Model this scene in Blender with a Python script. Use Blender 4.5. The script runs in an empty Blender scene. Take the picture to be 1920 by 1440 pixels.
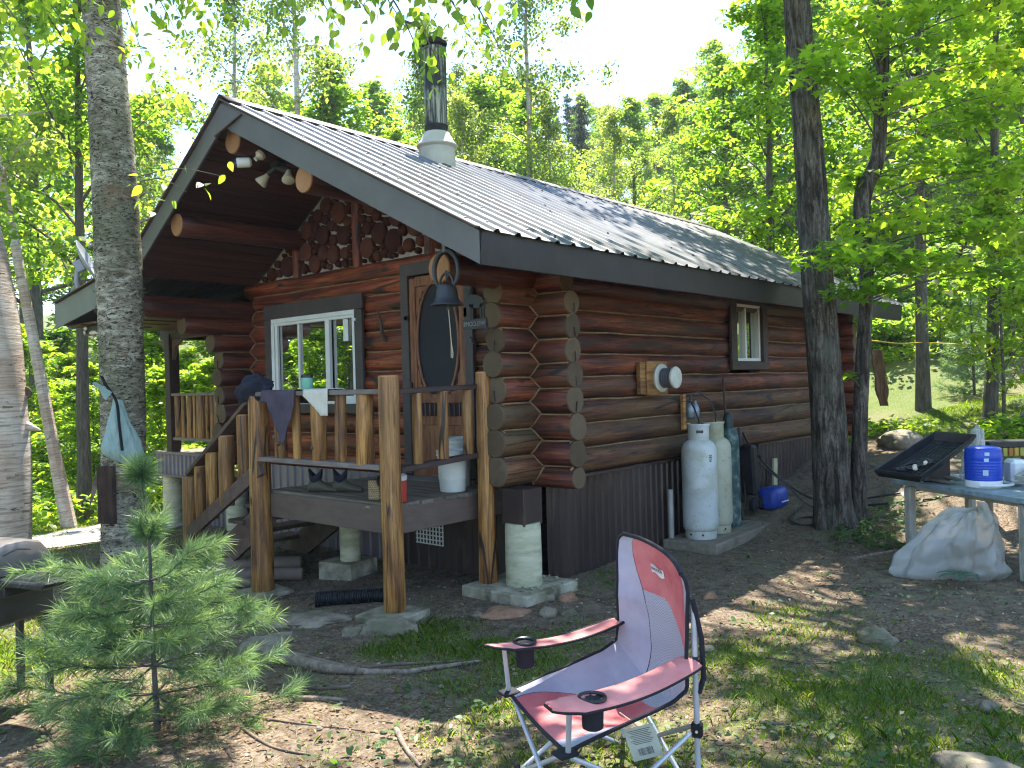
import bpy, bmesh, math, random
import numpy as np
from mathutils import Vector, Matrix, noise

random.seed(7); np.random.seed(7)
SC = bpy.context.scene
COL = SC.collection
R = math.radians
V = Vector

# ------------------------------------------------------------------ camera
CAM = V((-5.82, -4.81, 1.85))
cam_d = bpy.data.cameras.new("camera")
cam = bpy.data.objects.new("camera", cam_d); COL.objects.link(cam)
RX, FW, UP = V((0.656804, -0.753599, -0.026400)), V((0.753855, 0.657041, -0.000398)), V((0.017645, -0.019640, 0.999651))
cam.matrix_world = Matrix(((RX.x, UP.x, -FW.x, CAM.x), (RX.y, UP.y, -FW.y, CAM.y), (RX.z, UP.z, -FW.z, CAM.z), (0, 0, 0, 1)))
cam_d.sensor_width = 36.0; cam_d.lens = 28.84; cam_d.clip_start = 0.05; cam_d.clip_end = 3000
SC.camera = cam

# ------------------------------------------------------------------ sky, sun, exposure
SUN_EL = R(63.0)
HS = V((0.857, 0.516, 0)).normalized()            # horizontal direction towards the sun
SUN = (HS * math.cos(SUN_EL) + V((0, 0, math.sin(SUN_EL)))).normalized()
wd = bpy.data.worlds.new("World"); SC.world = wd; wd.use_nodes = True
wn = wd.node_tree; wn.nodes.clear()
sky = wn.nodes.new("ShaderNodeTexSky"); sky.sky_type = 'NISHITA'; sky.sun_disc = False
sky.sun_elevation = SUN_EL; sky.sun_rotation = math.atan2(HS.x, HS.y); sky.altitude = 200
sky.air_density = 0.85; sky.dust_density = 0.0; sky.ozone_density = 1.0
bg = wn.nodes.new("ShaderNodeBackground"); bg.inputs[1].default_value = 0.12
wo = wn.nodes.new("ShaderNodeOutputWorld")
hsv = wn.nodes.new("ShaderNodeHueSaturation"); hsv.inputs["Saturation"].default_value = 1.0
wn.links.new(sky.outputs[0], hsv.inputs["Color"]); wn.links.new(hsv.outputs[0], bg.inputs[0]); wn.links.new(bg.outputs[0], wo.inputs[0])
sun_d = bpy.data.lights.new("sun", 'SUN'); sun_d.energy = 3.8; sun_d.angle = R(0.55); sun_d.color = (1.0, 0.95, 0.86)
sun = bpy.data.objects.new("sun", sun_d); COL.objects.link(sun)
sun.rotation_euler = SUN.to_track_quat('Z', 'Y').to_euler(); sun.location = (10, 10, 40)
SC.view_settings.view_transform = 'Standard'; SC.view_settings.look = 'None'
SC.view_settings.gamma = 1.0; SC.view_settings.exposure = 2.42; SC.view_settings.use_curve_mapping = False
SC.render.engine = 'CYCLES'
cy = SC.cycles
cy.use_denoising = True
try: cy.denoiser = 'OPENIMAGEDENOISE'
except Exception: pass
cy.max_bounces = 8; cy.diffuse_bounces = 4; cy.glossy_bounces = 3; cy.transmission_bounces = 6; cy.transparent_max_bounces = 12
cy.caustics_reflective = False; cy.caustics_refractive = False
cy.sample_clamp_indirect = 6.0
cy.filter_width = 1.2

# ------------------------------------------------------------------ terrain height
GP = [(-0.5,0.5,0.0),(-1.5,0.3,0.0),(-1.6,2.1,-0.08),(-1.5,3.6,0.0),(0,-1,0.02),(-5.8,-4.8,0.25),(-3,-3.5,0.15),(-4,-0.7,0.12),(-4.4,0.5,0.15),(-2.5,3.2,0.12),(-1.5,6.5,0.0),(-3,8,-0.1),
(2.4,-0.5,0.02),(3.7,-1.4,0.12),(3.0,-3.0,0.06),(0,-4,0.08),(5,-0.3,0.4),(6.6,-0.3,0.62),(8,-1,0.8),(6,-3,0.5),(9,-4,1.0),(12,-3,1.4),(2,2.3,0.1),(6,2.3,0.5),(8,5,0.9),(1,7,-0.1),(5,7,0.3),
(-6,-9,0.3),(-9,-5,0.3),(0,-9,0.3),(6,-8,0.9),(-9,2,0.2),(-8,8,0.0),(-3,14,-0.2),(2,16,-0.2),(8,14,0.9),(14,6,2.0),(16,0,2.2),(14,-6,2.0),
(-8,18,-0.2),(-2,26,0.0),(8,24,2.0),(18,16,4.0),(24,6,5.0),(24,-8,5.0),(-20,10,0.0),(-20,-10,1.0),(0,-25,2.0),(18,-22,5.0),
(0,45,1.0),(20,40,6.0),(40,30,14.0),(45,10,15.0),(42,-15,13.0),(70,55,22.0),(80,20,24.0),(35,70,9.0),(0,80,3.0),(75,-25,22.0),(-40,40,1.0),(-50,0,1.0),(130,100,26.0),(140,30,27.0),(60,130,16.0),(-10,150,6.0),(-100,80,3.0),(-100,-60,2),(0,-100,4),(120,-100,12)]
_gp = np.array(GP, float)
def Gnp(x, y):
    x = np.asarray(x, float); y = np.asarray(y, float)
    s = np.zeros_like(x); w = np.zeros_like(x)
    for a, b, z in _gp:
        k = ((x - a) ** 2 + (y - b) ** 2 + 0.15) ** -1.6
        s += k * z; w += k
    return s / w
def micro(x, y):
    d = math.hypot(x + 3, y + 1)
    a = 0.018 if d < 9 else 0.03
    return a * noise.noise((x * 1.7, y * 1.7, 0.3)) + 0.008 * noise.noise((x * 6, y * 6, 1.7))
def G(x, y): return float(Gnp(x, y)) + micro(x, y)

# ------------------------------------------------------------------ objects
def tag(o, label=None, cat=None, group=None, kind=None):
    if label: o["label"] = label
    if cat: o["category"] = cat
    if group: o["group"] = group
    if kind: o["kind"] = kind
    return o
def thing(name, label, cat, loc=(0, 0, 0), group=None, rotz=0.0):
    o = bpy.data.objects.new(name, None); COL.objects.link(o)
    o.location = loc; o.rotation_euler = (0, 0, rotz); o.empty_display_size = 0.2
    return tag(o, label, cat, group)
def wloc(o):
    p = V((0, 0, 0))
    while o is not None: p = p + o.location; o = o.parent
    return p
def link(name, me, mats, parent=None, loc=None):
    o = bpy.data.objects.new(name, me); COL.objects.link(o)
    for m in (mats if isinstance(mats, (list, tuple)) else [mats]): me.materials.append(m)
    if parent is not None: o.parent = parent
    if loc is not None: o.location = loc
    return o
def copy_tree(o, parent=None):
    c = o.copy(); COL.objects.link(c); c.parent = parent
    for ch in list(o.children): copy_tree(ch, c)
    return c
def frame(d):
    d = V(d).normalized()
    a = V((0, 0, 1)) if abs(d.z) < 0.9 else V((1, 0, 0))
    u = d.cross(a).normalized(); return u, d.cross(u).normalized()
class MB:
    def __init__(s): s.v = []; s.f = []; s.m = []
    def add(s, vs, fs, m=0):
        n = len(s.v); s.v += [tuple(p) for p in vs]
        for f in fs: s.f.append(tuple(i + n for i in f)); s.m.append(m)
        return s
    def box(s, c, size, rot=None, m=0, ch=0.004):
        hx, hy, hz = size[0] / 2, size[1] / 2, size[2] / 2
        ch = min(ch, hx * .45, hy * .45, hz * .45)
        vs = []; idx = {}
        for sx in (-1, 1):
            for sy in (-1, 1):
                for sz in (-1, 1):
                    for k in range(3):
                        p = [sx * hx, sy * hy, sz * hz]
                        for j in range(3):
                            if j != k: p[j] -= (sx, sy, sz)[j] * ch
                        idx[(sx, sy, sz, k)] = len(vs); vs.append(p)
        fs = []
        for k in range(3):
            a, b = [(1, 2), (2, 0), (0, 1)][k]
            for sg in (-1, 1):
                q = []
                for (p, r) in ((-1, -1), (1, -1), (1, 1), (-1, 1)):
                    t = [0, 0, 0]; t[k] = sg; t[a] = p; t[b] = r
                    q.append(idx[(t[0], t[1], t[2], k)])
                fs.append(q if sg > 0 else q[::-1])
        for k in range(3):
            a, b = (k + 1) % 3, (k + 2) % 3
            for sa in (-1, 1):
                for sb in (-1, 1):
                    def g(sk, face):
                        t = [0, 0, 0]; t[k] = sk; t[a] = sa; t[b] = sb
                        return idx[(t[0], t[1], t[2], face)]
                    q = [g(-1, a), g(1, a), g(1, b), g(-1, b)]
                    fs.append(q if sa * sb < 0 else q[::-1])
        for sx in (-1, 1):
            for sy in (-1, 1):
                for sz in (-1, 1):
                    q = [idx[(sx, sy, sz, k)] for k in range(3)]
                    fs.append(q if sx * sy * sz > 0 else q[::-1])
        c = V(c)
        return s.add([(rot @ V(p) if rot else V(p)) + c for p in vs], fs, m)
    def plank(s, p0, p1, w, t, up=(0, 0, 1), m=0, ch=0.004):
        p0, p1 = V(p0), V(p1); d = (p1 - p0); L = d.length; d.normalize()
        sd = V(up).cross(d).normalized(); u = d.cross(sd)
        rot = Matrix((d, sd, u)).transposed()
        return s.box((p0 + p1) / 2, (L, w, t), rot, m, ch)
    def tube(s, pts, rad, n=12, caps=True, m=0, cm=None, jit=None, oval=1.0):
        pts = [V(p) for p in pts]; k = len(pts)
        if not isinstance(rad, (list, tuple)): rad = [rad] * k
        base = len(s.v); u = None
        for i, p in enumerate(pts):
            d = (pts[min(i + 1, k - 1)] - pts[max(i - 1, 0)]).normalized()
            if u is None: u, _ = frame(d)
            u = (u - d * u.dot(d))
            if u.length < 1e-6: u, _ = frame(d)
            u.normalize(); w = d.cross(u)
            for j in range(n):
                a = 2 * math.pi * j / n
                r = rad[i] * (jit(i, j, a, p) if jit else 1.0)
                s.v.append(tuple(p + u * (math.cos(a) * r) + w * (math.sin(a) * r * oval)))
        for i in range(k - 1):
            for j in range(n):
                a = base + i * n + j; b = base + i * n + (j + 1) % n
                s.f.append((a, b, b + n, a + n)); s.m.append(m)
        if caps:
            cm = m if cm is None else cm
            s.f.append(tuple(base + j for j in range(n))[::-1]); s.m.append(cm)
            s.f.append(tuple(base + (k - 1) * n + j for j in range(n))); s.m.append(cm)
        return s
    def lathe(s, prof, c=(0, 0, 0), n=24, m=0, axis=None, close=True):
        c = V(c)
        if axis is None: ax, u, w = V((0, 0, 1)), V((1, 0, 0)), V((0, 1, 0))
        else:
            ax = V(axis).normalized(); u, w = frame(ax)
            if u.cross(w).dot(ax) < 0: w = -w
        base = len(s.v)
        for r, z in prof:
            for j in range(n):
                a = 2 * math.pi * j / n
                s.v.append(tuple(c + ax * z + (u * math.cos(a) + w * math.sin(a)) * r))
        for i in range(len(prof) - 1):
            for j in range(n):
                a = base + i * n + j; b = base + i * n + (j + 1) % n
                s.f.append((a, b, b + n, a + n)); s.m.append(m)
        if close:
            if prof[0][0] > 1e-5: s.f.append(tuple(base + j for j in range(n))[::-1]); s.m.append(m)
            if prof[-1][0] > 1e-5: s.f.append(tuple(base + (len(prof) - 1) * n + j for j in range(n))); s.m.append(m)
        return s
    def prism(s, poly, o, ax, ay, h, m=0):
        """polygon in plane (ax, ay) at o, extruded by +h along ax x ay"""
        o, ax, ay = V(o), V(ax), V(ay); nz = ax.cross(ay).normalized(); n = len(poly)
        vs = [o + ax * a + ay * b for a, b in poly]; vs += [p + nz * h for p in vs]
        fs = [tuple(range(n))[::-1], tuple(range(n, 2 * n))]
        fs += [(i, (i + 1) % n, (i + 1) % n + n, i + n) for i in range(n)]
        return s.add(vs, fs, m)
    def grid(s, P, m=0, mf=None):
        """P[i][j] points -> quads"""
        base = len(s.v); a, b = len(P), len(P[0])
        for row in P: s.v += [tuple(p) for p in row]
        for i in range(a - 1):
            for j in range(b - 1):
                s.f.append((base + i * b + j, base + (i + 1) * b + j, base + (i + 1) * b + j + 1, base + i * b + j + 1))
                s.m.append(mf(i, j) if mf else m)
        return s
    def build(s, name, mats, parent=None, loc=None, smooth=True, angle=35):
        off = wloc(parent) if parent is not None else (V(loc) if loc is not None else V((0, 0, 0)))
        me = bpy.data.meshes.new(name)
        me.from_pydata([(p[0] - off.x, p[1] - off.y, p[2] - off.z) for p in s.v], [], s.f)
        if any(s.m): me.polygons.foreach_set("material_index", s.m)
        if smooth:
            me.polygons.foreach_set("use_smooth", [True] * len(me.polygons))
            me.set_sharp_from_angle(angle=R(angle))
        me.update()
        o = link(name, me, mats, parent)
        if parent is None and loc is not None: o.location = loc
        return o
def np_mesh(name, verts, faces, tint=None, smooth=False):
    """verts (N,3), faces (M,k): fast uniform polygons with a per-face tint"""
    me = bpy.data.meshes.new(name); M_, k = faces.shape
    me.vertices.add(len(verts)); me.vertices.foreach_set("co", np.ascontiguousarray(verts, np.float32).ravel())
    me.loops.add(M_ * k); me.loops.foreach_set("vertex_index", np.ascontiguousarray(faces, np.int32).ravel())
    me.polygons.add(M_); me.polygons.foreach_set("loop_start", np.arange(0, M_ * k, k, dtype=np.int32))
    try: me.polygons.foreach_set("loop_total", np.full(M_, k, np.int32))
    except Exception: pass
    if smooth: me.polygons.foreach_set("use_smooth", np.ones(M_, bool))
    me.update(calc_edges=True); me.validate()
    if tint is not None:
        at = me.attributes.new("tint", 'FLOAT', 'FACE'); at.data.foreach_set("value", np.asarray(tint, np.float32))
    return me
def smooth_path(pts, n=6):
    pts = [V(p) for p in pts]; out = []
    for i in range(len(pts) - 1):
        p0, p1, p2, p3 = pts[max(i - 1, 0)], pts[i], pts[i + 1], pts[min(i + 2, len(pts) - 1)]
        for k in range(n):
            t = k / n
            out.append(0.5 * ((2 * p1) + (p2 - p0) * t + (2 * p0 - 5 * p1 + 4 * p2 - p3) * t * t + (3 * p1 - p0 - 3 * p2 + p3) * t ** 3))
    out.append(pts[-1]); return out
def gz(x, y, h=0.0): return V((x, y, G(x, y) + h))
def camray(px, py): return FW + RX * ((px - 960) / 1538.0) - UP * ((py - 720) / 1538.0)
# ------------------------------------------------------------------ materials
class NT:
    def __init__(s, name):
        s.mat = bpy.data.materials.new(name); s.mat.use_nodes = True; s.t = s.mat.node_tree; s.t.nodes.clear()
        s.out = s.n("ShaderNodeOutputMaterial")
    def n(s, typ, **kw):
        nd = s.t.nodes.new(typ)
        for k, v in kw.items():
            if k.startswith("i"):
                key = int(k[1:]) if k[1:].isdigit() else k[1:].replace("_", " ")
                nd.inputs[key].default_value = v
            else: setattr(nd, k, v)
        return nd
    def l(s, a, b): s.t.links.new(a, b)
    def coords(s, stretch=(1, 1, 1), kind='Object', rnd=True):
        tc = s.n("ShaderNodeTexCoord"); mp = s.n("ShaderNodeMapping"); mp.inputs["Scale"].default_value = stretch
        s.l(tc.outputs[kind], mp.inputs["Vector"])
        if not rnd: return mp.outputs[0]
        oi = s.n("ShaderNodeObjectInfo"); ml = s.n("ShaderNodeMath", operation='MULTIPLY'); ml.inputs[1].default_value = 37.0
        s.l(oi.outputs["Random"], ml.inputs[0])
        va = s.n("ShaderNodeVectorMath", operation='ADD'); s.l(mp.outputs[0], va.inputs[0]); s.l(ml.outputs[0], va.inputs[1])
        return va.outputs[0]
    def noise(s, vec, scale, detail=6, rough=0.6, dist=0.0):
        nd = s.n("ShaderNodeTexNoise"); nd.inputs["Scale"].default_value = scale; nd.inputs["Detail"].default_value = detail
        nd.inputs["Roughness"].default_value = rough; nd.inputs["Distortion"].default_value = dist
        if vec is not None: s.l(vec, nd.inputs["Vector"])
        return nd.outputs["Fac"]
    def ramp(s, fac, stops, interp='LINEAR'):
        r = s.n("ShaderNodeValToRGB"); cr = r.color_ramp; cr.interpolation = interp
        while len(cr.elements) > 1: cr.elements.remove(cr.elements[0])
        for i, (p, c) in enumerate(stops):
            e = cr.elements[0] if i == 0 else cr.elements.new(p)
            e.position = p; e.color = (c[0], c[1], c[2], 1) if isinstance(c, (tuple, list)) else (c, c, c, 1)
        s.l(fac, r.inputs[0]); return r.outputs[0]
    def mix(s, fac, a, b, blend='MIX'):
        m = s.n("ShaderNodeMix", data_type='RGBA', blend_type=blend)
        for sock, val in ((m.inputs[0], fac), (m.inputs[6], a), (m.inputs[7], b)):
            if isinstance(val, (int, float)): sock.default_value = val
            elif isinstance(val, tuple): sock.default_value = (val[0], val[1], val[2], 1)
            else: s.l(val, sock)
        return m.outputs[2]
    def bump(s, h, strength=0.4, dist=0.01, prev=None):
        b = s.n("ShaderNodeBump"); b.inputs["Strength"].default_value = strength; b.inputs["Distance"].default_value = dist
        s.l(h, b.inputs["Height"])
        if prev is not None: s.l(prev, b.inputs["Normal"])
        return b.outputs[0]
    def pbr(s, col, rough=0.7, metal=0.0, spec=0.5, normal=None, coat=0.0):
        p = s.n("ShaderNodeBsdfPrincipled")
        if isinstance(col, tuple): p.inputs["Base Color"].default_value = (*col, 1)
        else: s.l(col, p.inputs["Base Color"])
        if isinstance(rough, (int, float)): p.inputs["Roughness"].default_value = rough
        else: s.l(rough, p.inputs["Roughness"])
        p.inputs["Metallic"].default_value = metal; p.inputs["Specular IOR Level"].default_value = spec
        p.inputs["Coat Weight"].default_value = coat
        if normal is not None: s.l(normal, p.inputs["Normal"])
        s.p = p
        s.l(p.outputs[0], s.out.inputs[0]); return s.mat
def pm(name, stops, scale=4, stretch=(1, 1, 1), rough=0.7, bump=0.3, bscale=None, bdist=0.01, metal=0.0, spec=0.4,
       vary=0.0, stain=None, coat=0.0, detail=7, rnd=True, kind='Object'):
    t = NT(name); vec = t.coords(stretch, kind, rnd)
    f = t.noise(vec, scale, detail)
    c = t.ramp(f, stops)
    for st in (stain or []):
        col, ss, lo, hi, amt, sstr = (list(st) + [(1, 1, 1)])[:6]
        f2 = t.noise(t.coords(sstr, kind, rnd), ss, 6)
        k = t.ramp(f2, [(lo, 0.0), (hi, amt)])
        c = t.mix(k, c, col)
    if vary:
        oi = t.n("ShaderNodeObjectInfo"); mr = t.n("ShaderNodeMapRange"); mr.inputs["To Min"].default_value = 1 - vary; mr.inputs["To Max"].default_value = 1 + vary
        t.l(oi.outputs["Random"], mr.inputs[0]); hs = t.n("ShaderNodeHueSaturation"); t.l(mr.outputs[0], hs.inputs["Value"]); t.l(c, hs.inputs["Color"]); c = hs.outputs[0]
    nrm = None
    if bump: nrm = t.bump(t.noise(vec, bscale or scale * 3, 6), bump, bdist)
    return t.pbr(c, rough, metal, spec, nrm, coat)
def log_mat(name, dark, mid, light, weather, w_amt=0.35, rough=0.42):
    t = NT(name); v = t.coords((0.5, 5, 5))
    f = t.noise(v, 2.2, 8, 0.65)
    c = t.ramp(f, [(0.36, dark), (0.5, mid), (0.64, light)])
    # fine grain streaks
    g = t.noise(t.coords((0.9, 22, 22)), 3.0, 5, 0.7)
    c = t.mix(t.ramp(g, [(0.46, 0.0), (0.62, 0.75)]), c, dark)
    # weathered streaks and knots
    w = t.noise(t.coords((0.35, 2.2, 2.2)), 1.6, 6, 0.7)
    c = t.mix(t.ramp(w, [(0.44, 0.0), (0.60, w_amt)]), c, weather)
    vk = t.n("ShaderNodeTexVoronoi"); vk.inputs["Scale"].default_value = 1.5; t.l(t.coords((1.5, 3.2, 3.2)), vk.inputs["Vector"])
    c = t.mix(t.ramp(vk.outputs["Distance"], [(0.06, 0.9), (0.13, 0.0)]), c, (0.018, 0.010, 0.007))
    # long drying checks
    ve = t.n("ShaderNodeTexVoronoi", feature='DISTANCE_TO_EDGE'); ve.inputs["Scale"].default_value = 1.0; t.l(t.coords((0.55, 7, 7)), ve.inputs["Vector"])
    cm = t.ramp(t.noise(t.coords((0.8, 3, 3)), 1.3, 3), [(0.50, 0.0), (0.56, 1.0)]); cr = t.ramp(ve.outputs["Distance"], [(0.018, 0.95), (0.045, 0.0)]); mlt = t.n("ShaderNodeMath", operation='MULTIPLY'); t.l(cm, mlt.inputs[0]); t.l(cr, mlt.inputs[1])
    c = t.mix(mlt.outputs[0], c, (0.012, 0.007, 0.005))
    oi = t.n("ShaderNodeObjectInfo"); mr = t.n("ShaderNodeMapRange"); mr.inputs["To Min"].default_value = 0.78; mr.inputs["To Max"].default_value = 1.22
    t.l(oi.outputs["Random"], mr.inputs[0]); hs = t.n("ShaderNodeHueSaturation"); t.l(mr.outputs[0], hs.inputs["Value"]); t.l(c, hs.inputs["Color"])
    rr = t.ramp(g, [(0.2, rough - 0.1), (0.8, rough + 0.2)])
    nb = t.bump(g, 0.5, 0.008); nb = t.bump(f, 0.6, 0.02, nb)
    return t.pbr(hs.outputs[0], rr, 0, 0.5, nb)
def endgrain_mat(name, c0, c1, ax='yz'):
    t = NT(name); tc = t.n("ShaderNodeTexCoord"); sp = t.n("ShaderNodeSeparateXYZ"); t.l(tc.outputs["Object"], sp.inputs[0])
    cb = t.n("ShaderNodeCombineXYZ"); t.l(sp.outputs["Y" if ax == 'yz' else "X"], cb.inputs[0]); t.l(sp.outputs["Z" if ax == 'yz' else "Y"], cb.inputs[1])
    ln = t.n("ShaderNodeVectorMath", operation='LENGTH'); t.l(cb.outputs[0], ln.inputs[0])
    nz = t.noise(t.coords((1, 1, 1)), 9, 5)
    ad = t.n("ShaderNodeMath", operation='MULTIPLY_ADD'); t.l(nz, ad.inputs[0]); ad.inputs[1].default_value = 0.03; t.l(ln.outputs["Value"], ad.inputs[2])
    ml = t.n("ShaderNodeMath", operation='MULTIPLY'); t.l(ad.outputs[0], ml.inputs[0]); ml.inputs[1].default_value = 520
    sn = t.n("ShaderNodeMath", operation='SINE'); t.l(ml.outputs[0], sn.inputs[0])
    k = t.ramp(sn.outputs[0], [(0.0, 0.0), (1.0, 0.45)])
    c = t.mix(k, c0, c1)
    c = t.mix(t.ramp(nz, [(0.35, 0.0), (0.8, 0.6)]), c, tuple(x * 0.55 for x in c0))
    oi = t.n("ShaderNodeObjectInfo"); mr = t.n("ShaderNodeMapRange"); mr.inputs["To Min"].default_value = 0.75; mr.inputs["To Max"].default_value = 1.2
    t.l(oi.outputs["Random"], mr.inputs[0]); hs = t.n("ShaderNodeHueSaturation"); t.l(mr.outputs[0], hs.inputs["Value"]); t.l(c, hs.inputs["Color"])
    return t.pbr(hs.outputs[0], 0.85, 0, 0.2, t.bump(sn.outputs[0], 0.15, 0.003))
def leaf_mat(name, stops, trans=0.5, tcol=1.7, rough=0.45, yell=(1.25, 1.1, 0.35)):
    t = NT(name); at = t.n("ShaderNodeAttribute"); at.attribute_name = "tint"
    oi = t.n("ShaderNodeObjectInfo"); ad = t.n("ShaderNodeMath", operation='MULTIPLY_ADD'); ad.inputs[1].default_value = 0.3
    t.l(oi.outputs["Random"], ad.inputs[0]); sb = t.n("ShaderNodeMath", operation='SUBTRACT'); t.l(at.outputs["Fac"], sb.inputs[0]); sb.inputs[1].default_value = 0.15
    t.l(sb.outputs[0], ad.inputs[2])
    c = t.ramp(ad.outputs[0], stops)
    p = t.n("ShaderNodeBsdfPrincipled"); p.inputs["Roughness"].default_value = rough; p.inputs["Specular IOR Level"].default_value = 0.35
    t.l(c, p.inputs["Base Color"])
    tr = t.n("ShaderNodeBsdfTranslucent"); mm = t.n("ShaderNodeMix", data_type='RGBA', blend_type='MULTIPLY'); mm.inputs[0].default_value = 1.0
    t.l(c, mm.inputs[6]); mm.inputs[7].default_value = (yell[0] * tcol, yell[1] * tcol, yell[2] * tcol, 1); t.l(mm.outputs[2], tr.inputs[0])
    mx = t.n("ShaderNodeMixShader"); mx.inputs[0].default_value = trans; t.l(p.outputs[0], mx.inputs[1]); t.l(tr.outputs[0], mx.inputs[2])
    t.l(mx.outputs[0], t.out.inputs[0]); return t.mat
def bark_mat(name, kind):
    t = NT(name)
    if kind == 'maple':
        v = t.coords((7, 7, 1.1)); f = t.noise(v, 2.6, 9, 0.7, 0.6); g = t.noise(t.coords((1, 1, 1)), 3.0, 6)
        k = t.noise(t.coords((3, 3, 1.2)), 14, 6, 0.7); c = t.ramp(f, [(0.38, (0.020, 0.016, 0.012)), (0.50, (0.080, 0.066, 0.050)), (0.62, (0.185, 0.160, 0.125))]); c = t.mix(t.ramp(k, [(0.52, 0.0), (0.60, 0.7)]), c, (0.022, 0.017, 0.012))
        c = t.mix(t.ramp(g, [(0.5, 0.0), (0.72, 0.45)]), c, (0.16, 0.17, 0.13))
        return t.pbr(c, 0.9, 0, 0.2, t.bump(f, 1.0, 0.05))
    if kind == 'yellow':
        f = t.noise(t.coords((2.0, 2.0, 5)), 3.6, 10, 0.75, 0.8); g = t.noise(t.coords((1, 1, 0.8)), 1.7, 8, 0.7); h = t.noise(t.coords((1.3, 1.3, 3.6)), 7.5, 6, 0.7, 2.2); r = t.noise(t.coords((1, 1, 1.3)), 1.3, 6, 0.6); k = t.noise(t.coords((1, 1, 2.2)), 16, 4, 0.7, 1.0)
        c = t.ramp(f, [(0.36, (0.090, 0.082, 0.058)), (0.48, (0.22, 0.20, 0.150)), (0.56, (0.38, 0.355, 0.275)), (0.66, (0.55, 0.53, 0.43))])
        c = t.mix(t.ramp(g, [(0.47, 0.0), (0.60, 0.65)]), c, (0.100, 0.105, 0.055))
        c = t.mix(t.ramp(h, [(0.545, 0.0), (0.575, 0.95)]), c, (0.022, 0.018, 0.012))
        c = t.mix(t.ramp(k, [(0.58, 0.0), (0.63, 0.7)]), c, (0.035, 0.028, 0.018))
        c = t.mix(t.ramp(r, [(0.60, 0.0), (0.68, 0.5)]), c, (0.17, 0.090, 0.045))
        return t.pbr(c, 0.9, 0, 0.1, t.bump(h, 0.25, -0.012))
    # white birch
    v = t.coords((2.0, 2.0, 34)); f = t.noise(v, 1.6, 8, 0.65, 0.5); g = t.noise(t.coords((1, 1, 1.1)), 1.7, 8, 0.62); h = t.noise(t.coords((1.6, 1.6, 6)), 2.6, 9, 0.75, 0.8)
    c = t.ramp(g, [(0.38, (0.60, 0.54, 0.47)), (0.50, (0.53, 0.44, 0.35)), (0.62, (0.43, 0.31, 0.22))])
    c = t.mix(t.ramp(f, [(0.47, 0.0), (0.58, 0.6)]), c, (0.17, 0.125, 0.09))
    c = t.mix(t.ramp(h, [(0.58, 0.0), (0.64, 0.95)]), c, (0.030, 0.022, 0.016))
    return t.pbr(c, 0.6, 0, 0.3, t.bump(h, 0.5, 0.015, t.bump(f, 0.5, 0.012)))

m_log_front = log_mat("log_stain_red", (0.040, 0.008, 0.004), (0.22, 0.040, 0.012), (0.40, 0.100, 0.029), (0.10, 0.030, 0.013), 0.45, 0.48)
m_log_side = log_mat("log_stain_brown", (0.016, 0.004, 0.003), (0.122, 0.024, 0.008), (0.25, 0.064, 0.019), (0.075, 0.044, 0.015), 0.55, 0.56)
m_log_low = log_mat("log_stain_weathered", (0.022, 0.009, 0.004), (0.105, 0.036, 0.011), (0.19, 0.080, 0.025), (0.100, 0.070, 0.024), 0.75, 0.65)
m_post = log_mat("peeled_log_honey", (0.085, 0.030, 0.007), (0.34, 0.148, 0.032), (0.52, 0.275, 0.072), (0.17, 0.095, 0.036), 0.4, 0.46)
m_purlin = log_mat("log_stain_purlin", (0.024, 0.006, 0.004), (0.095, 0.021, 0.009), (0.18, 0.046, 0.018), (0.05, 0.016, 0.01), 0.4, 0.38)
m_end = endgrain_mat("end_grain_grey", (0.128, 0.092, 0.055), (0.068, 0.046, 0.028))
m_end_fresh = endgrain_mat("end_grain_orange", (0.42, 0.22, 0.10), (0.27, 0.13, 0.055))
m_slice = endgrain_mat("end_grain_red", (0.075, 0.023, 0.015), (0.042, 0.014, 0.010))
m_slice_rust = endgrain_mat("end_grain_rust", (0.11, 0.036, 0.021), (0.06, 0.020, 0.012))  # paler rust tone, mixed at random among the slices
m_chink = pm("chinking_tan", [(0.36, (0.15, 0.100, 0.050)), (0.64, (0.27, 0.19, 0.095))], 7, rough=0.95, bump=0.2)
m_mortar = pm("mortar_white", [(0.36, (0.30, 0.27, 0.225)), (0.64, (0.46, 0.42, 0.36))], 8, rough=0.9, bump=0.3)
m_trim = pm("trim_paint_brown", [(0.3, (0.055, 0.044, 0.040)), (0.7, (0.080, 0.064, 0.058))], 5, rough=0.6, bump=0.15, vary=0.06)
m_trimdark = pm("dark_stained_board", [(0.3, (0.028, 0.018, 0.015)), (0.7, (0.06, 0.034, 0.026))], 5, (1, 6, 6), rough=0.6, bump=0.3, vary=0.15)
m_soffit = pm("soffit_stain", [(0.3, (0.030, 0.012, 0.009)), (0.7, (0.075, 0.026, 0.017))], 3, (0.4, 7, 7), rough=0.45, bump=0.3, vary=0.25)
m_fascia = pm("fascia_metal_grey", [(0.3, (0.075, 0.071, 0.070)), (0.7, (0.110, 0.104, 0.102))], 3, rough=0.42, bump=0.25, bscale=1.6, bdist=0.02, spec=0.5, stain=[((0.09, 0.075, 0.065), 4, 0.5, 0.8, 0.5)])
m_eave = pm("fascia_metal_brown", [(0.36, (0.015, 0.013, 0.013)), (0.64, (0.025, 0.022, 0.022))], 3, rough=0.5, bump=0.2, bscale=1.5, bdist=0.02, stain=[((0.045, 0.040, 0.032), 3, 0.55, 0.75, 0.5, (6, 1, 1))])
m_roof = pm("roof_metal", [(0.36, (0.105, 0.106, 0.112)), (0.64, (0.165, 0.166, 0.172))], 2.2, (1, 0.4, 1), rough=0.36, bump=0.12, bscale=5, metal=0.5, spec=0.6, vary=0.05, stain=[((0.07, 0.062, 0.055), 2.4, 0.48, 0.64, 0.6, (3, 0.5, 1))])
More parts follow.
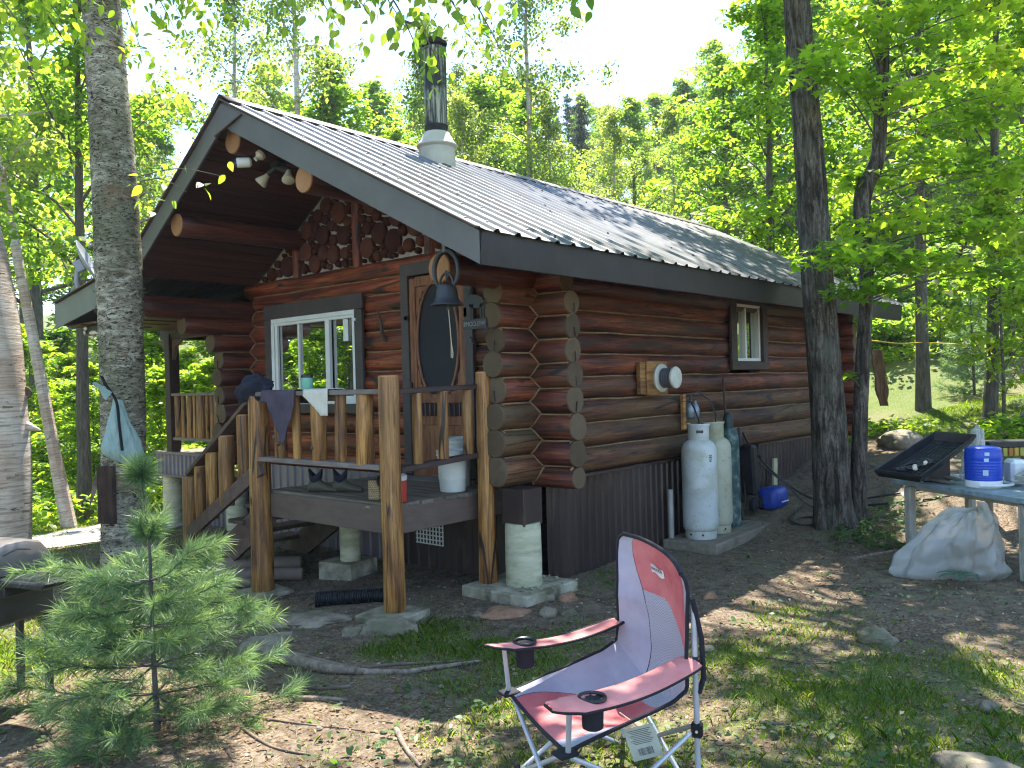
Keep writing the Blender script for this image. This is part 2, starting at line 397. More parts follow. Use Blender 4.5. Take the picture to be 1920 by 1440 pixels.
m_ridge = pm("ridge_cap_brown", [(0.36, (0.055, 0.038, 0.030)), (0.64, (0.095, 0.068, 0.053))], 5, rough=0.55, bump=0.2)
m_skirt = pm("skirting_metal_brown", [(0.36, (0.036, 0.024, 0.021)), (0.64, (0.058, 0.040, 0.034))], 3, (1, 1, 0.3), rough=0.36, bump=0.1, spec=0.55, metal=0.2, vary=0.08, stain=[((0.10, 0.07, 0.05), 5, 0.55, 0.7, 0.5, (1, 1, 0.4))])
m_skirt_lt = pm("skirting_metal_mauve", [(0.3, (0.16, 0.135, 0.15)), (0.7, (0.24, 0.21, 0.23))], 3, (1, 1, 0.3), rough=0.4, bump=0.1, spec=0.5, metal=0.3)
m_conc = pm("concrete_old", [(0.34, (0.22, 0.19, 0.13)), (0.5, (0.34, 0.305, 0.215)), (0.66, (0.45, 0.41, 0.30))], 6, rough=0.92, bump=0.8, bscale=18, bdist=0.012, stain=[((0.15, 0.14, 0.07), 2.5, 0.44, 0.60, 0.7), ((0.08, 0.065, 0.042), 5, 0.52, 0.66, 0.7)])
m_tube_lt = pm("concrete_tube_pale", [(0.36, (0.40, 0.38, 0.235)), (0.64, (0.54, 0.515, 0.35))], 4, (1, 1, 4), rough=0.9, bump=0.4, bscale=14, stain=[((0.20, 0.20, 0.11), 3, 0.46, 0.62, 0.6, (1, 1, 3))])
m_deck = pm("deck_board_worn", [(0.3, (0.085, 0.065, 0.045)), (0.55, (0.15, 0.12, 0.085)), (0.75, (0.24, 0.20, 0.15))], 4, (4, 0.6, 4), rough=0.8, bump=0.5, vary=0.2, stain=[((0.12, 0.105, 0.055), 3, 0.5, 0.7, 0.5)])
m_deckpaint = pm("deck_fascia_paint", [(0.3, (0.095, 0.062, 0.046)), (0.7, (0.13, 0.09, 0.068))], 6, (1, 1, 3), rough=0.65, bump=0.25, stain=[((0.36, 0.27, 0.16), 6, 0.70, 0.76, 0.9, (0.7, 0.7, 3))])
m_rail = pm("rail_board_grey", [(0.3, (0.12, 0.095, 0.08)), (0.7, (0.22, 0.18, 0.155))], 5, (6, 1, 6), rough=0.8, bump=0.4, vary=0.1)
m_railbrown = pm("rail_board_brown", [(0.3, (0.075, 0.045, 0.032)), (0.7, (0.15, 0.095, 0.07))], 5, (2, 2, 2), rough=0.7, bump=0.4, vary=0.12)
m_vinyl = pm("white_vinyl", [(0.3, (0.66, 0.67, 0.62)), (0.7, (0.75, 0.76, 0.71))], 5, rough=0.4, bump=0)
m_doorwood = pm("door_cedar", [(0.38, (0.125, 0.044, 0.020)), (0.62, (0.27, 0.110, 0.048))], 5, (5, 5, 0.7), rough=0.55, bump=0.3)
m_black = pm("black_metal", [(0.3, (0.012, 0.013, 0.015)), (0.7, (0.028, 0.03, 0.034))], 8, rough=0.45, bump=0.15, spec=0.5)
m_blackpl = pm("black_plastic", [(0.3, (0.010, 0.010, 0.011)), (0.7, (0.022, 0.022, 0.024))], 8, rough=0.38, bump=0.1, stain=[((0.09, 0.08, 0.065), 5, 0.6, 0.8, 0.5)])
m_white = pm("white_plastic", [(0.36, (0.50, 0.52, 0.46)), (0.64, (0.60, 0.61, 0.55))], 4, rough=0.45, bump=0.05, stain=[((0.34, 0.32, 0.24), 7, 0.62, 0.78, 0.6)])
m_tank = pm("tank_paint_white", [(0.36, (0.42, 0.445, 0.42)), (0.64, (0.53, 0.555, 0.525))], 3, rough=0.45, bump=0.06, stain=[((0.30, 0.30, 0.20), 3.2, 0.46, 0.62, 0.6), ((0.14, 0.11, 0.07), 34, 0.63, 0.68, 0.7)])
m_tank2 = pm("tank_paint_yellowed", [(0.36, (0.38, 0.375, 0.27)), (0.64, (0.50, 0.49, 0.37))], 3, rough=0.48, bump=0.08, stain=[((0.24, 0.225, 0.12), 3.0, 0.42, 0.60, 0.75), ((0.12, 0.095, 0.06), 30, 0.60, 0.66, 0.8)])
m_cylgreen = pm("cylinder_green_worn", [(0.32, (0.012, 0.030, 0.028)), (0.5, (0.035, 0.075, 0.065)), (0.62, (0.16, 0.22, 0.19)), (0.75, (0.26, 0.31, 0.27))], 11, (1, 1, 0.8), rough=0.6, bump=0.2)
def glass_mat(name, base, gloss=0.55, tint=(0.9, 0.95, 0.92)):
    t = NT(name); d = t.n("ShaderNodeBsdfPrincipled"); d.inputs["Base Color"].default_value = (*base, 1); d.inputs["Roughness"].default_value = 0.1
    g = t.n("ShaderNodeBsdfGlossy"); g.inputs["Roughness"].default_value = 0.015; g.inputs[0].default_value = (*tint, 1)
    nz = t.noise(t.coords((1, 1, 1)), 1.3, 2); t.l(t.bump(nz, 0.05, 0.03), g.inputs["Normal"])
    mx = t.n("ShaderNodeMixShader"); mx.inputs[0].default_value = gloss; t.l(d.outputs[0], mx.inputs[1]); t.l(g.outputs[0], mx.inputs[2]); t.l(mx.outputs[0], t.out.inputs[0])
    return t.mat
m_glass = glass_mat("window_glass", (0.012, 0.016, 0.015), 0.72)
def plain(name, col, rough=0.6, metal=0.0, spec=0.4, bump=0.15, bscale=12, vary=0.0):
    d = tuple(c * 0.82 for c in col); l = tuple(min(1, c * 1.15) for c in col)
    return pm(name, [(0.3, d), (0.7, l)], 6, rough=rough, metal=metal, spec=spec, bump=bump, bscale=bscale, vary=vary)
# ------------------------------------------------------------------ terrain
def axis(c0, c1, fine, far):
    xs = list(np.arange(c0, c1 + 1e-6, fine)); s = fine
    x = c1; a = []
    while x < far: s *= 1.16; x += s; a.append(x)
    s = fine; x = c0; b = []
    while x > -far: s *= 1.16; x -= s; b.append(x)
    return np.array(b[::-1] + xs + a)
gxs, gys = axis(-6.2, 7.0, 0.085, 420), axis(-5.2, 7.0, 0.085, 420)
GX, GY = np.meshgrid(gxs, gys, indexing='ij'); GZ = Gnp(GX, GY)
for i in range(len(gxs)):
    for j in range(len(gys)):
        x, y = gxs[i], gys[j]
        if -25 < x < 40 and -20 < y < 40: GZ[i, j] += micro(x, y)
# cover masks (what actually grows there)
GRASS = [(-1.72, -0.35, 0.45, 1.0), (-2.1, -0.45, 0.40, .9), (-1.8, -0.9, 0.45, .9), (-1.45, -1.15, 0.5, .8), (-2.3, -1.0, 0.35, .6), (-0.95, -2.5, 0.6, .7), (-1.4, -3.0, 0.55, 1.0), (-1.55, -3.35, 0.5, 1.0), (-1.1, -3.4, 0.45, .9), (-0.75, -3.2, 0.5, .8), (-0.3, -2.6, 0.4, .5),
 (-1.3, -3.95, 0.45, .9), (-2.0, -3.0, 0.5, .6), (-2.4, -3.3, 0.5, .6), (-3.0, -1.9, 0.4, .5), (-3.5, -1.5, 0.4, .4), (-3.9, 1.3, 1.0, 1.0), (-4.4, 1.6, 1.2, 1.0), (-3.3, 2.2, 0.7, .7), (0.4, -0.7, 0.45, .6), (0.2, -0.9, .3, .5), (-2.2, -2.3, 0.45, .5), (-1.2, -1.9, 0.4, .5),
 (12.9, 0.4, 3.0, 1.0), (11.0, -1.2, 1.6, .9), (10.2, 0.3, 1.6, .6), (14, 3, 4, .8), (7.6, -2.2, .9, .6), (-1.0, 10, 3.2, 1.0), (1.5, 15, 6, 1.0), (-5, 9, 5, 1.0), (-6, 4, 2.5, .9), (3.4, -1.9, .45, .5), (4.3, -2.0, .4, .4), (-2.6, -1.9, .5, .6), (-2.4, -1.4, .4, .6), (-2.0, -1.5, .6, .7), (-1.5, -2.1, .6, .65), (-0.5, -3.7, .6, .7), (0.2, -2.3, .5, .55), (-3.1, -2.3, .5, .6), (-2.6, -2.7, .6, .7), (-2.1, -3.7, .7, .8), (-1.7, -4.1, .6, .8), (-3.3, -1.2, .5, .35), (-2.9, -2.9, .6, .6)]
_gr = np.array(GRASS); _gr[:, 3] = np.minimum(1.0, _gr[:, 3] * 1.06)
def grassy_np(x, y):
    g = np.zeros_like(x)
    for a, b, r, w in _gr: g = np.maximum(g, w * np.exp(-((x - a) ** 2 + (y - b) ** 2) / (r * r)))
    return g
def grassy(x, y):
    g = float(grassy_np(np.array(x, float), np.array(y, float)))
    return max(0.0, min(1.0, g * 1.25 + 0.55 * noise.noise((x * 1.9, y * 1.9, 4)) + 0.3 * noise.noise((x * 5, y * 5, 8)) - 0.10))
GM = grassy_np(GX, GY)
far = np.clip((np.hypot(GX - 0, GY - 1) - 12) / 8, 0, 1); GM = np.maximum(GM, far * 0.75)
verts = np.stack([GX.ravel(), GY.ravel(), GZ.ravel()], 1); nx, ny = GX.shape
idx = np.arange(nx * ny).reshape(nx, ny)
faces = np.stack([idx[:-1, :-1].ravel(), idx[1:, :-1].ravel(), idx[1:, 1:].ravel(), idx[:-1, 1:].ravel()], 1)
gm = np_mesh("ground", verts, faces, smooth=True)
at = gm.attributes.new("cover", 'FLOAT', 'POINT'); at.data.foreach_set("value", GM.ravel().astype(np.float32))
t = NT("forest_floor"); v = t.coords((1, 1, 1), rnd=False)
n1 = t.noise(v, 1.3, 8, 0.65); n2 = t.noise(v, 9, 8, 0.7); n3 = t.noise(v, 45, 6, 0.7)
dirt = t.ramp(n2, [(0.38, (0.050, 0.037, 0.026)), (0.5, (0.115, 0.090, 0.066)), (0.64, (0.21, 0.172, 0.132))])
litter = t.ramp(n3, [(0.38, (0.060, 0.038, 0.023)), (0.5, (0.165, 0.115, 0.072)), (0.62, (0.33, 0.25, 0.17))])
c = t.mix(t.ramp(n1, [(0.42, 0.15), (0.62, 0.8)]), dirt, litter)
attr = t.n("ShaderNodeAttribute"); attr.attribute_name = "cover"
add = t.n("ShaderNodeMath", operation='MULTIPLY_ADD'); t.l(n2, add.inputs[0]); add.inputs[1].default_value = 0.9
sb = t.n("ShaderNodeMath", operation='SUBTRACT'); t.l(attr.outputs["Fac"], sb.inputs[0]); sb.inputs[1].default_value = 0.5; t.l(sb.outputs[0], add.inputs[2])
grs = t.ramp(n3, [(0.38, (0.045, 0.075, 0.014)), (0.5, (0.100, 0.150, 0.030)), (0.62, (0.17, 0.205, 0.06))])
c = t.mix(t.ramp(add.outputs[0], [(0.40, 0.0), (0.72, 0.85)]), c, grs)
moss = t.noise(v, 2.1, 5); c = t.mix(t.ramp(moss, [(0.60, 0.0), (0.72, 0.4)]), c, (0.075, 0.080, 0.022))
n4 = t.noise(v, 0.8, 6, 0.7); c = t.mix(t.ramp(n4, [(0.48, 0.0), (0.60, 0.35)]), c, (0.20, 0.17, 0.10)); nb = t.bump(n2, 0.7, 0.03); nb = t.bump(n3, 0.8, 0.012, nb)
t.pbr(c, 0.95, 0, 0.15, nb)
ground = link("ground", gm, t.mat); tag(ground, "leaf-littered dirt and patchy grass around the cabin", "ground", kind="structure")
# gravel path at the left
pts = [(-9.5, 3.6), (-6.5, 4.8), (-4.2, 5.9), (-2.4, 6.6), (-1.0, 6.55), (0.2, 7.6), (1.5, 9.5), (2.5, 13)]
sp = smooth_path([V((a, b, 0)) for a, b in pts], 10); rows = []
for i, p in enumerate(sp):
    d = (sp[min(i + 1, len(sp) - 1)] - sp[max(i - 1, 0)]).normalized(); sd = V((-d.y, d.x, 0)); w = 0.62 + 0.10 * noise.noise((i * 0.3, 0, 0))
    rows.append([V((q.x, q.y, float(Gnp(q.x, q.y)) + micro(q.x, q.y) + 0.012 + 0.02 * (1 - abs(k - 4) / 4.0))) for k, q in ((k, p + sd * (w * (k - 4) / 4.0)) for k in range(9))])
m = MB(); m.grid([r_[::-1] for r_ in rows])
path = m.build("gravel_path", pm("gravel_pale", [(0.3, (0.20, 0.175, 0.16)), (0.5, (0.38, 0.34, 0.31)), (0.7, (0.55, 0.50, 0.46))], 40, rough=0.95, bump=0.9, bscale=50, bdist=0.02), angle=80)
tag(path, "pale gravel path beyond the birches at the left", "path", kind="structure")
# ------------------------------------------------------------------ the log cabin
cabin = thing("log_cabin", "dark red-brown log cabin with grey metal roof, white-framed window and black stovepipe", "cabin", (0, 0, 0))
RY, RZ = 2.38, 4.64            # ridge
SR, SL = 0.512, 0.62           # right and left roof slopes
EY = -0.96                     # right eave
XF, XB = -1.68, 8.05           # roof front and back
def roofz(y): return RZ - (SR * (RY - y) if y < RY else SL * (y - RY))

def log(p0, p1, r, parent, mats, name="log", n=20, wav=0.05, taper=0.0, bend=0.012, seed=None, crack=False):
    p0, p1 = V(p0), V(p1); d = p1 - p0; L = d.length
    k = max(3, int(L / 0.22) + 1); sd = random.random() * 100 if seed is None else seed
    vs, fs, ms = [], [], []
    for i in range(k):
        x = L * i / (k - 1); rr = r * (1 + taper * (i / (k - 1) - 0.5))
        cyy = bend * noise.noise((x * 0.45, sd, 3)); czz = bend * noise.noise((x * 0.45, sd, 9)) * 0.6
        for j in range(n):
            a = 2 * math.pi * j / n
            q = rr * (1 + wav * noise.noise((x * 1.1 + sd, math.cos(a) * 0.9, math.sin(a) * 0.9)) + wav * 0.5 * noise.noise((x * 4 + sd, math.cos(a) * 2, math.sin(a) * 2)))
            vs.append((x, cyy + q * math.cos(a), czz + q * math.sin(a)))
    for i in range(k - 1):
        for j in range(n):
            a = i * n + j; b = i * n + (j + 1) % n
            fs.append((a, b, b + n, a + n)); ms.append(0)
    for e, base in ((0, 0), (1, (k - 1) * n)):      # slightly domed and rounded end
        x = 0 if e == 0 else L; s = -1 if e == 0 else 1
        ring = len(vs)
        for j in range(n):
            c = vs[base + j]; vs.append((x + s * 0.012, c[1] * 0.93, c[2] * 0.93))
        vs.append((x + s * 0.016, 0, 0)); cc = len(vs) - 1
        for j in range(n):
            q = (base + j, base + (j + 1) % n, ring + (j + 1) % n, ring + j)
            fs.append(q[::-1] if e == 0 else q); ms.append(1)
            q = (ring + j, ring + (j + 1) % n, cc)
            fs.append(q[::-1] if e == 0 else q); ms.append(1)
    me = bpy.data.meshes.new(name); me.from_pydata(vs, [], fs); me.polygons.foreach_set("material_index", ms)
    me.polygons.foreach_set("use_smooth", [True] * len(fs)); me.set_sharp_from_angle(angle=R(50)); me.update()
    o = link(name, me, mats, parent); d.normalize()
    rot = d.to_track_quat('X', 'Z').to_matrix().to_4x4()
    o.matrix_local = Matrix.Translation(p0 - wloc(parent)) @ rot
    return o

WX, WY = 7.3, 4.64
zs_side = [1.085, 1.33, 1.565, 1.795, 2.02, 2.235, 2.45, 2.655]
r_side = [0.135, 0.125, 0.122, 0.120, 0.118, 0.116, 0.115, 0.112]
zs_front = [1.0, 1.215, 1.455, 1.69, 1.915, 2.13, 2.345, 2.555, 2.755, 2.94]
r_front = [0.10, 0.125, 0.125, 0.122, 0.118, 0.116, 0.114, 0.110, 0.105, 0.10]
def stub(): return random.uniform(-0.03, 0.03)
# long walls (right at y=0, left at y=WY)
for i, (z, r) in enumerate(zip(zs_side, r_side)):
    mt = [m_log_low if i < 3 else m_log_side, m_end]
    b = WX + 0.46 + stub(); a = -0.52 + stub()
    if 2.0 < z < 2.8:
        log((a, 0, z), (3.80, 0, z), r, cabin, mt); log((4.70, 0, z), (b, 0, z), r, cabin, mt)
    else:
        log((a, 0, z), (b, 0, z), r, cabin, mt)
    a2 = -0.52 + stub() if i < 6 else (-0.62 if i == 6 else -0.98)
    log((a2, WY, z), (b, WY, z), r, cabin, [m_purlin, m_end])
log((-1.18, -0.02, 2.80), (7.9, -0.02, 2.80), 0.125, cabin, [m_purlin, m_end_fresh])          # plate logs carry the eaves
log((-1.52, WY, 2.86), (7.9, WY, 2.86), 0.135, cabin, [m_purlin, m_end_fresh])
# front and back walls
for i, (z, r) in enumerate(zip(zs_front, r_front)):
    e0, e1 = -0.47 + stub(), WY + 0.45 + stub()
    if i == 9: e0, e1 = 0.12, WY - 0.1
    if i == 8: e0 = -0.40
    spans = [(e0, e1)]
    cut = []
    if z > 0.9: cut.append((0.70, 1.54))
    if 1.65 < z < 2.88: cut.append((2.38, 4.08))
    for c0, c1 in cut:
        ns = []
        for s0, s1 in spans:
            if s0 < c0 and s1 > c1: ns += [(s0, c0), (c1, s1)]
            else: ns.append((s0, s1))
        spans = ns
    for s0, s1 in spans: log((0, s0, z), (0, s1, z), r, cabin, [m_log_front if s1 > 0.75 else m_log_side, m_end])
    log((WX, e0, z), (WX, e1, z), r, cabin, [m_log_side, m_end])
log((-0.02, 0.05, 3.115), (-0.02, WY + 0.05, 3.115), 0.095, cabin, [m_log_front, m_end_fresh], name="header_log")
# chinking: seams and the scribed corner joints
def prof(z, zs, rs):
    return max([math.sqrt(max(0.0, r * r - (z - c) ** 2)) for c, r in zip(zs, rs)] + [0.03])
def wob(pts, a=0.004):
    return [V(p) + V((noise.noise(V(p) * 3.0) * a, noise.noise(V(p) * 3.0 + V((5, 5, 5))) * a, noise.noise(V(p) * 2.2 + V((9, 1, 4))) * a * 3)) for p in pts]
def seam(p0, p1, r=0.0085):
    p0, p1 = V(p0), V(p1); k = max(3, int((p1 - p0).length / 0.15))
    MB().tube(wob([p0.lerp(p1, i / k) for i in range(k + 1)]), r, 6).build("chinking", m_chink, cabin)
for i in range(len(zs_side)):
    zt = (zs_side[i] + (zs_side[i + 1] if i + 1 < len(zs_side) else 2.80)) / 2 - 0.005
    h = 0.062
    if 2.05 < zt < 2.75:
        seam((-0.50, -h, zt), (3.7, -h, zt)); seam((4.78, -h, zt), (7.6, -h, zt))
    else: seam((-0.50, -h, zt), (7.6, -h, zt))
    seam((-0.50, WY - h, zt), (-0.05, WY - h, zt))
zf2 = zs_front + [3.115]; rf2 = r_front + [0.095]
for i in range(len(zf2) - 1):
    zt = (zf2[i] + zf2[i + 1]) / 2 - 0.003; h = 0.058
    segs = [(-0.45, 0.66), (1.58, 4.55)] if not 1.66 < zt < 2.9 else [(-0.45, 0.66), (1.58, 2.33), (4.12, 4.55)]
    if zt > 2.95: segs = [(1.58, 4.55)]
    for s0, s1 in segs: seam((-h, s0, zt), (-h, s1, zt))
for yc, sgn in ((0.0, -1), (WY, -1)):
    pts = []
    z = 0.93
    while z < 2.92:
        pts.append((-prof(z, zf2, rf2) - 0.002, yc + sgn * (prof(z, zs_side + [2.80], r_side + [0.125]) + 0.002), z)); z += 0.012
    MB().tube(pts, 0.0095, 6).build("corner_chinking", m_chink, cabin)
# little chinking saddles between the stacked log ends
def saddle(c, axis):
    c = V(c); side = V((0, 1, 0)) if axis == 'x' else V((1, 0, 0))
    pts = [c + side * (0.075 * t) + V((0, 0, -0.03 * t * t)) for t in (-1, -.66, -.33, 0, .33, .66, 1)]
    return MB().tube(pts, 0.011, 6).build("chinking", m_chink, cabin)
for i in range(len(zs_side) - 1):
    zt = (zs_side[i] + zs_side[i + 1]) / 2
    saddle((-0.50, 0, zt), 'x'); saddle((-0.50, WY, zt), 'x')
for i in range(len(zs_front) - 3):
    saddle((0, -0.46, (zs_front[i] + zs_front[i + 1]) / 2), 'y')
# drying cracks in the log ends
for z, r in zip(zs_side, r_side):
    for yc in (0, WY):
        a = random.uniform(-0.4, 0.4)
        MB().box((-0.536, yc + math.sin(a) * -r * 0.4, z - r * 0.42), (0.012, 0.006, r * 0.8), Matrix.Rotation(a, 3, 'X'), ch=0.001).build("crack", m_trimdark, cabin)
for z, r in list(zip(zs_front, r_front))[1:8]:
    MB().box((0, -0.488, z - r * 0.45), (0.006, 0.012, r * 0.75), Matrix.Rotation(random.uniform(-.3, .3), 3, 'Y'), ch=0.001).build("crack", m_trimdark, cabin)

# ---- gable: cordwood slices in mortar between short posts
gable = MB().prism([(0.22, 3.15), (4.52, 3.15), (4.52, roofz(4.52) - 0.14), (RY, RZ - 0.14), (0.22, roofz(0.22) - 0.14)], (0.03, 0, 0), (0, 1, 0), (0, 0, 1), -0.07).build("gable_mortar", m_mortar, cabin)
gb = MB().prism([(0.22, 1.0), (4.52, 1.0), (4.52, roofz(4.52) - 0.14), (RY, RZ - 0.14), (0.22, roofz(0.22) - 0.14)], (WX + 0.05, 0, 0), (0, 1, 0), (0, 0, 1), 0.06).build("back_gable_board", m_trimdark, cabin)
for py, pz in ((2.43, 4.25), (3.58, 3.66), (1.27, 3.68)):
    log((-0.055, py, 3.19), (-0.055, py, pz), 0.062, cabin, [m_log_front, m_end], name="gable_post", n=12)
disc = MB()
disc.lathe([(0.0, 0.055), (0.88, 0.055), (1.0, 0.04), (1.0, 0.0)], (0, 0, 0), 14, close=False)
dm = []
for mat_ in (m_slice, m_slice_rust):
    o = disc.build("tmp", mat_); dm.append(o.data); bpy.data.objects.remove(o)
placed = []
def ok(y, z, r):
    if z - r < 3.20 or z + r * 0.9 > roofz(y) - 0.20: return False
    for py, pz in ((2.43, 9), (3.58, 9), (1.27, 9)):
        if abs(y - py) < r + 0.06: return False
    return all((y - a) ** 2 + (z - b) ** 2 > (r + c - 0.004) ** 2 for a, b, c in placed)
for rad, tries in ((0.118, 500), (0.098, 900), (0.08, 2000), (0.064, 4000), (0.05, 6000), (0.038, 6000), (0.028, 4000)):
    for _ in range(tries):
        y = random.uniform(0.3, 4.45); z = random.uniform(3.2, 4.4); r = rad * random.uniform(0.88, 1.08)
        if ok(y, z, r): placed.append((y, z, r))
for y, z, r in placed:
    o = bpy.data.objects.new("log_slice", random.choice(dm)); COL.objects.link(o); o.parent = cabin
    o.location = (-0.035 - random.uniform(0.0, 0.02), y, z); o.rotation_euler = (0, R(-90) , 0)
    o.rotation_euler = (Matrix.Rotation(R(-90), 3, 'Y') @ Matrix.Rotation(random.uniform(0, 6), 3, 'Z')).to_euler()
    o.scale = (r * random.uniform(0.92, 1.06), r, 1.0)

# ---- purlins, soffit planks
log((XF + 0.12, RY + 0.02, RZ - 0.36), (0.3, RY + 0.02, RZ - 0.36), 0.135, cabin, [m_purlin, m_end_fresh], name="ridge_log")
log((XF + 0.10, 1.22, roofz(1.22) - 0.36), (0.3, 1.22, roofz(1.22) - 0.36), 0.125, cabin, [m_purlin, m_end_fresh], name="purlin")
log((XF + 0.10, 3.52, roofz(3.52) - 0.31), (0.3, 3.52, roofz(3.52) - 0.31), 0.12, cabin, [m_purlin, m_end_fresh], name="purlin")
def slopeplank(y0, y1, zoff, x0, x1, t=0.02):
    z0, z1 = roofz(y0) + zoff, roofz(y1) + zoff; m = MB()
    a, b = V((0, y0, z0)), V((0, y1, z1)); c = (a + b) / 2; d = (b - a); w = d.length; d.normalize()
    rot = Matrix((V((1, 0, 0)), d, V((1, 0, 0)).cross(d))).transposed()
    m.box((( x0 + x1) / 2, c.y, c.z), (x1 - x0, w - 0.006, t), rot, ch=0.005)
    return m.build("soffit_plank", m_soffit, cabin)
y = RY + 0.005
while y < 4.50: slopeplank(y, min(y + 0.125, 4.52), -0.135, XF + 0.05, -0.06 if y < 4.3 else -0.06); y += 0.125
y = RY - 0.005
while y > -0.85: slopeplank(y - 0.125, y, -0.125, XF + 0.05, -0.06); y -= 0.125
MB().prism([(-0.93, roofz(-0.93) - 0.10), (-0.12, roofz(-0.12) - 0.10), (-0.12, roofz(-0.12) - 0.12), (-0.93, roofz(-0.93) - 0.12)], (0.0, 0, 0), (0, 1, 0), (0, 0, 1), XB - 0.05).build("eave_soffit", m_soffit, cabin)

# ---- roof: ribbed metal panels, ridge cap, fascia
def ribprofile(x0, w, pitch=0.2286):
    xs = [(0.0, 0.0)]; x = pitch / 2
    while x < w:
        xs += [(x - 0.034, 0.0), (x - 0.013, 0.021), (x + 0.013, 0.021), (x + 0.034, 0.0)]
        x += pitch
    xs.append((w, 0.0)); return [(x0 + a, h) for a, h in xs if a <= w + 1e-6]
def roofpanel(x0, w, a, b, name="roof_panel", over=0.0):
    """a, b: (y, z) of the upper and lower edge"""
    a, b = V((0, a[0], a[1])), V((0, b[0], b[1])); d = (b - a); nrm = V((1, 0, 0)).cross(d).normalized()
    if nrm.z < 0: nrm = -nrm
    m = MB(); rows = []
    K = 10
    for i in range(K + 1):
        p = a.lerp(b, i / K); row = []
        for (x, h) in ribprofile(x0, w):
            dz = 0.0025 * noise.noise((x * 1.5, i * 0.7, a.y))
            row.append(V((x, p.y, p.z)) + nrm * (h + dz + over))
        rows.append(row)
    m.grid(rows)
    o = m.build(name, m_roof, cabin, angle=20)
    return o
npan = 11; pw = (XB - XF) / npan
for i in range(npan):
    roofpanel(XF + i * pw, pw + (0.02 if i < npan - 1 else 0), (RY - 0.02, RZ - 0.01), (EY - 0.04, roofz(EY - 0.04)), over=0.002 * (i % 2))
    roofpanel(XF + i * pw, pw + (0.02 if i < npan - 1 else 0), (RY + 0.02, RZ - 0.012), (4.47, roofz(4.47)), over=0.002 * (i % 2))
    roofpanel(XF + i * pw, pw + (0.02 if i < npan - 1 else 0), (4.44, roofz(4.44) - 0.012), (6.62, 3.045), over=0.002 * (i % 2))
sc_ = MB(); rn = V((0, -SR, 1)).normalized()
for k in range(7):
    yy = RY - 0.25 - k * 0.48; x = XF + 0.06
    while x < XB - 0.05:
        c = V((x, yy, roofz(yy))) + rn * 0.001; sc_.lathe([(0.011, 0.0), (0.011, 0.006), (0.004, 0.010)], c, 6, axis=rn); x += 0.2286
tag(sc_.build("roof_screws", m_ridge, cabin), kind="stuff")
cap = MB()
ridge_pts = [(-0.17, -0.17 * SR + 0.028), (-0.15, -0.15 * SR + 0.034), (-0.03, 0.032), (0, 0.045), (0.03, 0.032), (0.15, -0.15 * SL + 0.034), (0.17, -0.17 * SL + 0.028)]
rows = []
for x in np.linspace(XF - 0.03, XB + 0.02, 40):
    rows.append([V((x, RY + a, RZ + b + 0.006 * noise.noise((x * 0.8, a, 1)))) for a, b in ridge_pts])
cap.grid(rows); ridge = cap.build("ridge_cap", m_ridge, cabin)
mod = ridge.modifiers.new("thickness", 'SOLIDIFY'); mod.thickness = 0.006
clos = MB()     # foam closure strips under the ridge cap
for sgn, s in ((-1, SR), (1, SL)):
    clos.plank((XF, RY + sgn * 0.15, RZ - 0.15 * s + 0.012), (XB, RY + sgn * 0.15, RZ - 0.15 * s + 0.012), 0.02, 0.024)
clos.build("ridge_closure", m_black, cabin)
def rake(x, sx, ys, top_off, hgt, mat, name):
    """fascia boards standing in the plane x"""
    for y0, z0, y1, z1 in ys:
        d = V((0, y1 - y0, z1 - z0)); L = d.length; d.normalize(); rows_t = []
        m = MB(); K = max(4, int(L / 0.2)); P = []
        for i in range(K + 1):
            q = V((0, y0, z0)).lerp(V((0, y1, z1)), i / K); w = 0.006 * noise.noise((i * 0.9, y0, x)) + 0.004 * noise.noise((i * 2.7, y0, x))
            t, b = q + V((0, 0, top_off)), q + V((0, 0, top_off - hgt))
            P.append([V((x + sx * 0.02 - w, t.y, t.z)), V((x - w * 1.5, t.y, t.z)), V((x - w * 2.4, t.y, (t.z + b.z) / 2)), V((x - w, b.y, b.z)), V((x + sx * 0.02 - w, b.y, b.z)), V((x + sx * 0.02 - w, t.y, t.z))])
        m.grid(P); o = m.build(name, mat, cabin, angle=50)
right = (RY, RZ, EY + 0.02, roofz(EY + 0.02)); left = (4.46, roofz(4.46), RY, RZ); pl = (6.60, 3.055, 4.46, roofz(4.46))
rake(XF - 0.005, 1, [right, left], -0.025, 0.235, m_fascia, "rake_fascia")
rake(XF - 0.003, 1, [pl], -0.03, 0.31, m_fascia, "porch_rake_fascia")
rake(XB, -1, [right, left], -0.03, 0.22, m_eave, "back_rake_fascia")
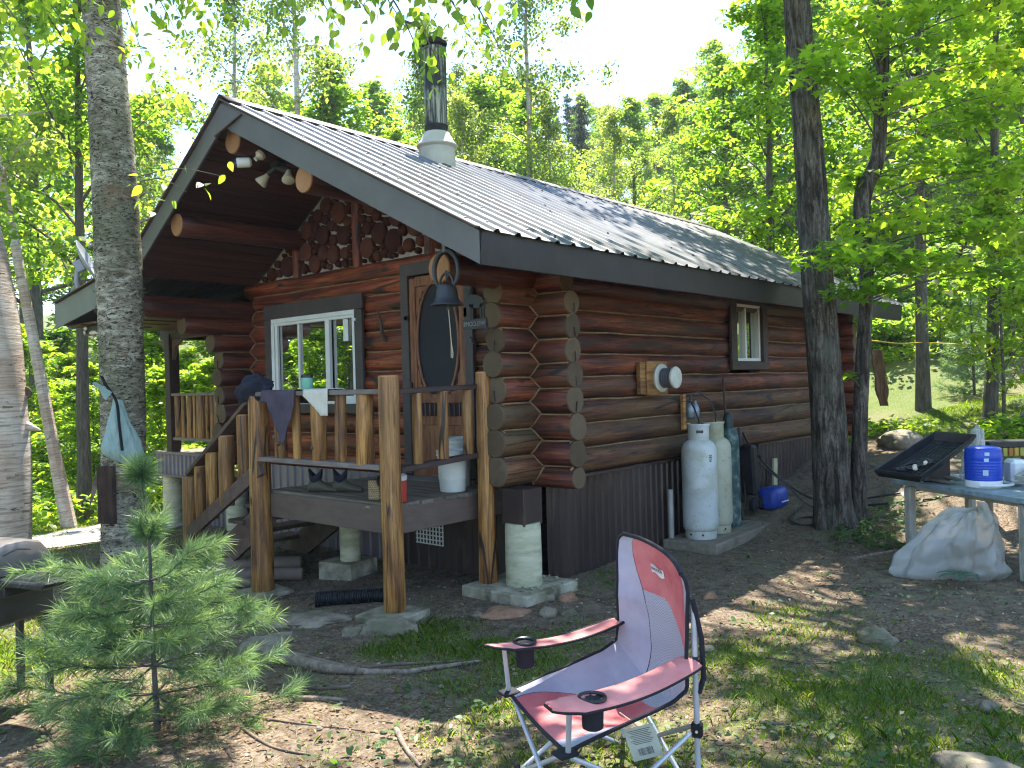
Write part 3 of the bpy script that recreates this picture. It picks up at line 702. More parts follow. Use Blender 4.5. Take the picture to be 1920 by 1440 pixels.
# peak gusset with its brown strip, drip edges
MB().prism([(RY - 0.36, roofz(RY - 0.36) - 0.045), (RY, RZ - 0.045), (RY + 0.10, roofz(RY + 0.10) - 0.045), (RY + 0.10, roofz(RY + 0.1) - 0.26)], (XF - 0.018, 0, 0), (0, 1, 0), (0, 0, 1), 0.008).build("peak_gusset", m_fascia, cabin)
MB().plank((XF - 0.024, RY - 0.37, roofz(RY - 0.36) - 0.05), (XF - 0.024, RY + 0.11, roofz(RY + 0.10) - 0.27), 0.016, 0.022, up=(1, 0, 0)).build("gusset_strip", m_ridge, cabin)
de = MB()
for y0, z0, y1, z1 in (right, left, pl): de.plank((XF - 0.012, y0, z0 - 0.004), (XF - 0.012, y1, z1 - 0.004), 0.05, 0.018)
de.build("drip_edge", m_ridge, cabin)
ev = MB(); P = []
for i in range(61):
    x = XF + 0.0 + (XB - XF) * i / 60; w = 0.006 * noise.noise((x * 0.9, 2, 2)); zt = roofz(EY) - 0.012
    P.append([V((x, EY + 0.02, zt)), V((x, EY - w, zt)), V((x, EY + 0.01 - 2 * w, zt - 0.11)), V((x, EY + 0.03 - w, zt - 0.235)), V((x, EY + 0.07, zt - 0.235)), V((x, EY + 0.05, zt - 0.05))])
ev.grid([r_[::-1] for r_ in P]); ev.build("eave_fascia", m_eave, cabin, angle=50)
MB().box(((XF + XB) / 2, 6.60, 2.90), (XB - XF, 0.02, 0.29)).build("porch_eave_fascia", m_fascia, cabin)
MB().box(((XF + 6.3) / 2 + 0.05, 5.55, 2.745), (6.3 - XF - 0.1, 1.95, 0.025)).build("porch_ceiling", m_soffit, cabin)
for yy in (5.0, 5.5, 6.0):
    MB().box((XF + 0.5, yy, 2.725), (0.9, 0.10, 0.012)).build("porch_ceiling_batten", m_purlin, cabin)

# fallen leaves and twigs lying on the metal
rl = np.random.default_rng(5); nn_ = 260; fx = rl.uniform(XF + .1, XB - .2, nn_); fy = rl.uniform(EY + .1, RY - .25, nn_); fl_v = []
for a_, b_ in zip(fx, fy):
    q_ = rl.uniform(0, 6.28); d1 = V((math.cos(q_), math.sin(q_), -SR * -math.sin(q_))) * rl.uniform(.012, .03); d2 = V((-math.sin(q_), math.cos(q_), SR * math.cos(q_))) * rl.uniform(.006, .014); c_ = V((a_, b_, roofz(b_) + 0.026)); fl_v += [c_ - d1, c_ - d2, c_ + d1, c_ + d2]
mm = MB(); mm.add(fl_v, [tuple(range(4 * k, 4 * k + 4)) for k in range(nn_)]); tag(mm.build("roof_leaf_litter", plain("dead_leaf_brown", (0.12, 0.075, 0.04), 0.9), cabin, smooth=False), kind="stuff")
# ---- stovepipe
cx0, cy0 = 0.74, 1.95; cz0 = roofz(cy0)
m_pipe = pm("stovepipe_sooty_steel", [(0.40, (0.020, 0.022, 0.024)), (0.50, (0.10, 0.11, 0.095)), (0.60, (0.30, 0.31, 0.25))], 3.0, (16, 16, 0.7), rough=0.5, bump=0.1, metal=0.5, stain=[((0.014, 0.014, 0.016), 1.6, 0.46, 0.54, 0.9, (1, 1, 1.2))])
m_boot = pm("flashing_boot", [(0.3, (0.36, 0.35, 0.30)), (0.7, (0.50, 0.49, 0.43))], 4, rough=0.6, bump=0.2, stain=[((0.30, 0.17, 0.08), 3, 0.6, 0.75, 0.7)])
m_soot = pm("soot_black", [(0.3, (0.008, 0.008, 0.008)), (0.7, (0.025, 0.024, 0.024))], 8, rough=0.8, bump=0.5)
st = MB().lathe([(0.128, 0), (0.130, 0.38), (0.134, 0.39), (0.134, 0.41), (0.130, 0.42), (0.130, 0.96), (0.137, 0.97), (0.137, 1.0), (0.12, 1.01)], (cx0, cy0, cz0 + 0.28), 28, close=False).build("stovepipe", m_pipe, cabin)
MB().lathe([(0.11, 0.90), (0.11, 1.05), (0.10, 1.06), (0.10, 1.09), (0.142, 1.095), (0.148, 1.115), (0.142, 1.15), (0.05, 1.17), (0, 1.17)], (cx0, cy0, cz0 + 0.22), 24).build("rain_cap", m_soot, st)
MB().lathe([(0.133, 0.40), (0.137, 0.395), (0.137, 0.335), (0.145, 0.32), (0.13, 0.31)], (cx0, cy0, cz0), 24, close=False).build("sealant_band", m_soot, st)
bt = MB().lathe([(0.215, -0.18), (0.205, 0.13), (0.235, 0.155), (0.235, 0.17), (0.20, 0.21), (0.145, 0.315), (0.13, 0.32)], (cx0, cy0, cz0), 28, close=False).build("flashing_boot", m_boot, st)

# ---- front window
win = MB()
for (c, s) in (((-0.135, 3.23, 2.80), (0.04, 1.92, 0.17)), ((-0.135, 2.345, 2.18), (0.038, 0.13, 1.06)), ((-0.135, 4.115, 2.18), (0.038, 0.13, 1.06)), ((-0.14, 3.23, 1.62), (0.045, 1.90, 0.10))):
    win.box(c, s)
window = win.build("front_window", m_trim, cabin)
tag(window, "white vinyl sliding window with brown board trim")
fr = MB()
for (c, s) in (((-0.10, 3.23, 2.69), (0.09, 1.64, 0.055)), ((-0.10, 3.23, 1.70), (0.09, 1.64, 0.055)), ((-0.10, 2.435, 2.19), (0.09, 0.05, 0.94)), ((-0.10, 4.025, 2.19), (0.09, 0.055, 0.94))):
    fr.box(c, s)
fr.build("vinyl_frame", m_vinyl, window)
sash = MB()
for (c, s) in (((-0.12, 3.955, 2.195), (0.035, 0.045, 0.90)), ((-0.115, 3.50, 2.195), (0.03, 0.032, 0.90)), ((-0.125, 2.915, 2.195), (0.045, 0.075, 0.90)), ((-0.118, 3.23, 2.645), (0.03, 1.56, 0.035)), ((-0.118, 3.23, 1.745), (0.03, 1.56, 0.035))):
    sash.box(c, s)
sash.build("sash_bars", m_vinyl, window)
for y0, y1, xx in ((3.516, 3.93, -0.095), (2.95, 3.485, -0.098), (2.46, 2.88, -0.088)):
    MB().box((xx, (y0 + y1) / 2, 2.195), (0.008, y1 - y0, 0.88), ch=0.001).build("pane", m_glass, window)
MB().box((-0.162, 2.385, 2.60), (0.02, 0.03, 0.03), ch=0.008).build("door_bell_button", m_vinyl, window)
# white sensor hanging behind the right pane
MB().box((-0.103, 2.62, 2.50), (0.016, 0.085, 0.25), ch=0.006).build("thermometer", m_vinyl, window)

# ---- side window
sw = MB()
for (c, s) in (((4.25, -0.145, 2.835), (1.10, 0.04, 0.09)), ((3.79, -0.145, 2.42), (0.16, 0.038, 0.75)), ((4.68, -0.145, 2.42), (0.19, 0.038, 0.75)), ((4.25, -0.15, 2.005), (1.10, 0.045, 0.11))):
    sw.box(c, s)
swin = sw.build("side_window", m_trimdark, cabin); tag(swin, "narrow white side window in dark board trim")
f2 = MB()
for (c, s) in (((4.22, -0.105, 2.775), (0.74, 0.09, 0.04)), ((4.22, -0.105, 2.08), (0.74, 0.09, 0.04)), ((3.885, -0.105, 2.42), (0.035, 0.09, 0.66)), ((4.555, -0.105, 2.42), (0.06, 0.09, 0.66)), ((4.16, -0.115, 2.42), (0.04, 0.05, 0.66))):
    f2.box(c, s)
f2.build("vinyl_frame", m_vinyl, swin)
MB().box((4.02, -0.09, 2.42), (0.24, 0.008, 0.64), ch=0.001).build("pane", m_glass, swin)
MB().box((4.355, -0.09, 2.42), (0.34, 0.008, 0.64), ch=0.001).build("pane", m_glass, swin)
MB().box((4.60, -0.17, 2.41), (0.07, 0.05, 0.72)).build("shutter_edge", m_trimdark, swin)

# ---- door with oval screen
door = MB()
for (c, s) in (((-0.135, 1.575, 2.01), (0.05, 0.11, 2.12)), ((-0.135, 0.665, 2.01), (0.05, 0.11, 2.12)), ((-0.137, 1.12, 3.045), (0.05, 1.02, 0.13))):
    door.box(c, s)
dframe = door.build("door_frame", m_trim, cabin)
dr = MB()
for (c, s) in (((-0.12, 1.475, 1.94), (0.035, 0.085, 2.02)), ((-0.12, 0.765, 1.94), (0.035, 0.085, 2.02)), ((-0.119, 1.12, 2.915), (0.035, 0.63, 0.10)), ((-0.119, 1.12, 1.72), (0.035, 0.63, 0.09)), ((-0.119, 1.12, 1.50), (0.035, 0.63, 0.09)), ((-0.119, 1.12, 0.99), (0.035, 0.63, 0.12))):
    dr.box(c, s)
sdoor = dr.build("screen_door", m_doorwood, cabin); tag(sdoor, "cedar screen door with dark oval screen and fretwork corners")
m_screen = plain("screen_mesh_dark", (0.014, 0.016, 0.02), 0.7, bump=0.3, bscale=120)
MB().box((-0.112, 1.12, 2.32), (0.006, 0.64, 1.12), ch=0.001).build("screen", m_screen, sdoor)
MB().box((-0.112, 1.12, 1.61), (0.006, 0.64, 0.13), ch=0.001).build("spindle_backing", m_screen, sdoor)
for k in range(9): MB().box((-0.124, 0.84 + k * 0.07, 1.61), (0.012, 0.012, 0.13), ch=0.002).build("spindle", m_doorwood, sdoor)
MB().box((-0.115, 1.12, 1.25), (0.018, 0.64, 0.42)).build("lower_panel", m_doorwood, sdoor)
ell = [V((-0.128, 1.12 + 0.295 * math.cos(a), 2.30 + 0.60 * math.sin(a))) for a in np.linspace(0, 2 * math.pi, 49)]
MB().tube(ell, 0.015, 8, caps=False).build("oval_ring", m_doorwood, sdoor)
for sy in (-1, 1):
    for sz in (-1, 1):
        cc = V((-0.122, 1.12 + sy * 0.315, 2.30 + sz * 0.56))
        f = MB()
        f.prism([(0, 0), (-sy * 0.19, 0), (-sy * 0.15, -sz * 0.05), (-sy * 0.10, -sz * 0.05), (-sy * 0.085, -sz * 0.11), (-sy * 0.05, -sz * 0.13), (-sy * 0.045, -sz * 0.22), (0, -sz * 0.30)][::(1 if sy * sz < 0 else -1)], cc, (0, 1, 0), (0, 0, 1), 0.014)
        f.build("fretwork", m_doorwood, sdoor)
        # brackets joining ring and frame
MB().box((-0.15, 1.50, 1.84), (0.03, 0.022, 0.11), ch=0.006).build("door_handle", m_black, sdoor)
for z in (2.55,): MB().box((-0.15, 0.70, z), (0.02, 0.05, 0.09), ch=0.003).build("hinge", m_black, sdoor)
MB().box((-0.15, 1.55, 2.55), (0.02, 0.06, 0.05), ch=0.003).build("hinge", m_black, sdoor)
MB().box((-0.13, 1.12, 0.915), (0.12, 1.02, 0.045)).build("door_sill", m_fascia, cabin)

# ---- skirting
def ribpanel(name, axis, fixed, a, b, z0, z1, mat, out, pitch=0.2, parent=cabin, depth=0.018):
    m = MB(); P = []; x = a
    prof_ = []
    while x < b - 1e-6:
        for dx, h in ((0, 0), (pitch * 0.56, 0), (pitch * 0.64, 1), (pitch * 0.92, 1)):
            if x + dx <= b: prof_.append((x + dx, h * depth))
        x += pitch
    prof_.append((b, 0))
    for z in (z0, z1):
        row = []
        for x, h in prof_:
            row.append(V((x, fixed + out * h, z)) if axis == 'x' else V((fixed + out * h, x, z)))
        P.append(row)
    if (axis == 'x') == (out < 0): P = P[::-1]
    m.grid(P); return m.build(name, mat, parent, angle=20)
for i in range(8):
    x0, x1 = i * 0.9125, (i + 1) * 0.9125
    ribpanel("skirting_panel", 'x', -0.115, x0, x1, min(G(x0, -0.12), G(x1, -0.12)) - 0.08, 0.945, m_skirt, -1, 0.115)
for i in range(5):
    y0, y1 = i * 0.928, (i + 1) * 0.928
    ribpanel("skirting_panel", 'y', -0.115, y0, y1, -0.15, 0.93, m_skirt if i < 2 else m_skirt_lt, -1, 0.155)
MB().box((3.65, -0.14, 0.955), (7.3, 0.05, 0.03)).build("skirting_trim", m_skirt, cabin)
vg = MB(); vx = -0.147
for k in range(9): vg.box((vx, 1.10 + k * 0.047, 0.365), (0.012, 0.012, 0.23), ch=0.002)
for k in range(6): vg.box((vx - 0.002, 1.29, 0.255 + k * 0.044), (0.014, 0.40, 0.010), ch=0.002)
vg.build("crawlspace_vent", m_vinyl, cabin)
MB().box((-0.37, -0.14, 0.78), (0.25, 0.25, 0.32)).build("pier_sleeve", m_skirt, cabin)
cp = MB().lathe([(0.158, 0.09), (0.160, 0.3), (0.157, 0.6), (0.15, 0.64), (0.0, 0.64)], (-0.38, -0.15, 0), 28).build("concrete_pier", m_tube_lt, cabin)
# direct-vent outlet on the long wall
bk = MB().box((1.86, -0.165, 1.87), (0.42, 0.06, 0.36)).box((1.60, -0.15, 1.87), (0.10, 0.05, 0.34)).build("vent_backing_board", m_post, cabin)
m_ventpl = plain("vent_cream", (0.52, 0.52, 0.43), 0.5)
vb = MB().lathe([(0.0, 0.0), (0.15, 0.0), (0.155, 0.02), (0.14, 0.035), (0.09, 0.04)], (1.92, -0.195, 1.87), 28, axis=(0, -1, 0)).build("vent_flange", m_ventpl, bk)
vr = MB()
for k in range(6): vr.lathe([(0.09, 0.0), (0.108, 0.004), (0.108, 0.012), (0.09, 0.016)], (1.92, -0.235 - k * 0.022, 1.87), 24, axis=(0, -1, 0))
vr.build("vent_fins", plain("vent_grey", (0.16, 0.17, 0.18), 0.5, 0.3), bk)
MB().lathe([(0.115, 0.0), (0.118, 0.02), (0.11, 0.03), (0.03, 0.034), (0, 0.034)], (1.92, -0.365, 1.87), 24, axis=(0, -1, 0)).build("vent_cap", m_ventpl, bk)
# spotlights under the gable
m_bulb = plain("flood_bulb_cream", (0.62, 0.58, 0.44), 0.35)
fl = MB().box((-1.10, RY - 0.02, RZ - 0.52), (0.12, 0.12, 0.05), ch=0.015).tube([(-1.10, RY, RZ - 0.54), (-1.13, RY + 0.1, RZ - 0.60)], 0.03, 10).tube([(-1.10, RY, RZ - 0.54), (-1.06, RY - 0.15, RZ - 0.60)], 0.03, 10).build("floodlight_base", m_black, cabin)
for a, ax in (((-1.13, RY + 0.10, RZ - 0.60), (-0.5, 0.45, -0.75)), ((-1.06, RY - 0.15, RZ - 0.60), (-0.3, -0.35, -0.9))):
    MB().lathe([(0.025, 0.0), (0.028, 0.03), (0.062, 0.11), (0.064, 0.125), (0.05, 0.135), (0, 0.138)], a, 18, axis=ax).build("flood_bulb", m_bulb, fl)
ml_ = MB().lathe([(0.05, 0), (0.05, 0.03), (0.022, 0.06), (0.022, 0.09)], (XF + 0.35, RY - 0.10, RZ - 0.475), 16, axis=(-0.6, 0.1, -0.6)).build("sensor_light", m_bulb, cabin)
MB().lathe([(0.03, 0), (0.048, 0.02), (0.05, 0.13), (0.045, 0.14), (0.035, 0.142)], (XF + 0.30, RY + 0.0, RZ - 0.545), 18, axis=(-0.9, 0.55, -0.1)).build("lamp_head", m_vinyl, ml_)
MB().lathe([(0.042, 0), (0.044, 0.01), (0.02, 0.02), (0, 0.022)], (XF + 0.175, RY + 0.077, RZ - 0.56), 18, axis=(-0.9, 0.55, -0.1)).build("lens", glass_mat("sensor_lens", (0.05, 0.12, 0.2), 0.4), ml_)
# ------------------------------------------------------------------ front deck with stair
deck = thing("front_deck", "small raised wooden deck with peeled-log posts and stair before the cabin door", "deck", (-0.9, 1.2, 0.0))
DZ = 0.90
x = -1.46; k = 0
while x < -0.20:
    m = MB(); L0, L1 = 0.265 + random.uniform(-.012, .012), 2.09 + random.uniform(-.01, .01)
    m.box((x + 0.068, (L0 + L1) / 2, DZ - 0.018 + random.uniform(-.002, .002)), (0.131, L1 - L0, 0.036), Matrix.Rotation(random.uniform(-.004, .004), 3, 'X'), ch=0.006)
    m.build("deck_board", m_deck, deck); x += 0.1385
MB().box((-1.462, 1.18, 0.765), (0.038, 1.74, 0.225)).build("rim_board", m_deckpaint, deck)
MB().box((-0.80, 0.285, 0.765), (1.30, 0.038, 0.223)).build("rim_board", m_deckpaint, deck)
MB().box((-0.80, 2.07, 0.765), (1.30, 0.038, 0.223)).build("rim_board", m_railbrown, deck)
for yy in (0.75, 1.2, 1.65): MB().box((-0.82, yy, 0.775), (1.24, 0.038, 0.20)).build("joist", m_railbrown, deck)
log((-1.53, 0.235, 0.05), (-1.535, 0.235, 1.93), 0.086, deck, [m_post, m_end_fresh], name="post", n=18, wav=0.10, taper=-0.08)
log((-1.53, 2.13, -0.08), (-1.53, 2.13, 1.79), 0.098, deck, [m_post, m_end_fresh], name="post", n=18, wav=0.10, taper=-0.18)
log((-0.52, 0.15, 0.08), (-0.52, 0.14, 1.95), 0.078, deck, [m_post, m_end_fresh], name="post", n=18, wav=0.12, taper=-0.15)
MB().plank((-1.53, 0.28, 1.815), (-1.53, 2.24, 1.815), 0.15, 0.042, m=0).build("top_rail", m_rail, deck)
MB().plank((-1.53, 0.30, 1.205), (-1.53, 2.10, 1.205), 0.13, 0.042).build("lower_rail", m_rail, deck)
MB().plank((-1.47, 0.225, 1.81), (-0.50, 0.205, 1.835), 0.10, 0.042).build("side_top_rail", m_trimdark, deck)
MB().plank((-1.46, 0.225, 1.18), (-0.46, 0.205, 1.235), 0.10, 0.045).build("side_lower_rail", m_trimdark, deck)
for yy, r in ((1.77, 0.058), (1.50, 0.040), (1.17, 0.066), (0.905, 0.037), (0.85, 0.03), (0.55, 0.075)):
    log((-1.53, yy, 1.225), (-1.53 + random.uniform(-.01, .01), yy + random.uniform(-.01, .01), 1.797), r, deck, [m_post, m_end_fresh], name="baluster", n=14, wav=0.16, taper=random.uniform(-.12, .12))
for xx, r in ((-1.25, 0.042), (-0.955, 0.047), (-0.66, 0.045)):
    log((xx, 0.218, 1.215), (xx, 0.216, 1.795), r, deck, [m_post, m_end_fresh], name="baluster", n=14, wav=0.16, taper=random.uniform(-.1, .1))
# knots on the near balusters
for p, r in (((-1.585, 1.79, 1.42), 0.022), ((-1.595, 1.19, 1.34), 0.020), ((-1.59, 1.73, 1.36), 0.017)):
    MB().lathe([(r * 1.3, -0.01), (r, 0.008), (r * 0.7, 0.014), (0, 0.016)], p, 12, axis=(-1, -0.3, 0.2)).build("knot", m_end, deck)
# stair: stringers, treads, slanted rails
for xx in (-1.44, -0.42):
    st_ = MB(); st_.prism([(2.06, 0.88), (2.06, 0.56), (3.20, -0.12), (3.52, -0.12), (3.52, 0.02)], (xx - 0.022, 0, 0), (0, 1, 0), (0, 0, 1), 0.044); st_.build("stringer", m_railbrown, deck)
for k in range(4):
    yy, zz = 2.28 + k * 0.30, 0.725 - k * 0.178
    MB().box((-0.93, yy + 0.08, zz), (1.14, 0.27, 0.042), ch=0.006).build("tread", m_railbrown, deck)
    MB().box((-1.40, yy + 0.05, zz - 0.07), (0.06, 0.20, 0.10)).build("cleat", m_railbrown, deck)
MB().plank((-1.53, 2.20, 1.77), (-1.53, 3.45, 0.985), 0.145, 0.042).build("stair_top_rail", m_railbrown, deck)
MB().plank((-1.585, 2.02, 1.13), (-1.585, 3.42, 0.37), 0.045, 0.14).build("stair_lower_rail", m_railbrown, deck)
for yy, r, b0, t0 in ((3.27, 0.058, 0.44, 1.07), (3.03, 0.06, 0.56, 1.22), (2.745, 0.074, 0.72, 1.40), (2.41, 0.062, 0.9, 1.61)):
    log((-1.53, yy, b0), (-1.53, yy - 0.01, t0), r, deck, [m_post, m_end_fresh], name="baluster", n=14, wav=0.2, taper=random.uniform(-.15, .15))
log((-1.54, 3.47, -0.05), (-1.54, 3.46, 0.95), 0.075, deck, [m_post, m_end_fresh], name="newel_post", n=16, wav=0.12)
# concrete under the posts
def slab(name, c, sx, sy, z0, z1, parent, rz=0.0, mat=None):
    m = MB(); m.box((c[0], c[1], (z0 + z1) / 2), (sx, sy, z1 - z0), Matrix.Rotation(rz, 3, 'Z'), ch=0.012); return m.build(name, mat or m_conc, parent)
slab("footing", (-1.56, 0.22), 0.44, 0.42, -0.09, 0.065, deck, 0.15)
slab("footing", (-1.52, 2.12), 0.40, 0.42, -0.2, -0.045, deck, -0.1)
slab("corner_footing", (-0.38, -0.10), 0.72, 0.74, -0.12, 0.105, cabin, 0.02)
slab("footing", (-0.72, 1.88), 0.42, 0.42, -0.12, 0.13, deck, 0.2)
MB().lathe([(0.10, 0.12), (0.105, 0.3), (0.10, 0.67)], (-0.72, 1.84, 0), 20).build("concrete_tube", m_tube_lt, deck)

# ------------------------------------------------------------------ side porch on the left of the cabin
porch = thing("side_porch", "shaded side porch with log balusters at the left of the cabin", "porch", (0.5, 5.8, 0.0))
PX = -0.25
MB().box((3.0, 5.80, 0.985), (6.5, 2.12, 0.04)).build("porch_floor", m_deck, porch)
MB().box((PX - 0.02, 5.80, 1.0), (0.06, 2.16, 0.04)).build("floor_nosing", m_rail, porch)
ribpanel("floor_skirt", 'y', PX - 0.02, 4.78, 6.88, 0.70, 0.975, m_skirt_lt, -1, 0.115, porch, 0.02)
MB().box((PX - 0.03, 5.83, 0.685), (0.05, 2.12, 0.03)).build("skirt_trim", m_rail, porch)
ribpanel("lower_skirt", 'y', 0.05, 4.75, 6.62, -0.25, 0.69, m_skirt_lt, -1, 0.115, porch, 0.02)
MB().box((3.0, 6.86, 0.84), (6.5, 0.03, 0.28)).build("side_skirt", m_skirt_lt, porch)
for yy in (6.72, 4.98): MB().lathe([(0.14, -0.35), (0.14, 0.3), (0.135, 0.68)], (-0.12, yy, 0), 20).build("concrete_pier", m_tube_lt, porch)
for xx in (PX + 0.05, 2.8, 5.9):
    MB().box((xx, 6.50, 1.80), (0.14, 0.14, 1.66), ch=0.008).build("porch_post", m_trimdark, porch)
MB().box((PX + 0.05, 6.42, 1.86), (0.145, 0.012, 1.64)).build("post_face", m_trimdark, porch)
MB().box((PX + 0.06, 5.75, 2.68), (0.12, 1.95, 0.15)).build("porch_beam", m_trimdark, porch)
MB().box((2.9, 6.50, 2.68), (6.2, 0.12, 0.15)).build("porch_beam", m_trimdark, porch)
for sy, yy in ((1, 6.58), (-1, 6.42)):
    MB().prism([(yy, 2.60), (yy + sy * 0.30, 2.60), (yy + sy * 0.10, 2.50), (yy, 2.30)][::sy], (PX + 0.02, 0, 0), (0, 1, 0), (0, 0, 1), 0.05).build("brace", m_railbrown, porch)
MB().plank((PX + 0.05, 5.15, 1.82), (PX + 0.05, 6.45, 1.82), 0.12, 0.04).build("porch_rail", m_rail, porch)
MB().plank((PX + 0.05, 5.15, 1.20), (PX + 0.05, 6.45, 1.20), 0.10, 0.04).build("porch_rail", m_rail, porch)
for yy, r in ((6.33, 0.052), (6.17, 0.036), (6.01, 0.045), (5.87, 0.028), (5.69, 0.066), (5.52, 0.030), (5.41, 0.034), (5.28, 0.040)):
    log((PX + 0.05, yy, 1.215), (PX + 0.05, yy, 1.80), r, porch, [m_post, m_end_fresh], name="baluster", n=12, wav=0.2, taper=random.uniform(-.1, .1))
MB().plank((1.0, 6.52, 1.82), (5.9, 6.52, 1.82), 0.12, 0.04).build("porch_rail", m_rail, porch)
# ------------------------------------------------------------------ things on and around the cabin
def cloth(name, mat, label, pts_rows, thick=0.006):
    m = MB(); m.grid(pts_rows); c = m.v; loc = V((sum(p[0] for p in c) / len(c), sum(p[1] for p in c) / len(c), min(p[2] for p in c)))
    o = m.build(name, mat, None, loc, angle=80); md = o.modifiers.new("thickness", 'SOLIDIFY'); md.thickness = thick
    tag(o, label, "cloth"); return o
def drape(y0, y1, zr, front, back, seed, xr=-1.53, hw=0.08, wave=0.012, skew=0.0, cut=None):
    rows = []; N, Mh = 22, 26
    for i in range(N + 1):
        u = i / N; y = y0 + (y1 - y0) * u; row = []
        f = front(u) if callable(front) else front; b = back(u) if callable(back) else back
        tot = b + 2 * hw + f
        for j in range(Mh + 1):
            s = tot * j / Mh
            if s < b: xx, zz, hang = xr + hw, zr - (b - s), (b - s)
            elif s < b + 2 * hw: xx, zz, hang = xr + hw - (s - b), zr + 0.006, 0
            else: xx, zz, hang = xr - hw, zr - (s - b - 2 * hw), s - b - 2 * hw
            sg = -1 if s > b + hw else 1
            fold = wave * min(1, hang * 6) * math.sin(u * 17 + seed + 2.4 * noise.noise((u * 3, hang * 2, seed))) 
            row.append(V((xx + sg * (0.008 + abs(fold)), y + skew * hang + 0.02 * noise.noise((u * 2, hang * 4, seed + 3)), zz + 0.006 * noise.noise((u * 5, hang * 4, seed)))))
        rows.append(row)
    return rows
m_shirt = pm("cotton_purple_grey", [(0.3, (0.045, 0.036, 0.052)), (0.7, (0.085, 0.066, 0.09))], 9, rough=0.95, bump=0.4, bscale=60, bdist=0.003)
m_navy = pm("cotton_navy", [(0.3, (0.008, 0.010, 0.018)), (0.7, (0.022, 0.026, 0.042))], 9, rough=0.95, bump=0.5, bscale=60, bdist=0.003)
m_rag = pm("cotton_cream", [(0.3, (0.50, 0.47, 0.38)), (0.7, (0.62, 0.59, 0.50))], 9, rough=0.95, bump=0.4, bscale=60, bdist=0.003)
cloth("hung_shirt", m_shirt, "purple-grey shirt draped over the deck rail with hanging corner", drape(1.93, 1.40, 1.838, lambda u: 0.10 + 0.40 * max(0, 1 - abs(u - 0.62) / 0.42), lambda u: 0.12, 1.0, wave=0.02, skew=-0.02))
cloth("hung_rag", m_rag, "cream rag hung over the deck rail beside the green mug", drape(1.27, 0.92, 1.838, lambda u: 0.05 + 0.17 * min(1, u * 1.3), 0.10, 4.0, wave=0.008))
# crumpled navy garment on the left post
rows = []
for i in range(25):
    th = math.pi * i / 24; row = []
    for j in range(37):
        ph = 2 * math.pi * j / 36
        d = V((math.sin(th) * math.cos(ph), math.sin(th) * math.sin(ph), math.cos(th)))
        rr = 1 + 0.30 * noise.noise(d * 2.1 + V((3, 1, 2))) + 0.16 * noise.noise(d * 6.0)
        row.append(V((-1.53, 2.19, 1.90)) + V((d.x * 0.125, d.y * 0.25, d.z * (0.10 if d.z > 0 else 0.17))) * rr + V((0, 0.30 * max(0, d.y) * 0, -0.20 * max(0, d.y) ** 2)))
    rows.append(row)
m = MB(); m.grid([r_[::-1] for r_ in rows]); tag(m.build("crumpled_shirt", m_navy, None, (-1.53, 2.19, 1.80), angle=80), "dark navy garment crumpled over the left deck post", "cloth")
# mug
m_mug = plain("mug_mint", (0.16, 0.40, 0.30), 0.35)
mug = MB().lathe([(0.0, 0.0), (0.046, 0.0), (0.05, 0.01), (0.052, 0.115), (0.048, 0.118), (0.045, 0.10)], (-1.53, 1.335, 1.838), 22).build("travel_mug", m_mug, None, (-1.53, 1.335, 1.838))
tag(mug, "mint green travel mug with black lid on the deck rail", "mug")
MB().lathe([(0.054, 0.112), (0.054, 0.132), (0.046, 0.142), (0.0, 0.142)], (-1.53, 1.335, 1.838), 22).build("lid", m_blackpl, mug)
# rubber boots
m_boot_ = plain("boot_olive", (0.055, 0.05, 0.032), 0.6)
def shoe(c, rz):
    c = V(c); rt = Matrix.Rotation(rz, 3, 'Z'); secs = []
    for t, w, h in ((0, 0.030, 0.075), (0.03, 0.042, 0.12), (0.08, 0.043, 0.135), (0.12, 0.042, 0.12), (0.17, 0.045, 0.085), (0.22, 0.05, 0.07), (0.26, 0.045, 0.058), (0.29, 0.028, 0.045)):
        secs.append([c + rt @ V((t, w * math.cos(a) * (1.0 if math.sin(a) < 0.3 else 0.85), h * 0.5 + h * 0.5 * math.sin(a))) for a in np.linspace(0, 2 * math.pi, 17)])
    m = MB(); m.grid(secs); m.add(secs[0][:-1], [tuple(range(16))]); m.add(secs[-1][:-1], [tuple(range(16))[::-1]])
    col = [c + rt @ V((0.075 + 0.055 * math.cos(a), 0.036 * math.sin(a), 0.112 + 0.02 * math.cos(2 * a))) for a in np.linspace(0, 2 * math.pi, 17)]
    col2 = [p + V((0, 0, 0.055 + 0.03 * abs(math.cos(a)))) + rt @ V((0.01 * math.cos(a), 0, 0)) for p, a in zip(col, np.linspace(0, 2 * math.pi, 17))]
    return m, col, col2
for k, (c, rz, lb) in enumerate((((-1.36, 1.60, 0.90), R(-65), "olive slip-on boot on the deck, the left one of the pair"), ((-1.25, 1.38, 0.90), R(-62), "olive slip-on boot on the deck, the right one of the pair"))):
    m, c1, c2 = shoe(c, rz); o = m.build("slip_on_boot", m_boot_, None, c, angle=60); tag(o, lb, "boot", "boots on the deck")
    q = MB(); q.grid([c1, c2]); oo = q.build("ankle_collar", m_navy, o); md = oo.modifiers.new("t", 'SOLIDIFY'); md.thickness = 0.008
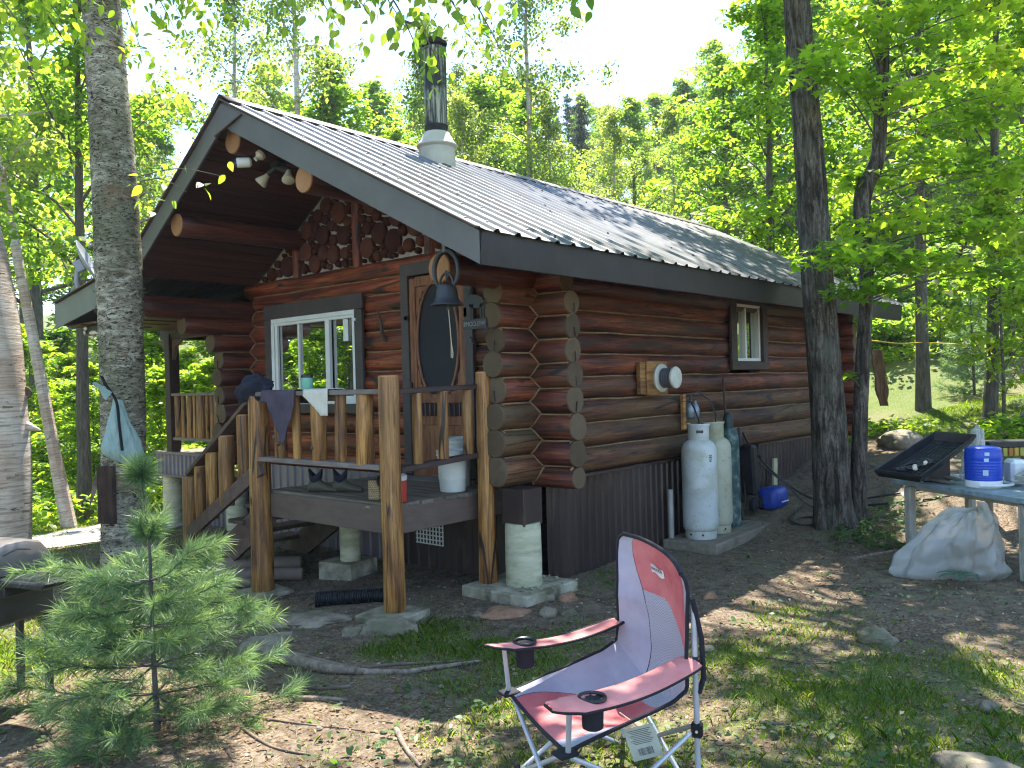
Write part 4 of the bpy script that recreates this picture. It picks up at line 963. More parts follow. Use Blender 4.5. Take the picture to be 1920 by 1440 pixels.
# woven basket / firewood starter tin
m_weave = NT("woven_cane"); vv = m_weave.coords((1, 1, 1)); bt_ = m_weave.n("ShaderNodeTexBrick"); bt_.inputs["Scale"].default_value = 26; bt_.inputs["Color1"].default_value = (0.42, 0.32, 0.17, 1); bt_.inputs["Color2"].default_value = (0.30, 0.20, 0.09, 1); bt_.inputs["Mortar"].default_value = (0.05, 0.03, 0.015, 1); bt_.inputs["Mortar Size"].default_value = 0.05; bt_.inputs["Row Height"].default_value = 0.4
mpp = m_weave.n("ShaderNodeTexCoord"); sp_ = m_weave.n("ShaderNodeSeparateXYZ"); m_weave.l(mpp.outputs["Object"], sp_.inputs[0]); cb_ = m_weave.n("ShaderNodeCombineXYZ"); m_weave.l(sp_.outputs["Y"], cb_.inputs[0]); m_weave.l(sp_.outputs["Z"], cb_.inputs[1]); m_weave.l(cb_.outputs[0], bt_.inputs["Vector"])
m_weave = m_weave.pbr(bt_.outputs["Color"], 0.7)
bs = MB().box((-1.36, 0.62, 0.985), (0.10, 0.13, 0.17), Matrix.Rotation(R(12), 3, 'Z'), ch=0.012).build("woven_basket", m_weave, None, (-1.36, 0.62, 0.90)); tag(bs, "small woven tan basket on the deck beside the red cooler", "basket")
# red and white water cooler
m_red = plain("cooler_red", (0.42, 0.045, 0.03), 0.4); m_cwhite = plain("cooler_white", (0.66, 0.68, 0.66), 0.4)
cl = MB().lathe([(0, 0), (0.098, 0), (0.102, 0.01), (0.105, 0.175), (0.10, 0.18)], (-1.36, 0.40, 0.90), 26).build("water_cooler", m_red, None, (-1.36, 0.40, 0.90)); tag(cl, "red drinks cooler with white lid on the deck behind the right post", "cooler")
MB().lathe([(0.105, 0.178), (0.108, 0.185), (0.108, 0.215), (0.085, 0.235), (0.05, 0.245), (0, 0.248)], (-1.36, 0.40, 0.90), 26).build("lid", m_cwhite, cl)
MB().tube([V((-1.40 + 0.0, 0.40 + 0.115 * math.cos(a), 1.09 + 0.02 + 0.075 * math.sin(a) * -1)) + V((-0.07 * math.sin(a), 0.02, 0)) for a in np.linspace(0, math.pi, 13)], 0.011, 8).build("handle", m_black, cl)
# pails
def pail(name, c, h, r0, r1, label, rot=0.0, bail=True):
    c = V(c); m = MB().lathe([(0, 0), (r0, 0), (r0 + 0.004, 0.01), (r1 - 0.004, h - 0.05), (r1 + 0.006, h - 0.048), (r1 + 0.004, h - 0.03), (r1, h - 0.03), (r1 + 0.008, h - 0.004), (r1 + 0.004, h), (r1 - 0.004, h - 0.004), (r1 - 0.012, h * 0.3), (0, h * 0.3)], c, 30)
    o = m.build(name, m_white, None, c); tag(o, label, "pail", "white pails on the deck")
    if bail:
        pts = [c + V((r1 * 1.02 * math.cos(a), r1 * 1.02 * math.sin(a) * 0.35 - r1 * 0.9 * math.sin(a), h - 0.04 - 0.10 * math.sin(a))) for a in np.linspace(0, math.pi, 15)]
        MB().tube(pts, 0.0035, 6).build("bail", m_black, o)
    return o
pail("white_pail", (-0.62, 0.46, 0.90), 0.37, 0.112, 0.138, "white pail with wire bail at the right corner of the deck")
pail("white_pail", (-0.36, 0.66, 0.90), 0.46, 0.112, 0.135, "taller white pail standing against the screen door", bail=False)
# dinner bell in its yoke
bx, by = -1.45, -0.37
bell = thing("dinner_bell", "black cast dinner bell in a horseshoe yoke hung under the right eave", "bell", (bx, by, 2.45))
yk = [V((bx, by + 0.13 * math.sin(a), 2.72 + 0.15 * math.cos(a))) for a in np.linspace(-2.5, 2.5, 31)]
MB().tube(yk, [0.010 + 0.012 * math.cos(a / 2) for a in np.linspace(-2.5, 2.5, 31)], 10, oval=1.0).build("yoke", m_black, bell)
MB().box((bx, by, 2.90), (0.05, 0.04, 0.09)).build("bracket", m_fascia, bell)
MB().lathe([(0.0, 0.165), (0.035, 0.163), (0.068, 0.15), (0.078, 0.12), (0.086, 0.06), (0.10, 0.03), (0.125, 0.008), (0.128, 0.0), (0.118, 0.0), (0.08, 0.05), (0.06, 0.13)], (bx, by, 2.455), 30, close=False).build("bell_cup", m_black, bell)
MB().tube([V((bx, by + 0.075 * math.sin(a), 2.60 + 0.10 * math.cos(a))) for a in np.linspace(-1.5, 1.5, 15)], 0.010, 8).build("crown", m_black, bell)
MB().tube([(bx, by, 2.64), (bx, by, 2.72)], 0.008, 8).build("stud", m_black, bell)
MB().tube([(bx, by - 0.01, 2.50), (bx, by - 0.012, 2.42)], 0.012, 8).build("clapper", m_black, bell)
m_cord = plain("cord_tan", (0.40, 0.34, 0.22), 0.9)
MB().tube([(bx, by - 0.012, 2.44), (bx + 0.005, by - 0.02, 2.30), (bx, by - 0.035, 2.17), (bx, by - 0.05, 2.09), (bx, by - 0.045, 2.055), (bx, by - 0.03, 2.06), (bx, by - 0.032, 2.12), (bx, by - 0.034, 2.18)], 0.0035, 6).build("pull_cord", m_cord, bell)
# moose silhouette sign on the log ends
sx = -0.565; oy, oz = 0.175, 2.43
sign = thing("moose_sign", "black metal moose silhouette sign fixed to the log ends by the door", "sign", (sx, oy, oz - 0.1))
mo = [(0.115, 0.155), (0.125, 0.175), (0.105, 0.205), (0.115, 0.23), (0.085, 0.225), (0.11, 0.275), (0.075, 0.255), (0.07, 0.30), (0.05, 0.265), (0.03, 0.29), (0.035, 0.245), (0.02, 0.225), (-0.02, 0.215), (-0.075, 0.19), (-0.105, 0.155), (-0.11, 0.10), (-0.105, 0.055), (-0.118, 0.03), (-0.10, 0.0), (-0.118, 0.0), (-0.13, 0.0), (-0.118, 0.0), (-0.085, 0.045), (-0.075, 0.10), (-0.03, 0.105), (0.02, 0.10), (0.04, 0.05), (0.045, 0.0), (0.065, 0.0), (0.06, 0.05), (0.075, 0.12), (0.10, 0.135)]
mo = [p for i, p in enumerate(mo) if i not in (18, 19, 20, 21)]
mo[18:18] = []
def silhouette(poly, name, parent):
    m = MB(); m.prism([(oy + a, oz + b) for a, b in poly], (sx - 0.012, 0, 0), (0, 1, 0), (0, 0, 1), 0.006); return m.build(name, m_black, parent, smooth=False)
body = [(0.118, 0.15), (0.130, 0.165), (0.120, 0.19), (0.075, 0.215), (0.03, 0.218), (-0.05, 0.20), (-0.10, 0.17), (-0.112, 0.12), (-0.085, 0.095), (-0.02, 0.098), (0.03, 0.09), (0.06, 0.11), (0.085, 0.15)]
silhouette(body, "body", sign)
for k, (a, w) in enumerate(((0.055, 0.016), (0.025, 0.013), (-0.075, 0.016), (-0.105, 0.013))):
    silhouette([(a - w / 2, 0.0), (a + w / 2, 0.0), (a + w * 0.6, 0.06), (a + w * 0.9, 0.13), (a - w * 0.9, 0.13), (a - w * 0.3, 0.06)], "leg", sign)
for s_ in (1, -0.6):
    silhouette([(0.07, 0.205), (0.08 + 0.05 * s_, 0.24), (0.075 + 0.055 * s_, 0.27), (0.07 + 0.035 * s_, 0.255), (0.07 + 0.03 * s_, 0.285), (0.065 + 0.012 * s_, 0.255), (0.055, 0.275), (0.055, 0.22)], "antler", sign)
MB().box((sx - 0.009, oy + 0.005, oz - 0.045), (0.008, 0.285, 0.09), ch=0.002).build("name_plate", m_black, sign)
def text(name, body, size, loc, rot, mat, parent, extrude=0.0015, space=1.0):
    cu = bpy.data.curves.new(name, 'FONT'); cu.body = body; cu.size = size; cu.extrude = extrude; cu.align_x = 'CENTER'; cu.align_y = 'CENTER'; cu.space_character = space
    o = bpy.data.objects.new(name, cu); COL.objects.link(o)
    dg = bpy.context.evaluated_depsgraph_get(); me = bpy.data.meshes.new_from_object(o.evaluated_get(dg)); bpy.data.objects.remove(o)
    t = link(name, me, mat, parent); off = wloc(parent) if parent else V((0, 0, 0))
    t.location = V(loc) - off; t.rotation_euler = rot; return t
m_letter = plain("letter_grey", (0.20, 0.21, 0.22), 0.6)
lt_ = text("lettering", "WELCOME", 0.056, (sx - 0.0145, oy + 0.005, oz - 0.045), (R(90), 0, R(-90)), m_letter, sign); lt_.scale = (-1, 1, 1)   # read from its back
MB().tube([(sx - 0.01, oy - 0.115, oz - 0.09), (sx - 0.01, oy - 0.115, oz - 0.20)], 0.002, 5).build("wire", m_black, sign)
MB().tube([(sx - 0.01, oy + 0.06, oz - 0.09), (sx - 0.012, oy + 0.055, oz - 0.15)], 0.002, 5).build("wire", m_black, sign)
MB().lathe([(0.006, 0.06), (0.02, 0.05), (0.028, 0.01), (0.03, 0.0), (0.02, 0.0)], (sx - 0.012, oy + 0.055, oz - 0.215), 14).build("little_bell", m_black, sign)
# antler between window and door
m_antl = plain("antler_dark", (0.07, 0.05, 0.035), 0.6)
an = MB().tube([(-0.13, 1.93, 2.36), (-0.17, 1.92, 2.42), (-0.19, 1.90, 2.50), (-0.18, 1.93, 2.57), (-0.17, 1.97, 2.63), (-0.165, 1.99, 2.67)], [0.022, 0.020, 0.017, 0.014, 0.009, 0.003], 10).tube([(-0.185, 1.905, 2.51), (-0.21, 1.86, 2.52), (-0.22, 1.81, 2.545)], [0.014, 0.009, 0.003], 8).tube([(-0.18, 1.93, 2.58), (-0.20, 1.97, 2.585), (-0.21, 2.03, 2.62)], [0.012, 0.008, 0.003], 8).lathe([(0.03, 0), (0.03, 0.015), (0.02, 0.02)], (-0.118, 1.93, 2.355), 12, axis=(-1, 0, .2))
tag(an.build("deer_antler", m_antl, None, (-0.13, 1.93, 2.36)), "dark deer antler hook on the log wall between window and door", "antler")
# satellite dish on the porch roof
dz = 3.12
dish = thing("satellite_dish", "grey satellite dish tilted on the side porch roof", "dish", (-1.50, 6.25, dz))
m_dish = plain("dish_grey", (0.27, 0.28, 0.31), 0.5)
ax = V((0.72, -0.5, 0.45)).normalized(); dc = V((-1.44, 6.22, dz + 0.42))
MB().lathe([(0.0, 0.0), (0.09, 0.006), (0.17, 0.022), (0.24, 0.045), (0.30, 0.072), (0.305, 0.07), (0.24, 0.04), (0.17, 0.016), (0.09, -0.002), (0, -0.008)], dc - ax * 0.02, 36, axis=ax).build("reflector", m_dish, dish)
bkp = dc - ax * 0.05
MB().box(bkp - ax * 0.03, (0.10, 0.12, 0.14), ax.to_track_quat('X', 'Z').to_matrix()).build("bracket", m_dish, dish)
MB().tube([bkp - ax * 0.06, bkp - ax * 0.08 + V((0, 0, -0.15)), (-1.50, 6.30, dz + 0.02)], 0.028, 12).build("mast", m_dish, dish)
MB().tube([bkp - ax * 0.08 + V((0, 0, -0.2)), (-1.58, 6.52, dz - 0.04)], 0.012, 8).tube([bkp - ax * 0.08 + V((0, 0, -0.2)), (-1.2, 6.5, dz - 0.04)], 0.012, 8).build("stay", m_dish, dish)
MB().tube([dc - ax * 0.04 + V((0, 0, -0.30)), dc + ax * 0.32 + V((0, 0, -0.33))], 0.016, 8).build("feed_arm", m_dish, dish)
MB().box(dc + ax * 0.34 + V((0, 0, -0.31)), (0.08, 0.06, 0.09)).build("feed_head", m_dish, dish)
MB().box((-1.50, 6.29, dz - 0.015), (0.16, 0.16, 0.03)).build("foot", m_dish, dish)
# black and white carved ornament hung under the porch eave
orn = thing("carved_ornament", "black and cream carved ornament hung under the side porch roof edge", "ornament", (-1.45, 6.05, 2.60))
MB().box((-1.45, 5.95, 2.665), (0.04, 0.62, 0.13)).build("board", m_black, orn)
m_cream = plain("carved_cream", (0.62, 0.53, 0.40), 0.7)
for c, s in (((-1.485, 6.17, 2.70), (0.03, 0.10, 0.05)), ((-1.485, 6.20, 2.65), (0.03, 0.05, 0.06)), ((-1.49, 5.93, 2.63), (0.05, 0.22, 0.05)), ((-1.49, 5.76, 2.61), (0.05, 0.16, 0.045)), ((-1.49, 5.95, 2.575), (0.04, 0.07, 0.05))):
    b = MB(); b.lathe([(0.0, -1.0), (0.55, -0.8), (0.9, -0.35), (1.0, 0.1), (0.8, 0.6), (0.45, 0.9), (0, 1.0)], (0, 0, 0), 14); b.v = [(c[0] + p[0] * s[0] / 2, c[1] + p[2] * s[1] / 2, c[2] + p[1] * s[2] / 2) for p in b.v]; b.build("carving", m_cream, orn)
# ------------------------------------------------------------------ gas cylinders by the long wall
PZ = 0.13
pad = MB().box((2.72, -0.46, 0.035), (1.66, 0.62, 0.19), Matrix.Rotation(R(3), 3, 'Z'), ch=0.012).build("concrete_pad", pm("pad_weathered", [(0.3, (0.12, 0.10, 0.07)), (0.7, (0.24, 0.205, 0.15))], 4, (1, 3, 3), rough=0.9, bump=0.5), None, (2.72, -0.46, -0.06))
tag(pad, "low weathered pad carrying the gas cylinders", "pad")
def gas_tank(loc, mat, label, rz, slot):
    t = thing("propane_tank", label, "gas tank", loc, "propane tanks by the wall", rz); c = V((0, 0, 0)); q = t.location.copy(); t.location = (0, 0, 0)
    MB().lathe([(0.165, 0.0), (0.168, 0.02), (0.168, 0.085), (0.175, 0.09), (0.186, 0.115), (0.190, 0.16), (0.190, 0.55), (0.1905, 0.553), (0.190, 0.556), (0.190, 0.93), (0.182, 0.985), (0.160, 1.025), (0.12, 1.055), (0.06, 1.07), (0.0, 1.072)], c, 40).build("body", mat, t, angle=50)
    m = MB(); n = 30; P = []
    for z, r in ((1.035, 0.105), (1.05, 0.106), (1.205, 0.108), (1.222, 0.118), (1.235, 0.118)):
        P.append([V((r * math.cos(a), r * math.sin(a), z)) for a in np.linspace(R(-140), R(140), n)])
    m.grid([r_ for r_ in P]); o = m.build("collar", mat, t, angle=60); md = o.modifiers.new("t", 'SOLIDIFY'); md.thickness = 0.006
    if slot:
        MB().box((0.109, 0.0, 1.15), (0.008, 0.075, 0.032), ch=0.003).build("hand_hole", m_black, t)
    MB().lathe([(0.03, 1.06), (0.03, 1.10), (0.018, 1.11), (0.018, 1.15), (0.03, 1.155), (0.03, 1.175), (0, 1.18)], c, 12).build("valve", plain("brass_valve", (0.35, 0.27, 0.12), 0.4, 0.8), t)
    MB().lathe([(0.012, 0), (0.012, 0.004), (0, 0.005)], (0.1675, 0.0, 0.05), 10, axis=(1, 0, 0)).build("foot_hole", m_black, t)
    for s in (-0.1,): MB().lathe([(0.012, 0), (0.012, 0.004), (0, 0.005)], (0.12, -0.118, 0.05), 10, axis=(1, -1, 0)).build("foot_hole", m_black, t)
    t.location = q; return t
t1 = gas_tank((2.22, -0.47, PZ), m_tank, "white propane tank at the front of the pair by the log wall", R(215), True)
t2 = gas_tank((2.62, -0.44, PZ), m_tank2, "yellowed propane tank behind the whiter one", R(245), False)
# stencilled data on the front tank
dat = MB()
for r_ in range(4):
    for k in range(5):
        if random.random() < 0.85:
            a = R(215 - 215) + R(28) + k * 0.035; dat.box((0.1915 * math.cos(a), 0.1915 * math.sin(a), 0.90 - r_ * 0.020), (0.002, 0.005, random.choice((0.011, 0.014))), Matrix.Rotation(a, 3, 'Z'), ch=0.0003)
t1q = t1.location.copy(); t1.location = (0, 0, 0); dat.build("stencil_marks", m_black, t1); t1.location = t1q
gc = thing("gas_cylinder", "scuffed dark green welding gas cylinder beside the propane tanks", "gas cylinder", (3.03, -0.42, PZ))
q = gc.location.copy(); gc.location = (0, 0, 0)
MB().lathe([(0, 0), (0.118, 0), (0.125, 0.02), (0.125, 0.05), (0.118, 0.07), (0.118, 1.02), (0.112, 1.06), (0.09, 1.11), (0.06, 1.14), (0.0, 1.145)], (0, 0, 0), 32).build("body", m_cylgreen, gc)
MB().lathe([(0.058, 1.12), (0.058, 1.24), (0.05, 1.29), (0.03, 1.315), (0, 1.32)], (0, 0, 0), 20).build("valve_cap", plain("cap_dark_green", (0.014, 0.03, 0.028), 0.5), gc)
gc.location = q
# stake, regulators and hose above the tanks
stk = MB().box((2.44, -0.17, 1.48), (0.06, 0.04, 0.40)).build("wooden_stake", m_post, None, (2.44, -0.17, 1.28)); tag(stk, "short yellow wooden batten on the log wall above the propane tanks", "batten")
reg = thing("gas_regulators", "grey twin gas regulators with black hose over the propane tanks", "regulator", (2.52, -0.20, 1.38))
m_reg = plain("regulator_grey", (0.22, 0.26, 0.29), 0.4, 0.4)
for xx, zz in ((2.54, 1.53), (2.66, 1.52)):
    MB().lathe([(0.03, 0), (0.045, 0.02), (0.05, 0.10), (0.035, 0.15), (0.018, 0.17), (0.018, 0.20)], (xx, -0.20, zz - 0.12), 16).build("regulator_body", m_reg, reg)
MB().tube([(2.52, -0.20, 1.58), (2.56, -0.21, 1.68), (2.66, -0.25, 1.70), (2.76, -0.33, 1.60), (2.74, -0.42, 1.42), (2.66, -0.44, 1.31)], 0.009, 8).build("hose", m_black, reg)
MB().tube([(2.53, -0.21, 1.60), (2.42, -0.32, 1.52), (2.30, -0.44, 1.38), (2.24, -0.46, 1.29)], 0.009, 8).build("hose", m_black, reg)
pv = MB().lathe([(0.03, 0), (0.03, 0.52), (0.026, 0.525)], (2.02, -0.22, PZ), 16); tag(pv.build("drain_stub", plain("pvc_grey", (0.32, 0.31, 0.27), 0.6), None, (2.02, -0.22, PZ)), "grey plastic pipe stub standing beside the front propane tank", "pipe")
# trimmer, hoses, blue can further along the wall
zb = G(3.9, -0.5)
trim = thing("pressure_washer", "black garden machine leaning on the skirting past the gas cylinders", "machine", (3.75, -0.42, zb))
MB().box((3.72, -0.34, zb + 0.50), (0.16, 0.20, 0.62), Matrix.Rotation(R(-6), 3, 'Y'), ch=0.03).build("housing", m_blackpl, trim)
MB().tube([(3.66, -0.32, zb + 0.05), (3.68, -0.26, zb + 0.80), (3.72, -0.22, zb + 1.02)], 0.018, 8).build("handle_bar", m_blackpl, trim)
MB().box((3.86, -0.38, zb + 0.72), (0.12, 0.12, 0.16), Matrix.Rotation(R(20), 3, 'Y'), ch=0.02).build("motor", m_blackpl, trim)
for xx in (3.60, 3.85): MB().lathe([(0.085, -0.02), (0.09, 0.0), (0.085, 0.03), (0.03, 0.035)], (xx, -0.44, zb + 0.09), 18, axis=(0, -1, 0)).build("wheel", m_blackpl, trim)
m_blue = plain("can_blue", (0.018, 0.05, 0.30), 0.4)
bc = thing("blue_can", "blue plastic fuel can lying beside the hoses at the wall", "can", (4.02, -0.52, zb))
rows = []
for t_, w_ in ((-0.21, 0.4), (-0.20, 0.8), (-0.17, 1.0), (0.12, 1.0), (0.17, 0.85), (0.20, 0.55), (0.21, 0.3)):
    rows.append([V((4.02 + t_, -0.52 + 0.13 * w_ * (abs(math.cos(a)) ** 0.6) * (1 if math.cos(a) > 0 else -1), zb + 0.14 + 0.135 * w_ * (abs(math.sin(a)) ** 0.6) * (1 if math.sin(a) > 0 else -1))) for a in np.linspace(0, 2 * math.pi, 25)])
m = MB(); m.grid(rows[::-1]); m.add(rows[0][:-1], [tuple(range(24))]); m.add(rows[-1][:-1], [tuple(range(24))[::-1]]); m.build("can_body", m_blue, bc, angle=60)
MB().lathe([(0.03, 0), (0.03, 0.03), (0.02, 0.035)], (4.23, -0.52, zb + 0.17), 14, axis=(1, 0, 0.1)).build("cap", m_blackpl, bc)
MB().box((4.02, -0.665, zb + 0.10), (0.20, 0.01, 0.014), ch=0.002).build("label_strip", m_vinyl, bc)
sl = MB().box((4.75, -0.22, G(4.75, -0.22) + 0.17), (0.12, 0.03, 0.40), Matrix.Rotation(R(4), 3, 'Y')); tag(sl.build("board_offcut", plain("board_pale", (0.40, 0.37, 0.22), 0.8), None, (4.75, -0.22, G(4.75, -0.22))), "pale board offcut standing against the skirting", "board")
def gpath(pts, r, lift=0.0):
    out = []
    for i in range(len(pts) - 1):
        a, b = V((*pts[i], 0)), V((*pts[i + 1], 0)); n = max(2, int((b - a).length / 0.12))
        for k in range(n): p = a.lerp(b, k / n); out.append(V((p.x, p.y, G(p.x, p.y) + r + lift)))
    p = pts[-1]; out.append(V((p[0], p[1], G(*p) + r + lift))); return out
def hose(name, pts3, r, mat, label, cat="hose"):
    sp = smooth_path(pts3); m = MB().tube(sp, r, 8); o = m.build(name, mat, None, pts3[-1]); tag(o, label, cat); return o
hose("black_hose", [(3.95, -0.16, 1.15), (4.1, -0.2, 0.95), (4.35, -0.4, 0.60), gz(4.45, -0.75, 0.02), gz(4.5, -1.1, 0.015), gz(4.9, -1.5, 0.015), gz(5.3, -2.2, 0.015), gz(5.8, -2.8, 0.015)], 0.012, m_blackpl, "black hose hanging from the wall and running towards the table")
hose("black_hose", [(3.98, -0.17, 0.95), (4.12, -0.3, 0.75), (4.2, -0.6, 0.5), gz(4.25, -0.95, 0.02), gz(4.6, -1.45, 0.015), gz(4.9, -2.1, 0.015), gz(5.2, -2.7, 0.015), gz(5.3, -3.2, 0.015)], 0.012, m_blackpl, "second black hose, the nearer loop on the ground past the maple")
hose("black_hose", [gz(3.45, -1.0, 0.015), gz(3.75, -0.9, 0.015), gz(3.95, -1.0, 0.015), gz(3.9, -1.2, 0.015), gz(3.6, -1.22, 0.015), gz(3.45, -1.05, 0.02), gz(3.7, -0.85, 0.03), gz(4.2, -0.8, 0.015)], 0.011, m_blackpl, "coil of black hose on the dirt before the maple trunk")
# thin stick leaning on the logs
sk = MB().tube([(3.3, -0.45, 0.16), (3.42, -0.20, 1.2), (3.45, -0.16, 1.85)], 0.014, 8); tag(sk.build("dark_stake", m_trimdark, None, (3.3, -0.45, 0.15)), "thin dark stake leaning on the log wall behind the green cylinder", "stake")

# ------------------------------------------------------------------ drain pipe, offcut logs
dp = MB(); prof_ = []
L = 0.62; n = 31
for i in range(n * 3):
    prof_.append((0.058 + (0.010 if i % 3 == 1 else 0.0), L * i / (n * 3 - 1)))
prof_ += [(0.05, L), (0.05, L - 0.2)]
dc0 = V((-1.66, 1.12, G(-1.6, 1.1) + 0.062)); dp.lathe([(0.05, 0.2), (0.05, 0)] + prof_, dc0, 22, axis=(0.72, -0.62, 0.0), close=False)
tag(dp.build("drain_pipe", m_blackpl, None, (-1.66, 1.12, G(-1.6, 1.1))), "short black corrugated drain pipe on the dirt under the deck", "pipe")
for a, b, r, lb in (((-1.62, 2.95), (-0.9, 2.45), 0.085, "thick weathered log lying under the stair"), ((-1.7, 2.72), (-1.05, 2.2), 0.06, "thin weathered log lying behind the left deck post"), ((-1.85, 2.62), (-1.45, 2.32), 0.045, "small split log offcut beside the left footing")):
    p0, p1 = gz(*a, r), gz(*b, r); tl = thing("log_offcut", lb, "log", gz(*a)); log(p0, p1, r, tl, [plain("log_weathered_%d" % int(r * 1000), (0.20, 0.15, 0.11), 0.85), m_end], name="round_log", n=14, wav=0.15)

# ------------------------------------------------------------------ work table on the right
tA, tB = V((2.98, -2.18, 0)), V((1.98, -3.62, 0)); td = (tB - tA).normalized(); tn = V((-td.y, td.x, 0));
if tn.dot(V((1, 0, 0))) < 0: tn = -tn
TZ = 0.785
table = thing("work_table", "weathered grey plastic table on pale square legs at the right", "table", gz(2.6, -2.9))
m_ttop = pm("table_top_grey", [(0.3, (0.15, 0.20, 0.21)), (0.7, (0.25, 0.31, 0.32))], 5, (3, 3, 3), rough=0.6, bump=0.3, stain=[((0.08, 0.085, 0.07), 7, 0.5, 0.75, 0.7), ((0.40, 0.42, 0.40), 11, 0.66, 0.75, 0.5)])
m_tleg = pm("table_leg_pale", [(0.3, (0.30, 0.28, 0.22)), (0.7, (0.42, 0.40, 0.33))], 4, (3, 3, 1), rough=0.7, bump=0.3, stain=[((0.14, 0.125, 0.085), 5, 0.5, 0.75, 0.7)])
trot = Matrix((td, tn, V((0, 0, 1)))).transposed()
tc = (tA + tB) / 2 + tn * 0.46 + V((0, 0, TZ - 0.02)); TL = (tB - tA).length
rp = []
hw, hd, rr = TL / 2, 0.46, 0.10
for cx_, cy_, a0 in ((hw - rr, hd - rr, 0), (-hw + rr, hd - rr, 90), (-hw + rr, -hd + rr, 180), (hw - rr, -hd + rr, 270)):
    for k in range(7): a = R(a0 + k * 15); rp.append((cx_ + rr * math.cos(a), cy_ + rr * math.sin(a)))
m = MB(); m.prism(rp, tc - V((0, 0, 0.02)), td, tn, 0.04); m.build("table_top", m_ttop, table, angle=50)
for s in (-1, 1):
    m = MB(); m.plank(tc + td * (s * hw * 0.0) + tn * (s * 0.30) - V((0, 0, 0.05)) - td * (hw - 0.15), tc + tn * (s * 0.30) - V((0, 0, 0.05)) + td * (hw - 0.15), 0.03, 0.06); m.build("apron", m_tleg, table)
for a in (-1, 1):
    for b in (-1, 1):
        p = tc + td * (a * (hw - 0.20)) + tn * (b * 0.36); g = G(p.x, p.y) - 0.02; t_ = MB()
        t_.box((p.x, p.y, (g + TZ - 0.06) / 2), (0.085, 0.075, TZ - 0.06 - g), trot, ch=0.012)
        for s in (-1, 1): t_.box(V((p.x, p.y, (g + TZ - 0.06) / 2)) + td * (0.022 * s) - tn * 0.04, (0.016, 0.012, (TZ - 0.06 - g) * 0.96), trot, ch=0.003)
        t_.build("leg", m_tleg, table)
# black tray propped up on the left of the table
tr = thing("boot_tray", "large black plastic tray propped at a slant on the left end of the table", "tray", (3.05, -2.45, TZ))
t0, t1_, t2_, t3 = V((2.26, -2.28, 0.95)), V((2.33, -2.67, 0.90)), V((3.12, -2.97, 1.24)), V((3.07, -2.61, 1.27))
nz_ = (t1_ - t0).cross(t3 - t0).normalized()
if nz_.z < 0: nz_ = -nz_
def trp(u, v, d): return t0.lerp(t1_, u).lerp(t3.lerp(t2_, u), v) - nz_ * d
m = MB(); ins = 0.07
rim = [trp(0, 0, 0), trp(1, 0, 0), trp(1, 1, 0), trp(0, 1, 0)]; rim2 = [trp(.025, .012, 0.004), trp(.975, .012, 0.004), trp(.975, .988, 0.004), trp(.025, .988, 0.004)]
bot = [trp(.08, .05, 0.085), trp(.92, .05, 0.085), trp(.92, .95, 0.085), trp(.08, .95, 0.085)]
lip = [p - nz_ * 0.03 for p in rim]; obot = [trp(.06, .035, 0.092), trp(.94, .035, 0.092), trp(.94, .965, 0.092), trp(.06, .965, 0.092)]
vs = rim + rim2 + bot + lip + obot; fs = []
for i in range(4):
    j = (i + 1) % 4; fs += [(i, j, 4 + j, 4 + i), (4 + i, 4 + j, 8 + j, 8 + i), (12 + i, 12 + j, j, i), (16 + i, 16 + j, 12 + j, 12 + i)]
fs += [(8, 9, 10, 11), (19, 18, 17, 16)]
m.add(vs, fs); m.build("tray_shell", m_blackpl, tr, smooth=False)
gr = MB()
for k in range(1, 12): gr.plank(trp(.1, .05 + k * .075, .078), trp(.9, .05 + k * .075, .078), 0.008, 0.008, up=nz_)
for k in range(1, 9): gr.plank(trp(.08 + k * .093, .08, .076), trp(.08 + k * .093, .93, .076), 0.008, 0.008, up=nz_)
gr.build("grid_ribs", m_blackpl, tr)
pr = MB().box((3.00, -2.62, 0.935), (0.26, 0.24, 0.30), Matrix.Rotation(R(20), 3, 'Z'), ch=0.01); tag(pr.build("black_crate", m_blackpl, None, (3.00, -2.62, 0.785)), "dark crate propping up the back of the black tray", "crate")
jk = thing("tangled_straps", "tangle of black straps and pale scraps lying in the black tray", "straps", trp(.55, .4, .07))
rnd = random.Random(5)
for k in range(4):
    pts = [trp(.45 + .22 * math.cos(k + i * .9) * rnd.uniform(.5, 1), .30 + .16 * math.sin(k * 2 + i * 0.9) * rnd.uniform(.5, 1), .060 - .012 * (i % 2)) for i in range(9)]
    MB().tube(smooth_path(pts, 4), 0.008, 6).build("strap", m_blackpl, jk)
for k in range(7):
    c = trp(.62 + rnd.uniform(-.12, .12), .30 + rnd.uniform(-.10, .12), .055); b = MB().lathe([(0, -.02), (.02, -.012), (.028, 0), (.018, .014), (0, .018)], c, 7, axis=(rnd.uniform(-1, 1), rnd.uniform(-1, 1), 1)); b.build("scrap", m_cream if k % 2 else m_blackpl, jk)
